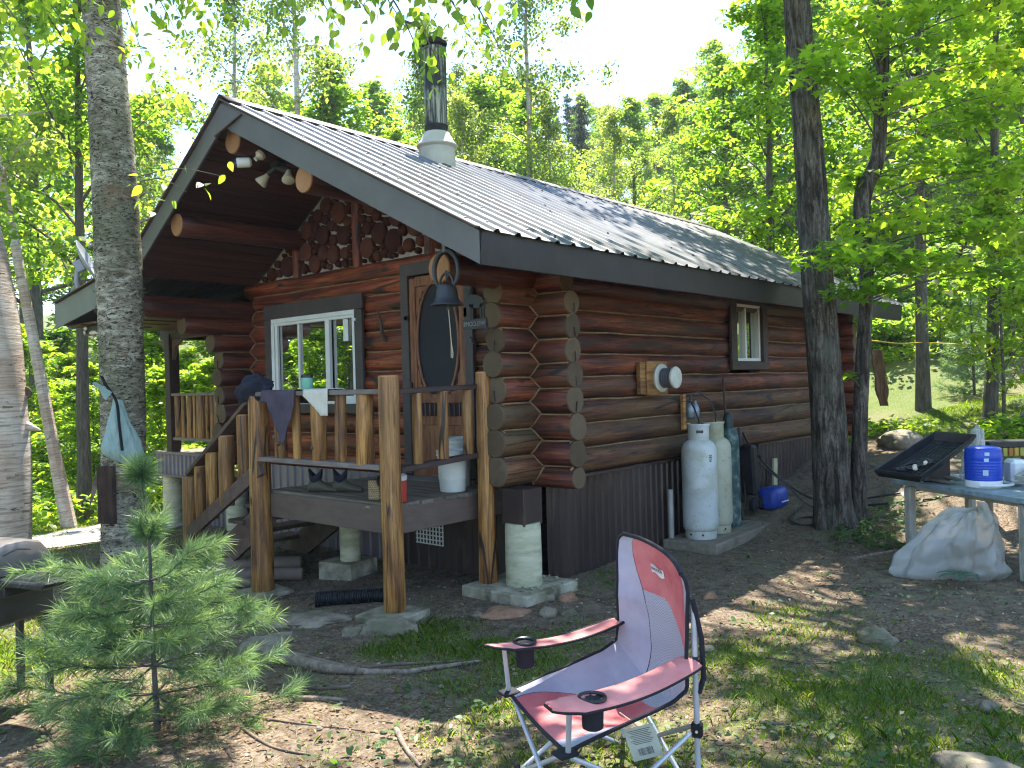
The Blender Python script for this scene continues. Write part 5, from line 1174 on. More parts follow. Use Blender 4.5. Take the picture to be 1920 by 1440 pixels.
# blue and white drinks jug
jp = V((2.72, -3.10, TZ)); jug = thing("drinks_jug", "blue ribbed drinks jug with white base ring on the table", "jug", jp)
prj = [(0.150, 0.065), (0.153, 0.07)]
for k in range(7): prj += [(0.155, 0.08 + k * 0.026), (0.151, 0.09 + k * 0.026), (0.155, 0.10 + k * 0.026)]
prj += [(0.156, 0.28), (0.155, 0.31), (0.148, 0.335), (0.150, 0.345), (0.145, 0.362), (0.12, 0.372), (0.06, 0.374), (0, 0.374)]
MB().lathe(prj, jp, 40).build("jug_body", plain("jug_blue", (0.012, 0.055, 0.42), 0.35, bump=0.05), jug, angle=60)
MB().lathe([(0, 0), (0.145, 0), (0.152, 0.008), (0.154, 0.06), (0.150, 0.07)], jp, 40).build("base_ring", m_cwhite, jug)
hd_ = V((0.45, -0.89, 0)); pts = [jp + (hd_ * math.cos(a) * 0.24 + V((-hd_.y, hd_.x, 0)) * math.sin(a) * 0.17) * 1.0 + V((0, 0, 0.03)) for a in np.linspace(-1.9, 1.2, 21)]
MB().tube(pts, 0.013, 8).build("carry_handle", m_cwhite, jug)
for z0, z1, a0, a1 in ((0.30, 0.33, 196, 210), (0.245, 0.275, 194, 208), (0.12, 0.17, 190, 206)):
    lab = MB(); lab.grid([[jp + V((0.1575 * math.cos(R(a)), 0.1575 * math.sin(R(a)), z)) for a in np.linspace(a0, a1, 5)] for z in (z1, z0)])
    lab.build("printed_label", plain("label_white_blue", (0.42, 0.55, 0.66), 0.5), jug)
# bark pieces beside the jug, screen frame, white tub
m_drift = plain("driftwood", (0.17, 0.145, 0.10), 0.9)
for k, (c, a, l_, lb) in enumerate((((2.80, -2.72), 1.0, 0.34, "grey bark slab on the table left of the blue jug"), ((2.90, -2.78), 0.9, 0.26, "shorter bark piece stacked behind the bark slab"))):
    dv = V((math.cos(R(235)), math.sin(R(235)), 0)); p = V((c[0], c[1], TZ + 0.02 + 0.02 * k)); m = MB()
    m.tube([p - dv * l_ / 2, p - dv * 0.05 + V((0, 0, 0.008)), p + dv * 0.06, p + dv * l_ / 2], [0.018, 0.032, 0.03, 0.012], 9, oval=0.6, jit=lambda i, j, a_, q_: 1 + 0.35 * noise.noise(q_ * 14 + V((j, i, 0))))
    tag(m.build("bark_piece", m_drift, None, p - V((0, 0, 0.02))), lb, "bark")
sf = thing("screen_frame", "wood-framed green mesh sieve lying at the right end of the table", "sieve", (2.55, -3.42, TZ))
s0, s1, s2, s3 = V((2.70, -3.36, TZ + 0.10)), V((2.36, -3.86, TZ + 0.10)), V((2.70, -4.05, TZ + 0.22)), V((2.98, -3.55, TZ + 0.22))
for a, b in ((s0, s1), (s1, s2), (s2, s3), (s3, s0)): MB().plank(a, b, 0.035, 0.04).build("frame_bar", m_tleg, sf)
m = MB(); m.add([s0, s1, s2, s3], [(0, 1, 2, 3)]); o = m.build("mesh_panel", plain("mesh_green", (0.13, 0.34, 0.26), 0.7), sf); md = o.modifiers.new("t", 'SOLIDIFY'); md.thickness = 0.004
MB().box((2.66, -3.66, TZ + 0.075), (0.10, 0.12, 0.15), ch=0.01).build("support_block", m_tleg, sf)
wt = MB().box((2.98, -3.32, TZ + 0.13), (0.22, 0.16, 0.22), Matrix.Rotation(R(30), 3, 'Z'), ch=0.03); tag(wt.build("white_tub", m_cwhite, None, (2.98, -3.32, TZ)), "white plastic tub behind the blue jug", "tub")
# seed tray rack behind
rk = thing("seedling_rack", "black seedling tray of yellow pots standing behind the table", "tray", (4.45, -2.98, 0.4))
pz = 1.02; rc = V((4.45, -2.98, pz))
MB().box(rc + V((0, 0, 0.035)), (0.26, 0.50, 0.07), Matrix.Rotation(R(40), 3, 'Z'), ch=0.01).build("tray_rim", m_blackpl, rk)
for k in range(8):
    d = Matrix.Rotation(R(40), 3, 'Z') @ V((-0.13, -0.21 + k * 0.06, -0.045)); MB().box(rc + d, (0.03, 0.045, 0.09), Matrix.Rotation(R(40), 3, 'Z'), ch=0.006).build("pot", plain("pot_ochre_%d" % (k % 3), [(0.42, 0.28, 0.04), (0.36, 0.16, 0.03), (0.30, 0.30, 0.06)][k % 3], 0.6), rk)
for s in (-1, 1):
    d = Matrix.Rotation(R(40), 3, 'Z') @ V((0, 0.2 * s, 0)); p = rc + d; MB().box((p.x, p.y, (G(p.x, p.y) + pz) / 2 - 0.02), (0.07, 0.07, pz - G(p.x, p.y)), ch=0.006).build("stand", m_drift, rk)
# plastic sheet bundles
m_poly = NT("polythene_clear"); v_ = m_poly.coords((1, 1, 1)); f_ = m_poly.noise(v_, 1.5, 2)
c_ = m_poly.ramp(f_, [(0.40, (0.52, 0.50, 0.42)), (0.60, (0.66, 0.66, 0.63))]); pb = m_poly.n("ShaderNodeBsdfPrincipled"); m_poly.l(c_, pb.inputs["Base Color"]); pb.inputs["Roughness"].default_value = 0.16; pb.inputs["Specular IOR Level"].default_value = 0.6
tl_ = m_poly.n("ShaderNodeBsdfTranslucent"); m_poly.l(c_, tl_.inputs[0]); tp_ = m_poly.n("ShaderNodeBsdfTransparent")
mx1 = m_poly.n("ShaderNodeMixShader"); mx1.inputs[0].default_value = 0.45; m_poly.l(pb.outputs[0], mx1.inputs[1]); m_poly.l(tl_.outputs[0], mx1.inputs[2])
mx2 = m_poly.n("ShaderNodeMixShader"); mx2.inputs[0].default_value = 0.34; m_poly.l(mx1.outputs[0], mx2.inputs[1]); m_poly.l(tp_.outputs[0], mx2.inputs[2]); m_poly.l(mx2.outputs[0], m_poly.out.inputs[0]); m_poly = m_poly.mat
def bundle(name, c, rx, ry, h, rotz, mat, seed, label, peak=(0.1, 0.0), tail=None, nf=9):
    """thin plastic gathered to a crooked neck and slumped on its contents; c is the ground point"""
    c = V(c); rt = Matrix.Rotation(rotz, 3, 'Z'); NI, NJ = 46, 120; rows = []
    for i in range(NI + 1):
        t_ = i / NI; row = []
        rad = 0.05 + 0.95 * (t_ ** 0.45) * (1 if t_ < 0.86 else 1 - 0.9 * ((t_ - 0.86) / 0.14) ** 2 * 0.35)
        zz = h * (1 - t_) ** 0.85 * (1 + 0.25 * math.sin(math.pi * min(1, t_ / 0.86))) if t_ < 0.86 else h * (0.14 ** 0.85) * max(0.0, 1 - (t_ - 0.86) / 0.14)
        for j in range(NJ + 1):
            a = 2 * math.pi * j / NJ; d = V((math.cos(a), math.sin(a), 0))
            w = nf * a + seed + 2.2 * noise.noise((d.x * 1.2, d.y * 1.2, t_ * 2 + seed))
            fold = (1 - abs(math.sin(w * 0.5))) * (0.26 * (1 - t_) + 0.07) + 0.22 * noise.noise((d.x * 1.7, d.y * 1.7, t_ * 2.6 + seed)) + 0.20 * abs(noise.noise((d.x * 2.6 + t_ * 2, d.y * 2.6, t_ * 4 + seed))) + 0.09 * abs(noise.noise((d.x * 6, d.y * 6, t_ * 8 + seed)))
            k = rad * (1 - fold * (0.4 + 0.6 * min(1, t_ * 3)))
            q_ = V((d.x * rx * k, d.y * ry * k, zz * (1 + 0.22 * noise.noise((d.x * 1.5, d.y * 1.5, seed + t_)) + 0.12 * abs(noise.noise((d.x * 4, d.y * 4, seed + t_ * 5)))) )) + V((peak[0] * (1 - t_), peak[1] * (1 - t_), 0))
            if tail: q_ += V(tail) * (max(0, d.dot(V(tail).normalized())) ** 4) * t_
            row.append(c + rt @ q_)
        rows.append(row)
    m = MB(); m.grid(rows); o = m.build(name, mat, None, c, angle=75); tag(o, label, "plastic bag"); return o
gb_ = G(2.2, -3.0)
inner = MB().lathe([(0.0, 0.0), (0.22, 0.02), (0.25, 0.14), (0.17, 0.30), (0, 0.36)], (2.10, -3.02, gb_ - 0.01), 18); tag(inner.build("stuffed_sack", plain("sack_brown", (0.12, 0.09, 0.06), 0.9), None, (2.10, -3.02, gb_ - 0.01)), "brown sack showing dimly inside the big clear plastic bag", "sack")
bundle("plastic_bag", (2.08, -3.00, gb_ - 0.01), 0.42, 0.34, 0.56, R(-45), m_poly, 3.0, "big crumpled clear plastic bag stuffed under the table", (0.16, -0.04), (-0.22, 0.04, 0))
bundle("plastic_bag", (2.36, -2.60, gb_ - 0.01), 0.14, 0.11, 0.26, R(10), m_poly, 7.0, "small clear plastic wad left of the big bag under the table", (0.02, 0.0), None, 5)
bundle("plastic_bag", (3.22, -2.88, TZ), 0.15, 0.12, 0.46, R(30), m_poly, 11.0, "greenish clear plastic bag behind the tray on the table", (0.0, -0.10), None, 6)
# ------------------------------------------------------------------ grill on the left
gx = V((-4.28, 0.34, G(-4.28, 0.34)))
grill = thing("barbecue_grill", "dark barbecue grill with lid closed at the left edge", "grill", gx)
ga = V((0.36, -0.93, 0)).normalized(); gn = V((-0.93, -0.36, 0))      # along the cabinet; towards the viewer
m_lid = pm("grill_lid_enamel", [(0.3, (0.10, 0.085, 0.078)), (0.7, (0.17, 0.148, 0.135))], 3, rough=0.28, bump=0.05, spec=0.6, stain=[((0.16, 0.13, 0.11), 6, 0.55, 0.8, 0.5)])
m_gbox = pm("grill_box_grey", [(0.3, (0.035, 0.032, 0.028)), (0.7, (0.075, 0.068, 0.058))], 5, rough=0.6, bump=0.2)
def gp(a, n, z): return gx + ga * a + gn * n + V((0, 0, z))
lidp = [(-0.24, 0.74), (-0.24, 0.80), (-0.17, 0.885), (-0.06, 0.915), (0.06, 0.915), (0.17, 0.885), (0.24, 0.80), (0.24, 0.74)]
rows = []
for a, s in ((-0.55, 0.0), (-0.55, 0.93), (-0.53, 1.0), (0.10, 1.0), (0.135, 0.93), (0.145, 0.80), (0.145, 0.0)):
    rows.append([gp(a, n * (s if s > 0.5 else 0.8), 0.74 + (z - 0.74) * (s if s > 0 else 0)) for n, z in lidp])
m = MB(); m.grid(rows); m.build("lid", m_lid, grill, angle=40)
MB().box(gp(-0.20, 0, 0.60), (0.70, 0.46, 0.26), Matrix((ga, gn, V((0, 0, 1)))).transposed(), ch=0.015).build("fire_box", m_gbox, grill)
MB().plank(gp(-0.56, 0.235, 0.735), gp(0.15, 0.235, 0.735), 0.012, 0.014).build("lid_edge", m_fascia, grill)
grot = Matrix((ga, gn, V((0, 0, 1)))).transposed()
MB().box(gp(0.34, -0.02, 0.715), (0.34, 0.36, 0.035), grot, ch=0.01).build("side_shelf", m_blackpl, grill)
MB().box(gp(0.20, 0.0, 0.67), (0.06, 0.30, 0.06), grot).build("shelf_bracket", m_blackpl, grill)
for a, n in ((-0.10, 0.2), (0.12, 0.2), (-0.10, -0.2), (0.12, -0.2)):
    MB().box(gp(a, n, 0.23), (0.035, 0.035, 0.52), grot, ch=0.004).build("leg", m_black, grill)
MB().tube([gp(0.16, 0.1, 0.85), gp(0.20, 0.05, 0.88), gp(0.18, -0.05, 0.86)], 0.004, 5).build("hinge_wire", m_black, grill)
cb = MB().box(gp(0.0, 0.30, 0.05) , (0.30, 0.13, 0.11), Matrix.Rotation(R(-20), 3, 'Z'), ch=0.006); tag(cb.build("timber_block", plain("timber_charred", (0.045, 0.04, 0.036), 0.9), None, gp(0.0, 0.30, 0.0)), "charred timber block on the ground at the grill leg", "block")
# ------------------------------------------------------------------ tied bag on the birch trunk is built with the birch; shed far right
shed = thing("tarp_shed", "pale tarp-covered shed at the far right edge", "shed", (13.0, -3.2, G(13.0, -3.2)))
g_ = G(13.0, -3.2)
for a in ((12.3, -2.45), (12.3, -3.9), (13.8, -2.3), (13.9, -3.9)): MB().tube([(a[0], a[1], G(*a) - 0.1), (a[0], a[1], g_ + 1.75)], 0.04, 8).build("pole", m_drift, shed)
m_tarp = plain("tarp_pale", (0.55, 0.60, 0.66), 0.5)
rows = [[V((12.1 + 2.0 * i / 8, -2.25 - 1.9 * j / 8, g_ + 1.80 + 0.35 * math.sin(math.pi * j / 8) - 0.02 * math.sin(i * 2) + 0.03 * noise.noise((i, j, 1)))) for j in range(9)] for i in range(9)]
m = MB(); m.grid(rows); o = m.build("tarp_roof", m_tarp, shed, angle=80); md = o.modifiers.new("t", 'SOLIDIFY'); md.thickness = 0.02
MB().box((13.05, -3.95, g_ + 0.85), (1.6, 0.03, 1.7)).build("side_wall", m_conc, shed); MB().box((13.8, -3.1, g_ + 0.85), (0.03, 1.6, 1.7)).build("back_wall", m_conc, shed); MB().box((12.32, -3.4, g_ + 0.85), (0.03, 0.9, 1.7)).build("front_wall", m_conc, shed)
yr = smooth_path([(8.6, -0.3, 2.42), (10.2, -0.3, 2.40), (11.5, -0.35, 2.44), (11.3, -1.2, 2.36), (10.2, -1.9, 2.38), (10.9, -3.0, 2.36), (12.3, -3.9, 2.4)], 6)
tag(MB().tube(yr, 0.012, 6).build("yellow_rope", plain("rope_yellow", (0.62, 0.42, 0.05), 0.8), None, (10.2, -1.9, 2.38)), "yellow rope strung between the trees at the right", "rope")
# ------------------------------------------------------------------ folding camp chair
GC = 0.14
chair = thing("camp_chair", "red and lilac folding camp chair with cup-holder arms in the foreground", "camp chair", (-3.05, -2.85, GC))
m_fred = pm("canvas_red_faded", [(0.36, (0.42, 0.085, 0.090)), (0.64, (0.54, 0.145, 0.145))], 5, rough=0.85, bump=0.3, bscale=90, bdist=0.002, stain=[((0.62, 0.24, 0.22), 4, 0.46, 0.62, 0.5)])
m_fpink = pm("canvas_pink_faded", [(0.36, (0.56, 0.185, 0.165)), (0.64, (0.66, 0.25, 0.22))], 6, rough=0.85, bump=0.3, bscale=90, bdist=0.002)
m_flil = pm("canvas_lilac", [(0.36, (0.32, 0.305, 0.36)), (0.64, (0.42, 0.405, 0.455))], 4, rough=0.85, bump=0.3, bscale=90, bdist=0.002)
m_bind = plain("binding_black", (0.014, 0.014, 0.018), 0.85)
m_tubeal = plain("frame_silver", (0.50, 0.52, 0.53), 0.4, 0.3)
mm_ = NT("chair_mesh"); ck = mm_.n("ShaderNodeTexChecker"); ck.inputs["Scale"].default_value = 170; tcm = mm_.n("ShaderNodeTexCoord"); mm_.l(tcm.outputs["Object"], ck.inputs["Vector"]); ck.inputs[1].default_value = (0.40, 0.39, 0.42, 1); ck.inputs[2].default_value = (0.26, 0.26, 0.29, 1)
m_fmesh = mm_.pbr(ck.outputs[0], 0.8, 0, 0.3)
FL, FR, BL, BR = V((-3.14, -2.41, 0.50)), V((-3.46, -2.97, 0.50)), V((-2.60, -2.64, 0.72)), V((-2.90, -3.19, 0.72))
fwd = V((-0.95, 0.30, 0)).normalized()
def pl_interp(keys, v):
    for (a, p), (b, q_) in zip(keys, keys[1:]):
        if v <= b: return V(p).lerp(V(q_), (v - a) / (b - a))
    return V(keys[-1][1])
Lk = [(0, FL), (0.42, (-2.70, -2.60, 0.60)), (0.50, (-2.62, -2.63, 0.64)), (0.56, (-2.63, -2.65, 0.72)), (0.72, (-2.655, -2.665, 0.86)), (0.90, (-2.63, -2.655, 1.06)), (0.97, (-2.63, -2.665, 1.125)), (1, (-2.645, -2.70, 1.145))]
Rk = [(0, FR), (0.42, (-2.98, -3.14, 0.58)), (0.50, (-2.93, -3.17, 0.62)), (0.56, (-2.93, -3.17, 0.70)), (0.72, (-2.93, -3.175, 0.84)), (0.90, (-2.92, -3.18, 1.00)), (0.97, (-2.93, -3.175, 1.055)), (1, (-2.935, -3.16, 1.075))]
def sstep(a, b, x): t = max(0, min(1, (x - a) / (b - a))); return t * t * (3 - 2 * t)
def CP(u, v):
    p = pl_interp(Lk, v).lerp(pl_interp(Rk, v), u); bow = 4 * u * (1 - u)
    sd = 0.015 + 0.125 * sstep(0, 0.38, v) * (1 - sstep(0.50, 0.66, v)); bk = 0.11 * sstep(0.40, 0.58, v) * (1 - 0.45 * sstep(0.75, 1.0, v))
    p = p + V((0, 0, -sd * bow)) - fwd * (bk * bow)
    if v > 0.95: p.z += 0.022 * bow * (v - 0.95) / 0.05
    wr = 0.004 * noise.noise((u * 6, v * 9, 2)) + 0.006 * noise.noise((u * 3, v * 4, 5))
    return p + V((0, 0, wr)) + fwd * wr
NU, NV = 90, 140
def cmat(i, j):
    v, u = (i + 0.5) / NV, (j + 0.5) / NU
    if v < 0.5:
        lb = 0.12 + 0.20 * sstep(0.0, 0.45, v)
        rb = 0.86 - 0.10 * sstep(0.3, 0.5, v)
        if v < 0.10: rb = 0.80 + v
        if 0.40 < v and lb < u < rb and u > 0.42: return 2 if v > 0.44 else 0
        return 1 if u < lb or u > rb else 0
    lb = 0.30 - 0.15 * sstep(0.52, 0.98, v); rb = 0.86 + 0.04 * v
    if u < lb or u > rb: return 1
    top = 0.775 - 0.15 * sstep(0.40, 0.85, u)
    return 2 if v < top else 0
m = MB(); m.grid([[CP(j / NU, i / NV) for j in range(NU + 1)] for i in range(NV + 1)], mf=cmat)
sl_ = m.build("fabric_sling", [m_fred, m_flil, m_fmesh], chair, angle=80); md = sl_.modifiers.new("t", 'SOLIDIFY'); md.thickness = 0.004
def bind(name, pts, r=0.008): MB().tube(pts, r, 8).build(name, m_bind, chair)
bind("edge_binding", [CP(0, v) for v in np.linspace(0, 1, 50)]); bind("edge_binding", [CP(1, v) for v in np.linspace(0, 1, 50)])
bind("edge_binding", [CP(u, 0) for u in np.linspace(0, 1, 24)]); bind("edge_binding", [CP(u, 1) for u in np.linspace(0, 1, 24)], 0.010)
# thin seam lines between the colours
for f in (lambda t: CP(0.12 + 0.20 * sstep(0.0, 0.45, t * 0.5), t * 0.5), lambda t: CP(0.30 - 0.15 * sstep(0.52, 0.98, 0.5 + t * 0.5), 0.5 + t * 0.5)):
    MB().tube([f(t) + V((0, 0, 0.003)) + fwd * 0.003 for t in np.linspace(0, 1, 40)], 0.0022, 5).build("seam", m_bind, chair)
def arm(a, b, tip, side, name):
    """fabric arm strip from front a to back b with a round cup ring"""
    a, b = V(a), V(b); d = (b - a); L = d.length; d.normalize(); sd = V((0, 0, 1)).cross(d).normalized() * side
    N = 36; rows = []; e0, e1 = [], []
    for i in range(N + 1):
        t = -0.13 + 1.10 * i / N; c = a + d * (L * t) + V((0, 0, -0.028 * math.sin(math.pi * max(0, min(1, t))) + (0.02 if t < 0 else 0) * (-t / 0.13)))
        w = 0.070 - 0.012 * t
        if t < 0.02: w *= math.sqrt(max(0.03, 1 - ((0.02 - t) / 0.16) ** 2)) * 0.8 + 0.2 * 0
        if t > 0.92: w *= 1 - 2.2 * (t - 0.92)
        row = [c + sd * (w * s) + V((0, 0, 0.006 * (1 - s * s) - 0.010 * max(0, s) ** 2)) for s in np.linspace(-1, 1, 9)]
        rows.append(row); e0.append(row[0]); e1.append(row[-1])
    mb = MB()
    cupc = a + d * (L * 0.17) + V((0, 0, -0.008))
    base = len(mb.v)
    for r_ in rows: mb.v += [tuple(p) for p in r_]
    for i in range(N):
        for j in range(8):
            q_ = [base + i * 9 + j, base + (i + 1) * 9 + j, base + (i + 1) * 9 + j + 1, base + i * 9 + j + 1]
            ce = sum((V(mb.v[k]) for k in q_), V((0, 0, 0))) / 4
            if (ce - cupc).xy.length < 0.036: continue
            mb.f.append(tuple(q_)); mb.m.append(0)
    o = mb.build(name, m_fpink, chair, angle=80); md = o.modifiers.new("t", 'SOLIDIFY'); md.thickness = 0.006
    bind("arm_binding", e0 + e1[::-1] + [e0[0]], 0.006)
    MB().tube([cupc + V((0.046 * math.cos(t), 0.046 * math.sin(t), 0.006)) for t in np.linspace(0, 2 * math.pi, 33)], 0.0075, 8, caps=False).build("cup_ring", m_blackpl, chair)
    MB().lathe([(0.042, 0.0), (0.040, -0.05), (0.038, -0.10), (0.030, -0.105), (0, -0.105)], cupc, 22).build("cup_mesh", m_bind, chair)
arm((-3.21, -2.445, 0.725), (-2.60, -2.64, 0.735), None, 1, "arm_rest")
arm((-3.56, -3.06, 0.725), (-2.90, -3.19, 0.735), None, -1, "arm_rest")
def rod(name, a, b, r=0.0105, mat=None): MB().tube([a, b], r, 12).build(name, mat or m_tubeal, chair)
rod("front_pole", (-3.145, -2.415, 0.49), (-3.20, -2.44, 0.725)); rod("front_pole", (-3.465, -2.98, 0.49), (-3.54, -3.05, 0.725))
gz1 = GC - 0.005
rod("back_pole", (-2.595, -2.635, gz1), (-2.61, -2.65, 0.90)); rod("back_pole", (-2.885, -3.185, gz1), (-2.905, -3.195, 0.95), 0.0115)
fl_, fr_, bl_, br_ = V((-3.11, -2.42, gz1)), V((-3.42, -2.95, gz1)), V((-2.595, -2.635, gz1)), V((-2.885, -3.185, gz1))
for a, b in ((fl_, V((-3.42, -2.93, 0.47))), (fr_, V((-3.15, -2.45, 0.47))), (bl_, V((-2.885, -3.17, 0.46))), (br_, V((-2.60, -2.66, 0.46))), (fl_, V((-2.62, -2.63, 0.44))), (bl_, V((-3.13, -2.42, 0.47))), (fr_, V((-2.90, -3.17, 0.44))), (br_, V((-3.43, -2.97, 0.47)))):
    rod("cross_leg", a, b, 0.010)
for p in (fl_, fr_, bl_, br_): MB().lathe([(0.03, 0.0), (0.028, 0.012), (0.014, 0.03), (0.013, 0.05)], (p.x, p.y, gz1 - 0.01), 14).build("foot", m_blackpl, chair)
for p in ((-2.888, -3.187, 0.45), (-2.598, -2.638, 0.45)):
    MB().box(p, (0.045, 0.045, 0.06), Matrix.Rotation(R(20), 3, 'Z'), ch=0.008).build("joint_bracket", m_blackpl, chair)
    MB().lathe([(0.006, 0), (0.006, 0.003), (0, 0.004)], (p[0] - 0.023, p[1] - 0.01, p[2]), 8, axis=(-0.9, -0.4, 0)).build("rivet", m_cream, chair)
for p in ((-3.155, -2.425, 0.505), (-3.475, -2.975, 0.505)): MB().box(p, (0.08, 0.07, 0.014), Matrix.Rotation(R(-17), 3, 'Z'), ch=0.004).build("corner_pad", m_bind, chair)
for p in ((-2.61, -2.648, 0.735), (-2.905, -3.192, 0.735)): MB().lathe([(0.014, -0.012), (0.026, -0.006), (0.026, 0.006), (0.014, 0.012)], p, 16).build("pole_collar", m_blackpl, chair)
MB().tube([(-2.63, -2.66, 1.02), (-2.58, -2.68, 0.9), (-2.60, -2.66, 0.74)], 0.010, 6).build("back_strap", m_bind, chair)
MB().tube([(-2.915, -3.195, 0.98), (-2.885, -3.215, 0.82), (-2.875, -3.215, 0.66), (-2.89, -3.20, 0.60)], 0.012, 6).build("back_strap", m_bind, chair)
# label on the back rest
lc = CP(0.42, 0.90); nrm_ = (CP(0.47, 0.90) - CP(0.37, 0.90)).cross(CP(0.42, 0.94) - CP(0.42, 0.86)).normalized()
if nrm_.dot(CAM - lc) < 0: nrm_ = -nrm_
def lp(u, v): return CP(0.42 + u, 0.895 + v) + nrm_ * 0.008
m = MB(); m.grid([[lp(-0.07 + 0.16 * i / 8, -0.022 + 0.038 * j / 4 + 0.006 * math.sin(i * 0.9) - 0.0006 * i) for j in range(5)] for i in range(9)]); lo = m.build("brand_label", plain("label_white", (0.66, 0.62, 0.58), 0.7), chair)
ux = (lp(0.09, 0) - lp(-0.07, -0.004)).normalized(); uy = nrm_.cross(ux).normalized()
if uy.z < 0: uy = -uy
tx = text("label_lettering", "WOODS", 0.021, (0, 0, 0), (0, 0, 0), plain("ink_grey", (0.12, 0.12, 0.16), 0.8), lo, 0.0004)
zz_ = ux.cross(uy); mtx = Matrix((ux, uy, zz_)).transposed().to_4x4(); cpos = lp(0.0, -0.001) + nrm_ * 0.003
tx.matrix_local = Matrix.Translation(cpos - wloc(lo)) @ mtx
# hang tag with barcode below the seat
h0 = CAM + camray(1206, 1392) * 3.28
hx = (RX * 0.94 + UP * 0.34).normalized(); hy = (UP * 0.94 - RX * 0.34).normalized(); hx = (hx - FW * 0.25).normalized(); hz = hx.cross(hy).normalized(); hy = hz.cross(hx)
hr = Matrix((hx, hy, hz)).transposed()
MB().box(h0, (0.125, 0.135, 0.002), hr, ch=0.0005).build("care_tag", plain("tag_white", (0.50, 0.52, 0.42), 0.6), chair)
tp = MB()
for k in range(9): tp.box(h0 + hy * (0.055 - k * 0.007) + hz * 0.002, (0.095 - 0.012 * (k % 3), 0.0022, 0.0008), hr, ch=0.0002)
for k in range(14): tp.box(h0 + hx * (-0.03 + k * 0.0045) - hy * 0.035 + hz * 0.002, (random.choice((0.001, 0.002, 0.003)), 0.03, 0.0008), hr, ch=0.0002)
tp.build("tag_print", plain("ink_dark", (0.08, 0.09, 0.09), 0.8), chair)
MB().tube([h0 + hy * 0.065, h0 + hy * 0.10 - hx * 0.02, h0 + hy * 0.14 - hx * 0.05], 0.0025, 5).build("tag_string", m_cream, chair)
# ------------------------------------------------------------------ leaves and trees
lm_bright = leaf_mat("leaf_bright_green", [(0.0, (0.045, 0.100, 0.014)), (0.5, (0.110, 0.190, 0.028)), (1.0, (0.20, 0.26, 0.042))], 0.66, 3.0)
lm_mid = leaf_mat("leaf_mid_green", [(0.0, (0.034, 0.080, 0.018)), (0.5, (0.082, 0.155, 0.034)), (1.0, (0.155, 0.220, 0.050))], 0.64, 3.0)
lm_dark = leaf_mat("leaf_dark_green", [(0.0, (0.028, 0.070, 0.018)), (0.5, (0.070, 0.135, 0.032)), (1.0, (0.13, 0.19, 0.046))], 0.62, 3.0)
lm_birch = leaf_mat("leaf_birch", [(0.0, (0.050, 0.092, 0.034)), (0.5, (0.115, 0.170, 0.062)), (1.0, (0.20, 0.25, 0.10))], 0.60, 2.6, 0.4)
lm_needle = leaf_mat("pine_needle", [(0.0, (0.055, 0.115, 0.062)), (0.5, (0.115, 0.20, 0.095)), (1.0, (0.24, 0.31, 0.125))], 0.35, 2.0, 0.42, (1.1, 1.05, 0.6))
lm_conif = leaf_mat("conifer_far", [(0.0, (0.018, 0.042, 0.022)), (0.5, (0.035, 0.070, 0.034)), (1.0, (0.065, 0.110, 0.045))], 0.3, 1.3)
lm_herb = leaf_mat("herb_leaf", [(0.0, (0.025, 0.065, 0.018)), (0.5, (0.075, 0.150, 0.048)), (1.0, (0.15, 0.23, 0.085))], 0.45, 1.8)
lm_grass = leaf_mat("grass_blade", [(0.0, (0.055, 0.115, 0.018)), (0.55, (0.120, 0.215, 0.032)), (0.85, (0.19, 0.27, 0.055)), (1.0, (0.34, 0.30, 0.14))], 0.5, 1.9)
bk_maple, bk_yellow, bk_white = bark_mat("bark_furrowed", 'maple'), bark_mat("bark_yellow_birch", 'yellow'), bark_mat("bark_white_birch", 'white')
bk_grey = pm("bark_grey_thin", [(0.3, (0.045, 0.038, 0.030)), (0.6, (0.12, 0.105, 0.085)), (0.8, (0.22, 0.20, 0.165))], 5, (4, 4, 1), rough=0.9, bump=0.6, bdist=0.02)

MAPLE = np.array([(0, 0), (0.16, 0.12), (0.50, 0.02), (0.36, 0.25), (0.62, 0.50), (0.30, 0.52), (0.20, 0.66), (0.0, 1.0), (-0.20, 0.66), (-0.30, 0.52), (-0.62, 0.50), (-0.36, 0.25), (-0.50, 0.02), (-0.16, 0.12)])
OVAL = np.array([(0, 0), (0.20, 0.16), (0.29, 0.40), (0.20, 0.70), (0, 1.0), (-0.20, 0.70), (-0.29, 0.40), (-0.20, 0.16)])
def leaf_arrays(C, size, rng, shape='quad', tilt=0.55, droop=0.25, width=0.62):
    """C (N,3) leaf bases. Returns verts, faces."""
    n = len(C); az = rng.uniform(0, 2 * np.pi, n)
    el = rng.normal(-droop, 0.35, n)
    d = np.stack([np.cos(az) * np.cos(el), np.sin(az) * np.cos(el), np.sin(el)], 1)
    up = np.stack([rng.normal(0, tilt, n), rng.normal(0, tilt, n), np.ones(n)], 1)
    s = np.cross(d, up); s /= np.linalg.norm(s, axis=1, keepdims=True) + 1e-9
    nn = np.cross(s, d); sz = (size * rng.uniform(0.65, 1.25, n))[:, None]
    if shape == 'quad':
        vs = np.stack([C, C + d * sz * 0.45 + s * sz * width / 2 + nn * sz * 0.10, C + d * sz, C + d * sz * 0.45 - s * sz * width / 2 + nn * sz * 0.10], 1)
        return vs.reshape(-1, 3), np.arange(n * 4).reshape(n, 4)
    P = MAPLE if shape == 'maple' else OVAL
    k = len(P)
    vs = C[:, None, :] + d[:, None, :] * (P[None, :, 1:2] * sz[:, None, :]) + s[:, None, :] * (P[None, :, 0:1] * sz[:, None, :]) + nn[:, None, :] * (np.abs(P[None, :, 0:1]) * 0.25 * sz[:, None, :] - 0.18 * P[None, :, 1:2] ** 2 * sz[:, None, :])
    return vs.reshape(-1, 3), np.arange(n * k).reshape(n, k)
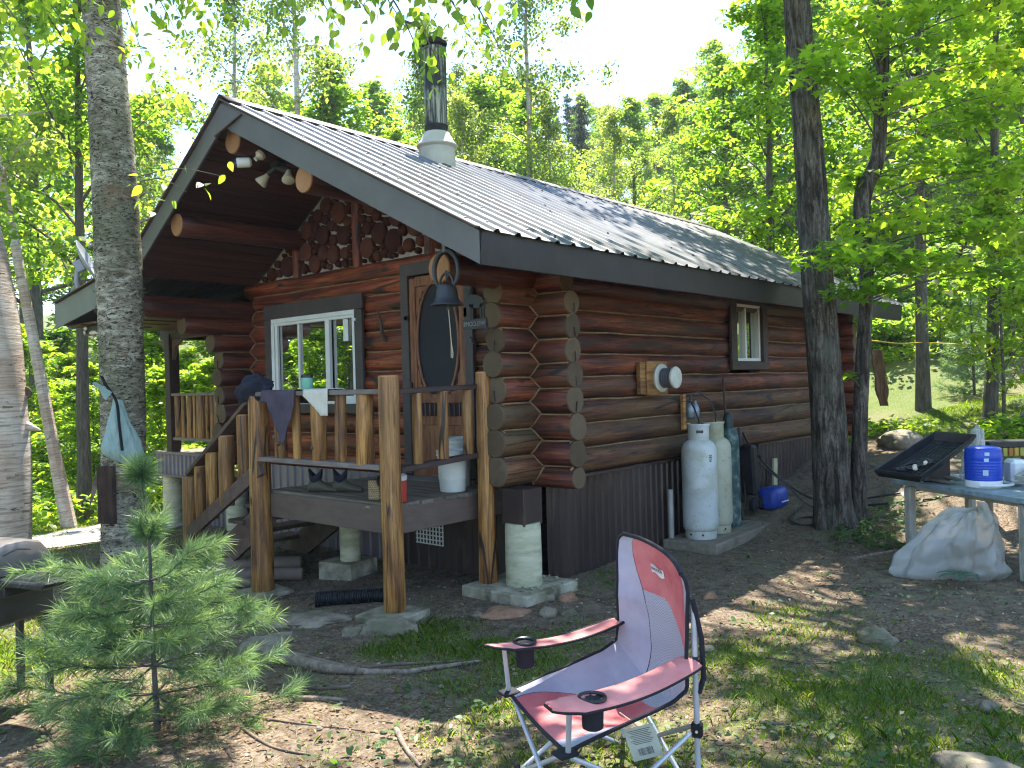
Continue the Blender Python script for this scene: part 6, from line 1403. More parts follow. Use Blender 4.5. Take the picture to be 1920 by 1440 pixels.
def clump_points(cl, rng):
    """cl rows: x y z rx rz n"""
    out = []
    for x, y, z, rx, rz, n in cl:
        n = int(n); p = rng.normal(0, 1, (n, 3)); p /= np.linalg.norm(p, axis=1, keepdims=True) + 1e-9
        r = rng.uniform(0.0, 1, n) ** 0.45
        out.append(np.array([x, y, z]) + p * r[:, None] * np.array([rx, rx, rz]))
    return np.concatenate(out)
def crown(name, cl, size, mat, parent, seed, shape='quad', tilt=0.55, droop=0.25, width=0.62, loc=None):
    rng = np.random.default_rng(seed); C = clump_points(cl, rng); off = np.array(loc if loc is not None else (0, 0, 0), float)
    v, f = leaf_arrays(C - off, size, rng, shape, tilt, droop, width)
    # leaves of one clump share a tone, with leaf-to-leaf spread
    tone = np.repeat(rng.uniform(0.2, 0.8, len(cl)), [int(c[5]) for c in cl]); ti = np.clip(tone + rng.normal(0, 0.16, len(tone)), 0, 1)
    me = np_mesh(name, v, f, ti); return link(name, me, mat, parent)
def gen_tree(name, H, base, cr, nleaf, leaf, seed, tr, bark, lmat, nl=16, droop=0.25, wander=0.25, shape=0.5, clump=0.5, flat=0.7, tilt=0.55, width=0.62):
    """a free-standing tree in local coordinates: empty > trunk, crown"""
    rng = random.Random(seed); root = bpy.data.objects.new(name, None); COL.objects.link(root)
    K = 11; tp = []; ox = oy = 0
    for i in range(K):
        t = i / (K - 1); ox += rng.uniform(-1, 1) * wander * H * 0.012; oy += rng.uniform(-1, 1) * wander * H * 0.012
        tp.append(V((ox, oy, t * H * 0.96 - (0.3 if i == 0 else 0))))
    m = MB(); m.tube(tp, [tr * (1.25 if i == 0 else 1) * (1 - 0.93 * (i / (K - 1)) ** 1.15) for i in range(K)], 9)
    cl = []; ga_ = rng.uniform(0, 6)
    def tpos(t):
        f = t * (K - 1); i = min(int(f), K - 2); return tp[i].lerp(tp[i + 1], f - i)
    for k in range(nl):
        t = base + (0.97 - base) * (k + rng.random()) / nl; ga_ += 2.4 + rng.uniform(-.5, .5)
        q = (t - base) / (0.97 - base); env = (math.sin(math.pi * min(1, 0.12 + 0.88 * q) ** shape)) ** 0.8
        L = cr * max(0.15, env) * rng.uniform(0.65, 1.12); el = R(rng.uniform(12, 42) + 25 * q)
        d = V((math.cos(ga_) * math.cos(el), math.sin(ga_) * math.cos(el), math.sin(el))); p = tpos(t); pts = [p]
        for s in range(4):
            d = (d + V((rng.uniform(-.22, .22), rng.uniform(-.22, .22), rng.uniform(-.12, .16) - droop * 0.25))).normalized(); p = p + d * (L / 4); pts.append(p)
        r0 = max(0.012, tr * 0.36 * (1 - t * 0.7)); m.tube(pts, [r0, r0 * .75, r0 * .5, r0 * .3, r0 * .12], 5)
        for s in range(1, 5):
            for w in range(2 if s < 3 else 3):
                a = rng.uniform(0, 6.28); l2 = L * rng.uniform(0.12, 0.32)
                e = pts[s] + V((math.cos(a) * l2, math.sin(a) * l2, rng.uniform(-.25, .25) * l2 - droop * l2 * 0.5))
                if w == 0: m.tube([pts[s], e], [r0 * .22, r0 * .06], 4)
                cl.append([e.x, e.y, e.z, clump * rng.uniform(.6, 1.2), clump * flat * rng.uniform(.6, 1.1), 1])
    tot = len(cl)
    for c in cl: c[5] = max(4, int(nleaf / tot * rng.uniform(.5, 1.5)))
    m.build("trunk", bark, root); crown("crown", cl, leaf, lmat, root, seed, tilt=tilt, droop=droop, width=width)
    return root
protos = {
 'maple': gen_tree("maple_tree", 11, 0.22, 3.2, 9000, 0.17, 11, 0.15, bk_grey, lm_bright, 20, flat=0.45),
 'maple2': gen_tree("maple_tree", 12, 0.35, 3.4, 9000, 0.17, 23, 0.17, bk_grey, lm_mid, 19, flat=0.5),
 'birch': gen_tree("birch_tree", 14, 0.28, 2.7, 9500, 0.125, 31, 0.13, bk_white, lm_birch, 24, droop=0.5, clump=0.42, flat=1.0, tilt=0.9),
 'birch2': gen_tree("birch_tree", 15, 0.42, 2.5, 9000, 0.125, 37, 0.14, bk_white, lm_birch, 20, droop=0.5, clump=0.40, flat=1.1, tilt=0.9),
 'dense': gen_tree("leafy_tree", 9, 0.12, 3.0, 9500, 0.17, 43, 0.13, bk_grey, lm_dark, 22, flat=0.6),
 'sapling': gen_tree("maple_sapling", 3.6, 0.10, 1.35, 3600, 0.13, 51, 0.035, bk_grey, lm_bright, 14, clump=0.30, flat=0.35, tilt=0.35),
 'sapling2': gen_tree("leafy_sapling", 2.6, 0.06, 1.2, 3200, 0.12, 57, 0.03, bk_grey, lm_mid, 12, clump=0.30, flat=0.5),
 'conifer': gen_tree("spruce_tree", 13, 0.08, 2.3, 13000, 0.16, 61, 0.14, bk_grey, lm_conif, 40, droop=0.9, wander=0.05, shape=0.28, clump=0.42, flat=0.35, width=0.3),
}
used = set()
def put(kind, x, y, h=None, rz=None, label=None, cat=None, group=None, squash=1.0, tilt=None):
    src = protos[kind]; H0 = {'maple': 11, 'maple2': 12, 'birch': 14, 'birch2': 15, 'dense': 9, 'sapling': 3.6, 'sapling2': 2.6, 'conifer': 13}[kind]
    if kind not in used: o = src; used.add(kind)
    else: o = copy_tree(src)
    s = (h or H0) / H0; o.scale = (s * squash, s * squash, s); o.location = (x, y, G(x, y) - 0.05)
    o.rotation_euler = (tilt[0] if tilt else 0, tilt[1] if tilt else 0, random.uniform(0, 6.28) if rz is None else rz)
    o["label"] = label; o["category"] = cat or "tree"; 
    if "group" in o: del o["group"]
    if group: o["group"] = group
    return o
SKY = [(-900, -900), (0, -500), (120, -350), (420, -330), (600, -250), (680, -100), (700, 100), (775, 130), (790, 40), (830, -40), (980, -60), (1010, 40), (1050, 120), (1110, 165), (1180, 170), (1240, 140), (1280, 40), (1310, -150), (1920, -500), (2900, -900)]
def sky_y(px):
    for (a, b), (c, d) in zip(SKY, SKY[1:]):
        if a <= px <= c: return b + (d - b) * (px - a) / (c - a)
    return -900
def pix(x, y, z):
    r_ = V((x, y, z)) - CAM; f_ = r_.dot(FW); return 960 + 1538 * r_.dot(RX) / f_, 720 - 1538 * r_.dot(UP) / f_, f_
def fit_height(x, y, H, cr):
    px, _, dep = pix(x, y, 2.0); w = 1538 * cr / dep; lim = max(sky_y(px - w * 0.8), sky_y(px), sky_y(px + w * 0.8))
    return min(H, (720 - lim) / 1538 * dep + CAM.z - G(x, y))
# trees one can point at
put('birch2', -1.27, 7.47, 12, 0.0, "slim white birch leaning left beside the gravel path", group=None, tilt=(-0.125, -0.115), squash=0.8)
put('maple2', -0.75, 8.2, 10, 1.2, "thin dark-barked tree by the path right of the leaning birch", squash=0.75)
put('birch', 7.0, 13.9, 17, 2.0, "tall white birch rising behind the front roof peak", squash=0.85)
put('birch', 12.6, 10.4, 15.5, 0.9, "tall airy birch crown standing right of the stovepipe", squash=0.9)
put('maple', 11.55, 2.7, 10.5, 3.0, "tree with stripped bark behind the right end of the roof", squash=0.9)
put('maple2', 11.55, -0.35, 11, 0.7, "straight dark tree on the grass past the back of the cabin", squash=0.85)
put('maple', 10.05, -1.75, 10, 5.1, "slanting dark tree right of the straight one behind the table", tilt=(0.05, 0.03), squash=0.8)
put('sapling', 9.5, -2.05, 4.5, 2.2, "thin crooked sapling just right of the slanting tree", squash=0.7)
FARG = "trees of the wood behind the cabin"
rng_t = random.Random(99)
CLEAR = [(8.5, 21, -6.5, 7.5), (-8, 9, 7.5, 17.5), (-7, -3, 1, 9)]      # glades that lie in the sun
spots = []
def scatter(n, a0, a1, d0, d1, kinds, hs, mind, label, grp):
    c = 0; tries = 0
    while c < n and tries < n * 60:
        tries += 1; px = rng_t.uniform(a0, a1); dep = d0 * (d1 / d0) ** rng_t.random()
        p = CAM + camray(px, 720) * dep; x, y = p.x, p.y
        if -2.5 < x < 9.5 and -4.5 < y < 8.0: continue
        if hs[1] > 5 and any(a0_ < x < a1_ and b0_ < y < b1_ for a0_, a1_, b0_, b1_ in CLEAR): continue
        if any((x - a) ** 2 + (y - b) ** 2 < mind * mind for a, b in spots): continue
        k = rng_t.choice(kinds); H = rng_t.uniform(*hs); H = fit_height(x, y, H, 2.6 * H / 12)
        if H < 2.2: continue
        if H < 4.5 and k in ('birch', 'birch2', 'maple2', 'conifer'): k = 'sapling'
        spots.append((x, y)); put(k, x, y, H, None, place_label(k, px, dep), group=grp, squash=rng_t.uniform(0.85, 1.2)); c += 1
LOOK = {'maple': "bright green maple", 'maple2': "mid green maple", 'birch': "pale airy birch", 'birch2': "bare-stemmed birch", 'dense': "bushy leafy tree", 'sapling': "bright maple sapling", 'sapling2': "bushy low sapling", 'conifer': "dark spruce"}
LB = LOOK
def place_label(k, px, dep):
    w = "near" if dep < 22 else ("farther" if dep < 36 else ("distant" if dep < 60 else "far hillside"))
    for lim, ph in ((80, "left of the leaning white birch"), (190, "between the leaning birch and the yellow birch"), (330, "right beside the yellow birch trunk"), (480, "over the side porch roof"), (640, "above the front roof peak"), (780, "left of the stovepipe"), (900, "directly behind the stovepipe"), (1020, "right of the stovepipe"), (1150, "under the open sky above mid roof"), (1290, "on the skyline over the back roof"), (1450, "above the back end of the roof"), (1600, "behind the large maple trunk"), (1740, "right of the slim crooked maple"), (1850, "behind the work table"), (9999, "at the right edge")):
        if px < lim: return "%s %s, %s" % (w, LOOK[k], ph)
scatter(9, -150, 430, 15, 24, ['maple', 'dense', 'birch', 'maple2'], (10, 15), 2.6, LB, FARG)
scatter(12, -250, 700, 24, 48, ['maple', 'dense', 'maple2', 'birch2'], (11, 16), 3.2, LB, FARG)
scatter(12, 560, 1300, 22, 34, ['birch', 'maple', 'birch2', 'maple2'], (9, 15), 3.0, LB, FARG)
scatter(16, 560, 1350, 34, 60, ['maple', 'birch', 'dense', 'conifer'], (9, 15), 3.4, LB, FARG)
scatter(8, 1290, 2000, 20, 30, ['maple', 'maple2', 'dense', 'maple'], (9, 14), 2.6, LB, FARG)
scatter(16, 1290, 2150, 28, 52, ['maple', 'maple2', 'dense', 'birch2'], (11, 16), 3.4, LB, FARG)
scatter(34, 980, 1420, 50, 95, ['maple', 'birch', 'maple2', 'dense', 'conifer'], (9, 15), 2.6, LB, FARG)
scatter(20, 560, 1000, 45, 80, ['birch', 'maple', 'maple2'], (9, 15), 2.6, LB, FARG)
scatter(26, -60, 420, 13, 24, ['sapling', 'sapling2', 'sapling'], (1.8, 4.2), 1.3, LB, "saplings of the undergrowth behind the cabin")
scatter(16, 1560, 2000, 19, 30, ['sapling', 'sapling2'], (1.4, 3.6), 1.5, LB, "saplings of the undergrowth behind the cabin")
scatter(12, 600, 1500, 20, 34, ['sapling', 'sapling2'], (2.5, 5), 1.8, LB, "saplings of the undergrowth behind the cabin")
scatter(6, 430, 690, 18, 27, ['birch', 'birch2', 'birch'], (14, 18), 2.2, LB, FARG)
scatter(4, 850, 1000, 19, 27, ['birch', 'birch'], (14, 17), 1.8, LB, FARG)
# where look and place coincide, tell the trees apart by their order from the left
same = {}
for o in list(COL.objects):
    if o.get("group") in (FARG, "saplings of the undergrowth behind the cabin"): same.setdefault(o["label"], []).append(o)
for lb_, os_ in same.items():
    if len(os_) > 1:
        os_.sort(key=lambda o: pix(o.location.x, o.location.y, 2.0)[0])
        for i, o in enumerate(os_): o["label"] = lb_ + ", " + ["leftmost", "second from left", "third from left", "fourth from left", "fifth from left", "sixth from left", "seventh from left", "eighth from left"][min(i, 7)]
# the wood to the left of the frame that the window mirrors
WG = "trees mirrored in the front window"
for k, x, y, h in (('maple', -7.5, 12, 11), ('dense', -10, 9.5, 9), ('maple2', -12, 14, 12), ('maple', -14, 10, 11), ('sapling', -7.0, 8.5, 4), ('sapling', -9.0, 7.2, 4.2), ('sapling2', -10.5, 6.0, 3.2), ('birch', -9.0, 16, 13), ('dense', -17, 16, 10), ('maple', -6.2, 17, 12), ('dense', -8.2, 14.5, 10), ('dense', -6.8, 18.5, 11), ('dense', -11, 17, 11), ('maple2', -9.5, 20, 13), ('sapling', -6.6, 12.6, 4.2), ('sapling', -8.0, 11.4, 4.0), ('sapling2', -7.2, 14.2, 3.2), ('sapling', -5.6, 13.2, 3.6), ('dense', -12.5, 20, 11), ('maple', -7.6, 22, 13)):
    put(k, x, y, h, None, "tree of the wood left of the clearing, mirrored in the front window", group=WG)
for k in list(protos):
    if k not in used: put(k, -16, 20 + len(used), None, None, "tree of the wood left of the clearing, mirrored in the front window", group=WG)
# ------------------------------------------------------------------ near trees with their own trunks
def trunk_mesh(name, pts, rads, bark, parent, n=40, ring=0.07, ridge=0.07, rs=(6, 1.2), flare=0.0, seed=0.0):
    pts = [V(p) for p in pts]; sp = smooth_path(pts, 14)
    # resample radii along
    cum = [0.0]
    for a, b in zip(sp, sp[1:]): cum.append(cum[-1] + (b - a).length)
    kc = [0.0]
    for a, b in zip(pts, pts[1:]): kc.append(kc[-1] + (b - a).length)
    Lt = cum[-1]; N = int(Lt / ring); P = []; Rr = []
    for i in range(N + 1):
        s = Lt * i / N; k = max(0, min(len(cum) - 2, next((q for q in range(len(cum) - 1) if cum[q + 1] >= s), len(cum) - 2)))
        P.append(sp[k].lerp(sp[k + 1], (s - cum[k]) / max(1e-6, cum[k + 1] - cum[k])))
        f = s / Lt * kc[-1]; j = max(0, min(len(kc) - 2, next((q for q in range(len(kc) - 1) if kc[q + 1] >= f), len(kc) - 2)))
        r = rads[j] + (rads[j + 1] - rads[j]) * (f - kc[j]) / max(1e-6, kc[j + 1] - kc[j])
        Rr.append(r * (1 + flare * math.exp(-s / 0.22)))
    def jit(i, j, a, p):
        return 1 + ridge * (noise.noise((math.cos(a) * rs[0] * 0.5, math.sin(a) * rs[0] * 0.5, p.z * rs[1] + seed)) + 0.6 * noise.noise((math.cos(a) * rs[0] * 1.3, math.sin(a) * rs[0] * 1.3, p.z * rs[1] * 2.5 + seed))) + 0.05 * noise.noise((math.cos(a), math.sin(a), p.z * 1.1 + seed)) + flare * 0.6 * math.exp(-max(0, p.z - pts[0].z) / 0.25) * math.cos(5 * a + seed)
    return MB().tube(P, Rr, n, jit=jit).build(name, bark, parent, angle=180)
SUNK = HS * (1 / math.tan(SUN_EL))
def over(x, y, h, z0=0.1):
    """the point at height h that shades ground point (x, y)"""
    k = h - z0; return V((x, y, z0)) + SUNK * k + V((0, 0, k))
near = {}
def near_tree(name, label, base, pts, rads, bark, **kw):
    t = thing(name, label, "tree", base); trunk_mesh("trunk", pts, rads, bark, t, **kw); near[label] = (t, [V(p) for p in pts]); return t
# big maple and its slim neighbour on the right
b0 = gz(3.60, -1.41)
maple = near_tree("maple_tree", "large maple with furrowed dark bark leaning at the cabin's long wall", b0, [b0 - V((0, 0, .15)), (3.56, -1.39, 1.3), (3.49, -1.33, 3.0), (3.44, -1.28, 4.6), (3.39, -1.22, 6.1), (3.35, -1.2, 8.5), (3.4, -1.1, 11.5)], [0.205, 0.185, 0.172, 0.155, 0.145, 0.12, 0.06], bk_maple, n=56, ridge=0.075, rs=(9, 0.9), flare=0.35, seed=1.0)
b1 = gz(3.95, -1.55)
slim = near_tree("slim_maple_tree", "slim crooked maple standing just right of the large one", b1, [b1 - V((0, 0, .1)), (3.99, -1.60, 1.4), (4.06, -1.69, 2.97), (4.04, -1.66, 3.55), (4.06, -1.68, 3.96), (4.16, -1.80, 4.30), (4.20, -1.84, 4.75), (4.24, -1.89, 5.93), (4.3, -1.9, 7.6), (4.2, -2.0, 9.5)], [0.095, 0.082, 0.078, 0.085, 0.10, 0.082, 0.075, 0.068, 0.05, 0.03], bk_maple, n=28, ridge=0.06, rs=(6, 1.0), flare=0.3, seed=4.0)
# yellow birch with the tied bag
b2 = gz(-2.31, 3.34)
def onray(px, py, dep): p = CAM + camray(px, py) * dep; return (p.x, p.y, p.z)
YP = [b2 - V((0, 0, .15)), onray(232, 900, 8.0), onray(230, 700, 8.0), onray(222, 500, 8.0), onray(211, 300, 8.0), onray(198, 120, 8.0), onray(185, -60, 8.0), (-2.42, 3.46, 8.5), (-2.3, 3.5, 11.5)]
YR = [0.205, 0.195, 0.20, 0.212, 0.200, 0.185, 0.165, 0.12, 0.05]
ybirch = near_tree("yellow_birch_tree", "yellow birch with shaggy bark and a tied bag, in front of the side porch", b2, YP, YR, bk_yellow, n=52, ridge=0.022, rs=(5, 2.2), flare=0.12, seed=2.0)
# white birch clump at the frame edge
b3 = gz(-3.66, 2.62)
wb = near_tree("white_birch_tree", "white birch with peeling pinkish bark at the left frame edge", b3, [b3 - V((0, 0, .15)), (-3.62, 2.58, 1.0), (-3.63, 2.60, 2.2), (-3.69, 2.67, 3.0), (-3.73, 2.72, 3.6), (-3.75, 2.74, 4.6), (-3.7, 2.8, 7.0), (-3.6, 2.9, 10.0)], [0.26, 0.245, 0.235, 0.215, 0.175, 0.15, 0.10, 0.04], bk_white, n=44, ridge=0.025, rs=(3, 1.0), flare=0.15, seed=7.0)
trunk_mesh("side_stem", [b3 + V((-0.22, 0.10, -0.1)), (-3.85, 2.72, 0.8), (-3.90, 2.75, 1.35)], [0.15, 0.13, 0.10], bk_yellow, wb, n=30, ridge=0.06, seed=3.0)
MB().lathe([(0.0, 0.0), (0.05, 0.0), (0.052, 0.01), (0.045, 0.02), (0, 0.024)], (-3.42, 2.47, 1.88), 18, axis=(-0.5, -0.85, 0.1)).build("cut_branch_end", m_end, wb)
MB().tube([(-3.5, 2.52, 1.80), (-3.42, 2.475, 1.875)], [0.04, 0.048], 12).build("branch_stub", bk_white, wb)
MB().tube([(-3.49, 2.50, 1.66), (-3.40, 2.42, 1.60), (-3.345, 2.38, 1.575)], [0.05, 0.03, 0.006], 10).build("branch_stub", bk_white, wb)
# shaggy flakes of bark
def flakes(parent, pts, rads, n, mat, size, seed, zr):
    rg = random.Random(seed); m = MB()
    for _ in range(n):
        z = rg.uniform(*zr); k = max(0, next((i for i in range(len(pts) - 1) if pts[i + 1][2] >= z), 0)); a, b = V(pts[k]), V(pts[k + 1])
        f = (z - a.z) / max(1e-6, b.z - a.z); c = a.lerp(b, f); r = rads[k] + (rads[k + 1] - rads[k]) * f
        ang = rg.uniform(0, 6.28); w = size * rg.uniform(.3, 1.2); h = size * rg.uniform(.08, .32); cu = rg.uniform(.3, .9) * w; rows = []
        for i in range(4):
            s = i / 3; aa = ang + s * w / r; rr = r * 1.02 + cu * s * s
            rows.append([c + V((math.cos(aa) * rr, math.sin(aa) * rr, dz + 0.01 * noise.noise((aa, dz * 9, 3)))) for dz in (-h / 2 * (1 - 0.7 * s) - 0.3 * h * s, h / 2 * (1 - 0.8 * s))])
        m.grid(rows)
    return tag(m.build("bark_flakes", mat, parent, angle=80), kind="stuff")
m_flake = pm("bark_flake", [(0.36, (0.085, 0.062, 0.040)), (0.64, (0.27, 0.21, 0.14))], 8, rough=0.8, bump=0.2, rnd=False)
flakes(ybirch, near[ybirch["label"]][1], YR, 900, m_flake, 0.05, 3, (0.2, 6.0))
flakes(wb, near[wb["label"]][1], [0.26, 0.245, 0.235, 0.215, 0.175, 0.15, 0.10, 0.04], 160, m_flake, 0.07, 5, (0.3, 5.0))
# dead bark patch and tied bag on the yellow birch
pz_ = MB()
vd = (CAM - V((-2.31, 3.33, 1.0))); vd.z = 0; vd.normalize(); sd_ = V((-vd.y, vd.x, 0))       # towards the viewer
if sd_.dot(RX) < 0: sd_ = -sd_
c0 = V((-2.31, 3.33, 0.0)); rows = []
for i in range(13):
    z = 0.62 + 0.55 * i / 12; row = []
    for j in range(9):
        a = R(-75 + 62 * j / 8) ; rr = 0.216 + 0.02 * abs(noise.noise((j * .8, z * 6, 2))) + 0.012 * math.sin(j * 2.2)
        row.append(c0 + vd * (rr * math.cos(a)) + sd_ * (rr * math.sin(a)) + V((0, 0, z + 0.03 * noise.noise((j, i, 3)))))
    rows.append(row)
pz_.grid(rows); pz_.build("dead_bark_patch", pm("dead_bark_dark", [(0.3, (0.018, 0.010, 0.008)), (0.6, (0.07, 0.042, 0.028)), (0.8, (0.15, 0.10, 0.07))], 4, (5, 5, 1), rough=0.9, bump=0.8, bdist=0.03), ybirch, angle=80)
MB().prism([(0, 0), (0.035, 0.10), (0.03, 0.22), (-0.01, 0.16), (-0.05, -0.12)], c0 + vd * 0.06 - sd_ * 0.235 + V((0, 0, 0.88)), sd_, V((0, 0, 1)), 0.02).build("bark_shard", m_flake, ybirch)
m_bag = pm("bag_mint_film", [(0.3, (0.20, 0.31, 0.28)), (0.7, (0.36, 0.47, 0.43))], 7, (3, 3, 1), rough=0.4, bump=0.8, bscale=9, bdist=0.02)
bag = thing("tied_bag", "mint green plastic bag tied to the yellow birch with a black strap", "bag", c0 + vd * 0.25 + V((0, 0, 1.15)))
bc_ = c0 + vd * 0.245 - sd_ * 0.005; rows = []
for i in range(25):
    t_ = i / 24; z = 1.80 - 0.60 * t_; w = 0.035 + 0.155 * min(1, (t_ / 0.82)) ** 1.2 - (0.10 * ((t_ - 0.82) / 0.18) ** 2 if t_ > 0.82 else 0); dpt = 0.02 + 0.055 * t_ - (0.05 * ((t_ - 0.8) / 0.2) ** 2 if t_ > 0.8 else 0)
    row = []
    for j in range(37):
        a = 2 * math.pi * j / 36; fo = 1 + 0.10 * math.sin(a * 7 + t_ * 2) * (1 - 0.5 * t_) + 0.14 * noise.noise((math.cos(a) * 2, math.sin(a) * 2, t_ * 4))
        row.append(bc_ + sd_ * (w * math.cos(a) * fo + 0.03 * (t_ - 0.3)) + vd * (dpt * math.sin(a) * fo + 0.03) + V((0, 0, z - 0.035 * math.cos(a) * (1 if t_ > 0.7 else 0.2))))
    rows.append(row)
m = MB(); m.grid([r_[::-1] for r_ in rows]); m.add(rows[-1][:-1], [tuple(range(36))]); m.build("bag_film", m_bag, bag, angle=80)
q = [bc_ - sd_ * 0.14 + vd * -0.02 + V((0, 0, 2.02)), bc_ - sd_ * 0.10 + vd * 0.03 + V((0, 0, 1.93)), bc_ - sd_ * 0.02 + vd * 0.06 + V((0, 0, 1.78)), bc_ + vd * 0.095 + V((0, 0, 1.55)), bc_ + sd_ * 0.02 + vd * 0.115 + V((0, 0, 1.32))]
MB().tube(smooth_path(q, 6), 0.016, 8, oval=0.6).build("strap", m_bind, bag)
tf = MB()
for k in range(5): tf.tube(smooth_path([bc_ - sd_ * (0.10 + 0.02 * k) + vd * 0.03 + V((0, 0, 1.92)), bc_ - sd_ * (0.14 + 0.015 * k) + vd * 0.05 + V((0, 0, 1.88 + 0.02 * k)), bc_ - sd_ * (0.10 - 0.01 * k) + vd * 0.07 + V((0, 0, 1.80 + 0.015 * k))], 4), 0.012, 6)
tf.build("knot", m_bag, bag)

# ------------------------------------------------------------------ unseen canopies of the near trees, clumps placed to shade the yard
LIT = [(-2.80, -0.45, .62), (-3.1, -0.85, .62), (-2.95, -1.35, .62), (-2.65, -1.75, .50), (-3.3, -1.75, .60), (-3.7, -0.9, .6), (-4.2, -0.5, .6), (-4.1, 1.35, 1.1), (-3.7, 0.6, .6), (-4.3, 0.35, .60), (0.45, -2.95, .34), (0.0, -3.25, .34), (4.2, -2.9, .9), (5.0, -2.0, .8), (3.1, -3.9, .6), (-3.12, -2.62, .12), (2.6, -3.2, .3), (6.2, -1.6, 1.2), (-5.0, 2.5, 1.4), (1.2, -4.5, .4), (7.5, -3.0, 1.2)]
def roof_hit(p):
    for k in range(60):
        q = p - SUN * (0.2 * k)
        if XF < q.x < XB and EY < q.y < 6.6 and q.z < roofz(q.y): return q
        if q.z < 1: break
    return None
rg = random.Random(17); CL = {'m': [], 's': [], 'y': [], 'w': []}
def lit(x, y): return any((x - a) ** 2 + (y - b) ** 2 < r * r for a, b, r in LIT)
def vis(p, mrg=0.9):
    px, py, dep = pix(*p); return dep > 0.5 and -60 < px < 1980 and py > -20 - 1538 * mrg / dep * 0.5
xs_ = np.arange(-7.2, 7.5, 0.72); ys_ = np.arange(-6.2, 3.2, 0.72)
for x in xs_:
    for y in ys_:
        px_, py_ = x + rg.uniform(-.3, .3), y + rg.uniform(-.3, .3)
        if py_ > 0.2 and px_ > -1.2: continue                    # the cabin stands there
        if lit(px_, py_) or rg.random() < 0.06: continue
        h = rg.uniform(6.8, 11.0); p = over(px_, py_, h)
        for _ in range(8):
            if vis(p): h += 0.6; p = over(px_, py_, h)
        # the front half of the roof lies in the sun
        if any((lambda q_: q_ is not None and q_.x < 2.8)(roof_hit(p + V((dx, dy, 0)))) for dx in (-.2, .2) for dy in (-.15, .15)): continue
        k = min((('m', V((3.4, -1.2, p.z))), ('s', V((4.2, -1.9, p.z))), ('y', V((-2.4, 3.4, p.z))), ('w', V((-3.7, 2.8, p.z)))), key=lambda q_: (q_[1] - p).length)[0]
        CL[k].append([p.x, p.y, p.z, 0.58, 0.42, 165])
# dapple over the back half of the roof
for _ in range(26):
    x, y = rg.uniform(2.2, 8.0), rg.uniform(-0.6, 2.6)
    if abs(y - (2.2 - 0.38 * (x - 1.2) - 0.0)) > 1.1 and rg.random() < 0.7: continue
    z0 = roofz(min(y, RY)); p = over(x, y, rg.uniform(8.0, 11.0), z0); 
    if vis(p): p = over(x, y, 12.5, z0)
    CL['m'].append([p.x, p.y, p.z, 0.5, 0.3, 80])
def limbs(parent, trunk_pts, cl, bark, seed):
    rg_ = random.Random(seed); m = MB()
    for c in cl:
        p = V(c[:3]); zt = max(6.7, min(trunk_pts[-1].z - 0.5, p.z - 0.35 * (p.xy - trunk_pts[3].xy).length - 0.3))
        k = max(0, next((i for i in range(len(trunk_pts) - 1) if trunk_pts[i + 1].z >= zt), len(trunk_pts) - 2)); a = trunk_pts[k].lerp(trunk_pts[k + 1], (zt - trunk_pts[k].z) / max(1e-6, trunk_pts[k + 1].z - trunk_pts[k].z))
        L = (p - a).length; r = 0.012 + 0.006 * L
        m.tube(smooth_path([a, a.lerp(p, .35) + V((0, 0, .12 * L)), a.lerp(p, .7) + V((rg_.uniform(-.1, .1) * L, rg_.uniform(-.1, .1) * L, .08 * L)), p], 3), [r * (1 - 0.085 * i) for i in range(10)], 5)
    return m.build("limbs", bark, parent)
for key, t_, bark, lm, size in (('m', maple, bk_maple, lm_mid, 0.15), ('s', slim, bk_grey, lm_bright, 0.15), ('y', ybirch, bk_yellow, lm_birch, 0.13), ('w', wb, bk_white, lm_birch, 0.13)):
    if CL[key]:
        limbs(t_, near[t_["label"]][1], CL[key], bark, 5); crown("crown", CL[key], size, lm, t_, hash(key) % 1000 + 3, loc=wloc(t_))

# maple sprays in view on the right (lobed leaves)
SPR = [(1560, 100, 8.6), (1640, 60, 9.0), (1720, 90, 9.2), (1800, 60, 9.6), (1870, 110, 9.4), (1600, 160, 8.8), (1690, 180, 9.1), (1770, 190, 9.5), (1850, 220, 9.3), (1900, 170, 9.0), (1540, 130, 8.3), (1600, 330, 9.6), (1690, 330, 9.8), (1760, 300, 9.3), (1840, 320, 9.2), (1660, 420, 9.0), (1730, 400, 9.0), (1800, 430, 9.2), (1870, 430, 9.0), (1590, 470, 8.6), (1660, 490, 8.8), (1740, 500, 9.0), (1620, 545, 8.7), (1820, 520, 9.4), (1900, 320, 8.8), (1900, 500, 8.9), (1560, 480, 8.2), (1600, 40, 8.6), (1700, 20, 8.8), (1780, -20, 9.0), (1870, 10, 9.0), (1680, 260, 9.7), (1830, 130, 9.8), (1590, 705, 9.2)]
sc_l = []
for px, py, dep in SPR:
    p = CAM + camray(px, py) * dep; small = py > 650
    sc_l.append([p.x, p.y, p.z, 0.16 if small else 0.44, 0.06 if small else 0.15, 9 if small else 95])
crown("leaf_sprays", sc_l, 0.115, lm_bright, slim, 77, 'maple', 0.28, 0.15, loc=wloc(slim))
m = MB(); tpn = near[slim["label"]][1]
for c in sc_l:
    p = V(c[:3]); zt = max(0.8, min(8.5, p.z - 0.25 * (p.xy - V((4.2, -1.85))).length)); k = max(0, next((i for i in range(len(tpn) - 1) if tpn[i + 1].z >= zt), len(tpn) - 2)); a = tpn[k].lerp(tpn[k + 1], (zt - tpn[k].z) / max(1e-6, tpn[k + 1].z - tpn[k].z)); L = (p - a).length
    m.tube(smooth_path([a, a.lerp(p, .5) + V((0, 0, 0.06 * L)), p], 4), [0.013 - 0.0012 * i for i in range(9)], 5)
m.build("spray_twigs", bk_grey, slim)
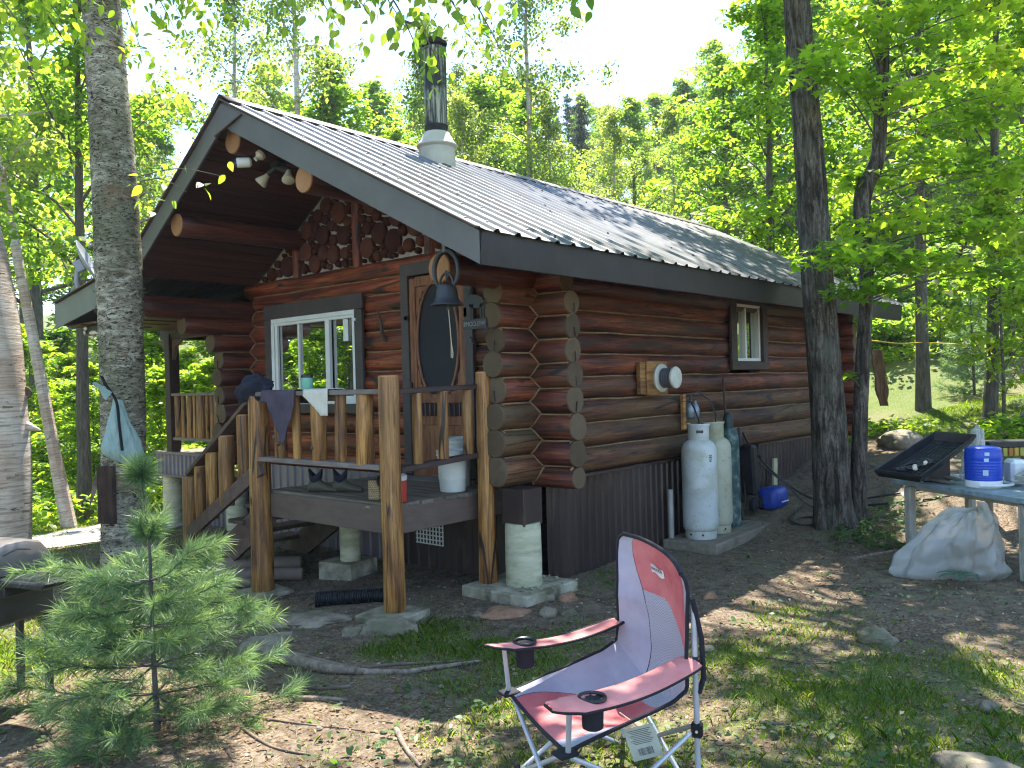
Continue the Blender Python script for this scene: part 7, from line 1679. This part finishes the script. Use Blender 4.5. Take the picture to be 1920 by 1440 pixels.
# birch twigs hanging into the top of the frame
def spray(parent, lst, size, mat, seed, shape='oval', name="hanging_leaves", dens=1.7):
    rgg = np.random.default_rng(seed); C = []; m = MB()
    for (px0, py0), (px1, py1), dep, nlf in lst:
        a, b = CAM + camray(px0, py0) * dep, CAM + camray(px1, py1) * (dep - 0.15); mid = a.lerp(b, .5) + V((0, 0, 0.05)); pth = smooth_path([a, mid, b], 8)
        m.tube(pth, [0.006 - 0.0003 * i for i in range(len(pth))], 5)
        for _ in range(int(nlf * dens)):
            q_ = pth[int(rgg.integers(0, len(pth)))]; C.append([q_.x + rgg.normal(0, .06), q_.y + rgg.normal(0, .06), q_.z + rgg.normal(-.02, .05)])
    m.build("hanging_twigs", bk_grey, parent); C = np.array(C); off = np.array(wloc(parent))
    v, f = leaf_arrays(C - off, size, rgg, shape, 0.8, 0.75); me = np_mesh(name, v, f, np.clip(rgg.normal(.5, .25, len(f)), 0, 1)); return tag(link(name, me, mat, parent), kind="stuff")
spray(ybirch, [((440, -60), (560, 40), 3.6, 26), ((520, -80), (640, 60), 3.7, 30), ((600, -60), (700, 40), 3.5, 30), ((640, -80), (760, 50), 3.4, 34), ((700, -40), (790, 110), 3.3, 34), ((760, 40), (825, 125), 3.3, 20), ((780, -60), (880, 60), 3.4, 30), ((840, -40), (940, 95), 3.4, 32), ((900, -90), (960, 10), 3.6, 14)], 0.052, lm_mid, 5)
spray(wb, [((-40, -40), (60, 90), 4.2, 34), ((20, -60), (130, 60), 4.4, 40), ((90, -60), (170, 50), 4.6, 30), ((250, -60), (330, 60), 4.6, 34), ((300, -40), (390, 40), 4.8, 30), ((-60, 30), (30, 160), 4.4, 28), ((200, -60), (270, 110), 5.0, 26), ((350, -80), (450, 20), 4.8, 26), ((-40, 120), (20, 230), 4.8, 16)], 0.058, lm_bright, 6, dens=2.0)
spray(ybirch, [((262, 330), (415, 330), 5.6, 9), ((262, 340), (350, 360), 5.6, 7), ((262, 370), (290, 380), 5.6, 3)], 0.085, lm_bright, 9, name="low_sprig", dens=1.0)
spray(maple, [((1050, -30), (1110, 8), 4.6, 6)], 0.085, lm_mid, 12, name="tip_leaves")

# ------------------------------------------------------------------ white pine sapling
def pine(name, label, base, H, spread, seed, nneed, nlen, nwid, group=None):
    rg_ = random.Random(seed); t_ = thing(name, label, "pine", base, group); b = V(base); m = MB(); fas = []
    lean = V((-0.10, 0.02, 0)) * 0.4
    tp_ = [b + V((0, 0, -0.05)), b + V((0.0, 0, H * .35)) + lean * .3 * H, b + V((0.02, 0.0, H * .7)) + lean * .7 * H, b + lean * H + V((0, 0, H))]
    sp_ = smooth_path(tp_, 8); m.tube(sp_, [0.018 * (H / 1.4) * (1 - 0.85 * i / (len(sp_) - 1)) for i in range(len(sp_))], 8)
    nw = 10
    for w in range(nw):
        f = 0.05 + 0.50 * w / (nw - 3) if w < nw - 2 else (0.74 if w == nw - 2 else 0.98); p = sp_[int(f * (len(sp_) - 1))]; L = spread * (1.0 - 0.42 * f / 0.6 if f < 0.6 else 0.24 - 0.40 * (f - 0.6)); a0 = rg_.uniform(0, 6)
        for k in range(6 if f < 0.6 else 4):
            a = a0 + k * (1.05 if f < 0.6 else 1.6) + rg_.uniform(-.25, .25); el = R(3 + 18 * f + rg_.uniform(-8, 10)) if f < 0.6 else R(50); d = V((math.cos(a) * math.cos(el), math.sin(a) * math.cos(el), math.sin(el))); l_ = L * rg_.uniform(.7, 1.1)
            br = smooth_path([p, p + d * l_ * .5 + V((0, 0, -0.02)), p + d * l_ + V((0, 0, 0.05 * l_))], 6); m.tube(br, [0.0065 * (1 - .07 * i) for i in range(len(br))], 5)
            for i in range(3, len(br)): fas.append((br[i], (br[i] - br[i - 1]).normalized(), 1.0 if i == len(br) - 1 else 0.7))
            for s in range(4 if f < 0.6 else 0):
                i = rg_.randint(4, len(br) - 2); sd2 = d.cross(V((0, 0, 1))).normalized() * rg_.choice((-1, 1)); d2 = (d * .7 + sd2 * .8 + V((0, 0, rg_.uniform(-.05, .3)))).normalized(); l2 = l_ * rg_.uniform(.2, .38); e = br[i] + d2 * l2
                m.tube([br[i], e], [0.004, 0.002], 4)
                for q_ in (.35, .7, 1.0): fas.append((br[i].lerp(e, q_), d2, 1.0 if q_ == 1 else .8))
    for i in range(len(sp_) - 6, len(sp_)): fas.append((sp_[i], V((0, 0, 1)), 1))
    m.build("stem", bk_grey, t_)
    rng_ = np.random.default_rng(seed); per = max(6, nneed // len(fas)); vs, ti = [], []; o_ = np.array(b)
    for c, d, wgt in fas:
        n = int(per * wgt); c = np.array(c) - o_; d = np.array(d); r = rng_.normal(0, 1, (n, 3)); r -= (r @ d)[:, None] * d; r /= np.linalg.norm(r, axis=1, keepdims=True)
        al = rng_.uniform(0.25, 1.15, n)[:, None]; dd = d * np.cos(al) + r * np.sin(al); ln = nlen * rng_.uniform(.7, 1.15, n)[:, None]
        st_ = c + d * rng_.uniform(-.045, .02, n)[:, None]; tip = st_ + dd * ln + np.array([0, 0, -0.012]) ; sdv = np.cross(dd, rng_.normal(0, 1, (n, 3))); sdv /= np.linalg.norm(sdv, axis=1, keepdims=True); mid = (st_ + tip) / 2 + np.array([0, 0, 0.004])
        vs.append(np.stack([st_ - sdv * nwid / 2, st_ + sdv * nwid / 2, mid + sdv * nwid / 2, tip, mid - sdv * nwid / 2], 1)); ti.append(np.clip(rng_.normal(.30 + .35 * (wgt == 1.0), .16, n), 0, 1))
    v_ = np.concatenate(vs).reshape(-1, 3); link("needles", np_mesh("needles", v_, np.arange(len(v_)).reshape(-1, 5), np.concatenate(ti)), lm_needle, t_)
    return t_
pine("pine_sapling", "young white pine with long soft needles in the left foreground", gz(-3.86, -0.62), 1.34, 0.70, 3, 40000, 0.105, 0.0021)
pine("pine_sapling", "young pine on the lit grass at the far right", gz(10.6, -3.0), 2.2, 0.95, 9, 9000, 0.14, 0.008)
pine("pine_sapling", "thin young pine on the grass between the straight and slanting trees", gz(12.6, -1.0), 2.4, 0.7, 12, 6000, 0.14, 0.009)
# hanging slab of dead bark on the straight tree
hb = MB(); c = V((10.35, 0.15, 0)); rows = []
for i in range(11):
    z = 2.30 - 1.05 * i / 10; w = 0.13 * (0.75 + 0.3 * noise.noise((i * .5, 1, 1))) * (1 if i < 9 else 0.6)
    rows.append([c + RX * (w * s + 0.05 * noise.noise((i * .4, 2, 2)) + 0.012 * i) + FW * (0.05 * (1 - s * s) + 0.02 * noise.noise((i, s * 3, 2))) + V((0, 0, z)) for s in np.linspace(-1, 1, 7)])
hb.grid(rows); o = hb.build("bark_slab", pm("bark_slab_rust", [(0.3, (0.07, 0.035, 0.02)), (0.7, (0.24, 0.13, 0.07))], 4, (6, 6, 1), rough=0.9, bump=0.8, bdist=0.03), None, c + V((0, 0, 1.25)), angle=80); md = o.modifiers.new("t", 'SOLIDIFY'); md.thickness = 0.03
tag(o, "rusty slab of bark hung on the yellow rope at the right", "bark")
# ------------------------------------------------------------------ grass, herbs, litter, stones, sticks
rng = np.random.default_rng(21)
def near_house(x, y): return (-0.25 < x < 7.6 and -0.25 < y < 6.9)
# grass blades
N = 420000; R_ = rng.uniform(0, 1, N) ** 0.62; dep = 2.6 + R_ * 13.0; ang = rng.uniform(-60, 1990, N); cxx = CAM.x + FW.x * dep + RX.x * (ang - 960) / 1538 * dep; cyy = CAM.y + FW.y * dep + RX.y * (ang - 960) / 1538 * dep
gv = grassy_np(cxx, cyy); keep = []
kk = gv > 0.02; cxx, cyy, gv = cxx[kk], cyy[kk], gv[kk]; N = len(cxx)
pn = np.array([0.55 * noise.noise((x * 1.9, y * 1.9, 4)) + 0.3 * noise.noise((x * 5, y * 5, 8)) for x, y in zip(cxx, cyy)])
gp_ = np.clip(gv * 1.3 + pn * 0.9 - 0.16, 0.012, 1); keep = (rng.uniform(0, 1, N) < gp_)
bx0, by0 = cxx[keep], cyy[keep]; ok_ = ~((bx0 > -0.2) & (bx0 < 7.6) & (by0 > -0.2) & (by0 < 6.9)); bx0, by0 = bx0[ok_], by0[ok_]; gpk = gp_[keep][ok_]; n = len(bx0)
bz = Gnp(bx0, by0) + np.array([micro(a, b) for a, b in zip(bx0, by0)]) - 0.004
az = rng.uniform(0, 6.28, n); ln = rng.uniform(0.018, 0.048, n) * (0.5 + 0.8 * gpk); ln[rng.uniform(0, 1, n) < 0.02] *= 1.9; dq = np.hypot(bx0 - CAM.x, by0 - CAM.y); wd_ = 0.0020 + 0.00022 * dq; lean = rng.uniform(0.1, 0.9, n) * ln
bs_ = np.stack([bx0, by0, bz], 1); side = np.stack([-np.sin(az), np.cos(az), np.zeros(n)], 1) * (wd_ / 2)[:, None]; dr_ = np.stack([np.cos(az), np.sin(az), np.zeros(n)], 1)
mid = bs_ + dr_ * (lean * .35)[:, None] + np.array([0, 0, 1]) * (ln * .62)[:, None]; tip = bs_ + dr_ * lean[:, None] + np.array([0, 0, 1]) * (ln * .95)[:, None]
v = np.stack([bs_ - side, bs_ + side, mid + side * .8, tip, mid - side * .8], 1).reshape(-1, 3)
o = link("grass", np_mesh("grass", v, np.arange(n * 5).reshape(n, 5), np.clip(rng.normal(.48, .22, n), 0, 1)), lm_grass); tag(o, "short patchy grass over the yard", "grass", kind="stuff")
# low herbs and violets
hc = []
HB = [(-2.75, -2.0), (-2.55, -1.75), (-2.0, -2.25), (-1.0, -2.05), (-0.6, -2.2), (-0.2, -2.35), (-0.75, -1.75), (-1.8, -3.75), (-2.2, -3.55), (-1.9, -3.3), (-2.35, -2.9), (0.3, -0.75), (0.45, -0.55), (0.1, -2.9), (-3.2, -2.0), (-3.0, -1.8), (-2.9, -0.2), (-3.2, -0.3), (-3.5, 0.0), (-2.6, -1.4), (2.6, -2.0), (3.0, -1.9), (3.3, -1.75), (3.7, -1.85), (-1.5, -2.6), (0.9, -2.4), (1.3, -2.2), (1.0, -3.0), (-3.45, -1.7), (-3.6, -2.1)]
rgp = random.Random(4)
for x, y in HB:
    for _ in range(rgp.randint(5, 14)): a, b = x + rgp.gauss(0, .13), y + rgp.gauss(0, .13); hc.append((a, b, G(a, b) + rgp.uniform(.015, .05), 1))
for _ in range(420):
    dp_ = rgp.uniform(2.8, 9); an_ = rgp.uniform(-100, 2000); p = CAM + camray(an_, 720) * dp_
    if near_house(p.x, p.y): continue
    hc.append((p.x, p.y, G(p.x, p.y) + rgp.uniform(.01, .04), 1))
C = np.array(hc)[:, :3]; v, f = leaf_arrays(C, 0.046, rng, 'oval', 0.3, -0.05)
v2, f2 = leaf_arrays(C + rng.normal(0, .022, C.shape) * np.array([1, 1, .3]), 0.04, rng, 'oval', 0.3, 0.0); v = np.concatenate([v, v2]); f = np.concatenate([f, f2 + len(C) * 8])
o = link("ground_herbs", np_mesh("ground_herbs", v, f, np.clip(rng.normal(.5, .25, len(f)), 0, 1)), lm_herb); tag(o, "small broad-leaved herbs scattered on the ground", "herbs", kind="stuff")
# undergrowth in the back: ferns and low leaves
uc = []
for _ in range(2600):
    if rgp.random() < 0.5: an_, dp_ = rgp.uniform(-100, 330), rgp.uniform(11, 24)
    else: an_, dp_ = rgp.uniform(1580, 2000), rgp.uniform(11.5, 26)
    p = CAM + camray(an_, 720) * dp_
    if near_house(p.x, p.y) or abs(noise.noise((p.x * .35, p.y * .35, 6))) < 0.06: continue
    if an_ > 1000 and dp_ < 20 and (noise.noise((p.x * .4, p.y * .4, 2)) < 0.22 or dp_ > 15.5): continue
    if an_ > 1000 and dp_ < 18 and noise.noise((p.x * .4, p.y * .4, 2)) < 0.05: continue
    if an_ < 400 and (p.x + 2.0) ** 2 * 0.1 + (p.y - 6.6) ** 2 < 1.4: continue
    uc.append([p.x, p.y, G(p.x, p.y) + rgp.uniform(.05, .32), .28, .14, 16])
crown_o = crown("undergrowth", uc, 0.13, lm_bright, None, 31, tilt=0.45); tag(crown_o, "low leafy undergrowth at the edge of the wood", "undergrowth", kind="stuff")
# leaf litter, twigs of straw
N = 24000; dep = 2.6 + rng.uniform(0, 1, N) ** 0.8 * 8.5; ang = rng.uniform(-150, 2070, N); X_ = CAM.x + FW.x * dep + RX.x * (ang - 960) / 1538 * dep; Y_ = CAM.y + FW.y * dep + RX.y * (ang - 960) / 1538 * dep
k_ = ~((X_ > -0.2) & (X_ < 7.6) & (Y_ > -0.2) & (Y_ < 6.9)); X_, Y_ = X_[k_], Y_[k_]; Z_ = Gnp(X_, Y_) + np.array([micro(a, b) for a, b in zip(X_, Y_)]) + 0.004
C = np.stack([X_, Y_, Z_], 1); v, f = leaf_arrays(C, 0.028, rng, 'quad', 0.25, -0.06)
lt = NT("dry_leaf"); at_ = lt.n("ShaderNodeAttribute"); at_.attribute_name = "tint"; m_dry = lt.pbr(lt.ramp(at_.outputs["Fac"], [(0, (0.045, 0.025, 0.014)), (.5, (0.16, 0.09, 0.045)), (.85, (0.34, 0.22, 0.12)), (1, (0.48, 0.38, 0.25))]), 0.9)
o = link("leaf_litter", np_mesh("leaf_litter", v, f, np.clip(rng.normal(.45, .25, len(f)), 0, 1)), m_dry); tag(o, "dry leaf litter over the dirt", "leaf litter", kind="stuff")
n = 16000; ii = rng.integers(0, len(C), n); P = C[ii] + rng.normal(0, .1, (n, 3)) * np.array([1, 1, 0]); P[:, 2] = Gnp(P[:, 0], P[:, 1]) + np.array([micro(a, b) for a, b in zip(P[:, 0], P[:, 1])]) + 0.004
az = rng.uniform(0, 6.28, n); d = np.stack([np.cos(az), np.sin(az), rng.normal(0, .08, n)], 1); s = np.stack([-np.sin(az), np.cos(az), np.zeros(n)], 1) * 0.0012; L = rng.uniform(.03, .10, n)[:, None]
v = np.stack([P - s, P + s, P + d * L + s, P + d * L - s], 1).reshape(-1, 3)
o = link("pine_straw", np_mesh("pine_straw", v, np.arange(n * 4).reshape(n, 4), np.clip(rng.normal(.6, .2, n), 0, 1)), m_dry); tag(o, "fallen pine needles and straw", "pine straw", kind="stuff")
# stones
def stone(x, y, r, label, sq=0.6, seed=0, mat=None, sx=1.0, rz=0.0):
    rows = []; z0 = G(x, y); c, s_ = math.cos(rz), math.sin(rz)
    for i in range(13):
        th = math.pi * i / 12; row = []
        for j in range(19):
            ph = 2 * math.pi * j / 18; d = V((math.sin(th) * math.cos(ph), math.sin(th) * math.sin(ph), math.cos(th))); k = 1 + .34 * noise.noise(d * 1.3 + V((seed, 0, 0))) + .20 * noise.noise(d * 3 + V((seed, 2, 0))) - .12 * abs(noise.noise(d * 5 + V((1, seed, 0))))
            q_ = V((d.x * r * sx, d.y * r, d.z * r * sq)) * k; row.append(V((x + q_.x * c - q_.y * s_, y + q_.x * s_ + q_.y * c, z0 + r * sq * 0.25 + q_.z)))
        rows.append(row)
    m = MB(); m.grid([r_[::-1] for r_ in rows]); o = m.build("stone", mat or m_stone, None, (x, y, z0), angle=70); tag(o, label, "stone", "stones in the yard"); return o
m_stone = pm("stone_grey", [(0.36, (0.145, 0.115, 0.078)), (0.64, (0.29, 0.24, 0.17))], 7, rough=0.92, bump=0.9, bdist=0.02, stain=[((0.09, 0.10, 0.04), 3, 0.46, 0.6, 0.6)], vary=0.1)
m_stone_r = pm("stone_rust", [(0.3, (0.16, 0.08, 0.045)), (0.7, (0.36, 0.20, 0.115))], 7, rough=0.9, bump=0.5, vary=0.1)
for a in ((-0.14, -3.02, .12, "rounded grey stone in the grass at right", .55, 1, None, 1.2, .6), (-0.98, -0.46, .13, "rust-coloured stone on the dirt before the corner footing", .42, 2, m_stone_r, 1.5, -.6), (-1.12, -0.30, .06, "small tan stone left of the rust-coloured one", .6, 3, None, 1, 0), (-0.80, -0.75, .075, "pale stone right of the rust-coloured one", .6, 4, None, 1.2, .3), (-0.35, -0.60, .075, "brown stone below the big corner slab", .6, 5, m_stone_r, 1.4, .2), (-0.42, -0.42, .08, "mossy stone beside the corner slab", .6, 6, None, 1.0, .2), (-0.70, -0.88, .06, "flat pale stone behind the chair arm", .5, 7, None, 1.2, 0), (-1.80, 0.02, .16, "broad grey stone in front of the right deck footing", .45, 8, None, 1.4, -.8), (-2.02, 0.15, .075, "small pale stone in the grass left of the broad one", .6, 9, None, 1.2, 0), (-2.02, 0.78, .24, "flat mossy slab set in the dirt before the drain pipe", .16, 10, None, 1.5, -.9), (-2.55, 0.45, .14, "flat grey stone beside the pine", .3, 11, None, 1.5, 0), (0.35, -1.55, .06, "small brown stone on the dirt right of the chair", .7, 12, m_stone_r, 1.2, 0), (-1.95, -4.05, .17, "broad pale stone at the bottom right corner", .35, 13, None, 1.6, 1.0), (-1.05, -3.85, .055, "pale stone in the bare earth at right", .8, 14, None, 1, 0), (-2.5, -2.62, .09, "half-buried stone under the chair", .4, 15, None, 1.3, .4), (-0.95, -2.2, .05, "small stone in the grass right of the chair back", .6, 16, None, 1.2, 0), (7.6, -1.0, .3, "grey rock on the slope past the back of the cabin", .6, 17, None, 1.3, 0), (9.2, -0.4, .35, "flat rock near the straight tree", .35, 18, None, 1.5, 0), (8.8, -1.7, .25, "grey rock behind the table", .4, 19, None, 1.4, 0), (9.9, -2.4, .3, "rock at the foot of the slanting tree", .4, 20, None, 1.4, 0), (-3.4, 0.9, .1, "small rock by the grill", .5, 21, None, 1.3, 0)):
    stone(*a)
pb_ = MB(); 
for _ in range(420):
    dp_ = rgp.uniform(2.8, 9); p = CAM + camray(rgp.uniform(-50, 1980), 720) * dp_
    if near_house(p.x, p.y): continue
    r = rgp.uniform(.006, .022); pb_.lathe([(0, -r * .5), (r * .8, -r * .2), (r, r * .1), (r * .6, r * .5), (0, r * .6)], (p.x, p.y, G(p.x, p.y) + r * .3), 7)
tag(pb_.build("pebbles", m_stone), "small pebbles scattered on the dirt", "pebbles", kind="stuff")
rb_ = MB()
for _ in range(40):
    a, b = -0.34 + rgp.uniform(-.32, .32), -0.30 + rgp.uniform(-.2, .15); r = rgp.uniform(.008, .02); rb_.lathe([(0, -r * .5), (r * .9, -r * .1), (r * .7, r * .4), (0, r * .6)], (a, b, 0.108 + r * .3), 6)
tag(rb_.build("crumbled_concrete", m_conc), "crumbled concrete bits on the corner footing", "rubble", kind="stuff")
# roots, fallen branches, sticks
m_root = pm("root_bark", [(0.3, (0.12, 0.085, 0.06)), (0.6, (0.28, 0.22, 0.165)), (0.8, (0.40, 0.33, 0.26))], 7, (3, 3, 3), rough=0.9, bump=0.6, bdist=0.02)
m_stick = pm("stick_bark", [(0.3, (0.07, 0.05, 0.035)), (0.7, (0.22, 0.165, 0.12))], 9, rough=0.9, bump=0.5)
def stick(name, pts, r, label, mat, group, lift=0.5, cat="stick"):
    P = [gz(x, y, r * lift) for x, y in pts]; sp = smooth_path(P, 5); k = len(sp)
    for q_ in sp: q_.z = max(q_.z, G(q_.x, q_.y) + r * lift * .6)
    m = MB().tube(sp, [r * (1 - .55 * i / (k - 1)) for i in range(k)], 9, jit=lambda i, j, a, p: 1 + .22 * noise.noise(p * 16 + V((j * .3, 0, 0)))); o = m.build(name, mat, None, P[0], angle=80); tag(o, label, cat, group); return o
RG = "roots and sticks on the yard"
stick("tree_root", [(-2.85, 0.25), (-2.80, -0.15), (-2.78, -0.52), (-2.66, -0.72)], .055, "thick pale root crossing the ground right of the pine", m_root, RG, cat="root")
stick("tree_root", [(-2.70, 0.05), (-2.68, -0.35), (-2.62, -0.75)], .035, "thinner root beside the thick pale root", m_root, RG, cat="root")
stick("tree_root", [(-2.66, -0.68), (-2.45, -0.90), (-2.25, -1.0), (-2.0, -1.15)], .024, "long thin root running towards the chair", m_root, RG, cat="root")
stick("fallen_branch", [(-2.55, -0.62), (-2.35, -0.72), (-2.10, -0.95), (-1.9, -1.15)], .014, "dark fallen branch along the grass edge", m_stick, RG)
stick("fallen_branch", [(-3.05, -0.72), (-2.95, -0.85), (-2.86, -0.92)], .020, "short mossy stick in the sun patch", m_stick, RG)
stick("fallen_branch", [(-3.2, -0.85), (-3.08, -1.0), (-3.02, -1.1)], .018, "forked grey stick left of the sun patch", m_root, RG)
stick("fallen_branch", [(-3.5, -0.85), (-3.38, -1.15), (-3.22, -1.5)], .008, "thin curved twig below the pine", m_stick, RG)
stick("fallen_branch", [(-3.6, -1.0), (-3.62, -1.3), (-3.55, -1.55)], .009, "thin dark twig at the bottom left", m_stick, RG)
stick("fallen_branch", [(-3.12, -1.62), (-3.25, -1.85), (-3.32, -2.02)], .016, "grey stick at the bottom edge left of the chair", m_root, RG)
stick("wood_chip", [(-1.28, -2.88), (-1.18, -3.02)], .012, "flat tan stick lying in the grass right of the chair", m_root, RG)
stick("fallen_branch", [(-1.95, -3.05), (-1.85, -3.25)], .008, "thin twig in the grass near the bottom right", m_stick, RG)
stick("fallen_branch", [(-0.95, -2.6), (-0.9, -2.85), (-0.75, -3.0)], .008, "dark twig in the grass right of the chair", m_stick, RG)
stick("fallen_branch", [(2.2, -2.1), (3.0, -2.35), (4.2, -2.9)], .02, "long straight branch on the ground behind the table legs", m_root, RG)
stick("fallen_branch", [(5.8, -1.6), (6.4, -2.1), (7.2, -2.6)], .02, "branch on the sunlit dirt past the maples", m_stick, RG)
tw = MB()
for _ in range(170):
    dp_ = rgp.uniform(2.8, 8.5); p = CAM + camray(rgp.uniform(-50, 1980), 720) * dp_
    if near_house(p.x, p.y): continue
    a = rgp.uniform(0, 6.28); l_ = rgp.uniform(.05, .25); e = p + V((math.cos(a) * l_, math.sin(a) * l_, 0)); md_ = p.lerp(e, .5) + V((rgp.uniform(-.02, .02), rgp.uniform(-.02, .02), 0)); r = rgp.uniform(.0015, .004); tw.tube([gz(p.x, p.y, r), gz(md_.x, md_.y, r + .004), gz(e.x, e.y, r)], [r, r, r * .6], 5)
tag(tw.build("twigs", m_stick), "small twigs scattered on the ground", "twigs", kind="stuff")
# star-leaved plant by the bag, weeds round the maple
pl = thing("woodland_plant", "low plant with a star of broad leaves in front of the plastic bag", "plant", gz(1.62, -3.12)); Pp = gz(1.62, -3.12); v = []; m = MB()
for k in range(6):
    a = k * 1.047 + .3; d = V((math.cos(a), math.sin(a), 0)); sd2 = V((-d.y, d.x, 0)); rows = []
    for i in range(7):
        t_ = i / 6; w = .032 * math.sin(math.pi * (0.08 + .9 * t_)) ** .8; c_ = Pp + V((0, 0, .09)) + d * (.02 + .15 * t_) + V((0, 0, .03 * math.sin(t_ * 2.4) - .03 * t_)); rows.append([c_ - sd2 * w + V((0, 0, .006)), c_, c_ + sd2 * w + V((0, 0, .006))])
    q_ = MB(); q_.grid(rows); q_.build("leaf", plain("plant_leaf_deep", (0.03, 0.095, 0.05), 0.5), pl)
MB().tube([Pp, Pp + V((0, 0, .10))], .004, 6).build("stem", bk_grey, pl)
wc = []
for _ in range(60):
    x, y = rgp.choice(((3.3, -1.8), (3.9, -1.95), (3.0, -1.75), (4.4, -1.9), (2.9, -2.2)));  x += rgp.gauss(0, .2); y += rgp.gauss(0, .15); wc.append([x, y, G(x, y) + rgp.uniform(.03, .16), .07, .04, 6])
o = crown("maple_foot_weeds", wc, .07, lm_herb, None, 44, 'oval', .3, .0); tag(o, "leafy weeds round the foot of the maples", "weeds", kind="stuff")
# ------------------------------------------------------------------ thin summer haze
hz = MB().box((0, 0, 23.0), (1100, 1100, 50.0), ch=0.5).build("haze", [], None, smooth=False)
tz = NT("summer_haze"); pv_ = tz.n("ShaderNodeVolumePrincipled"); pv_.inputs["Color"].default_value = (0.86, 0.93, 1.0, 1); pv_.inputs["Density"].default_value = 0.0007; pv_.inputs["Anisotropy"].default_value = 0.2
tz.l(pv_.outputs[0], tz.out.inputs["Volume"]); hz.data.materials.append(tz.mat)
tag(hz, "thin pale summer haze over the whole wood", "haze", kind="stuff")
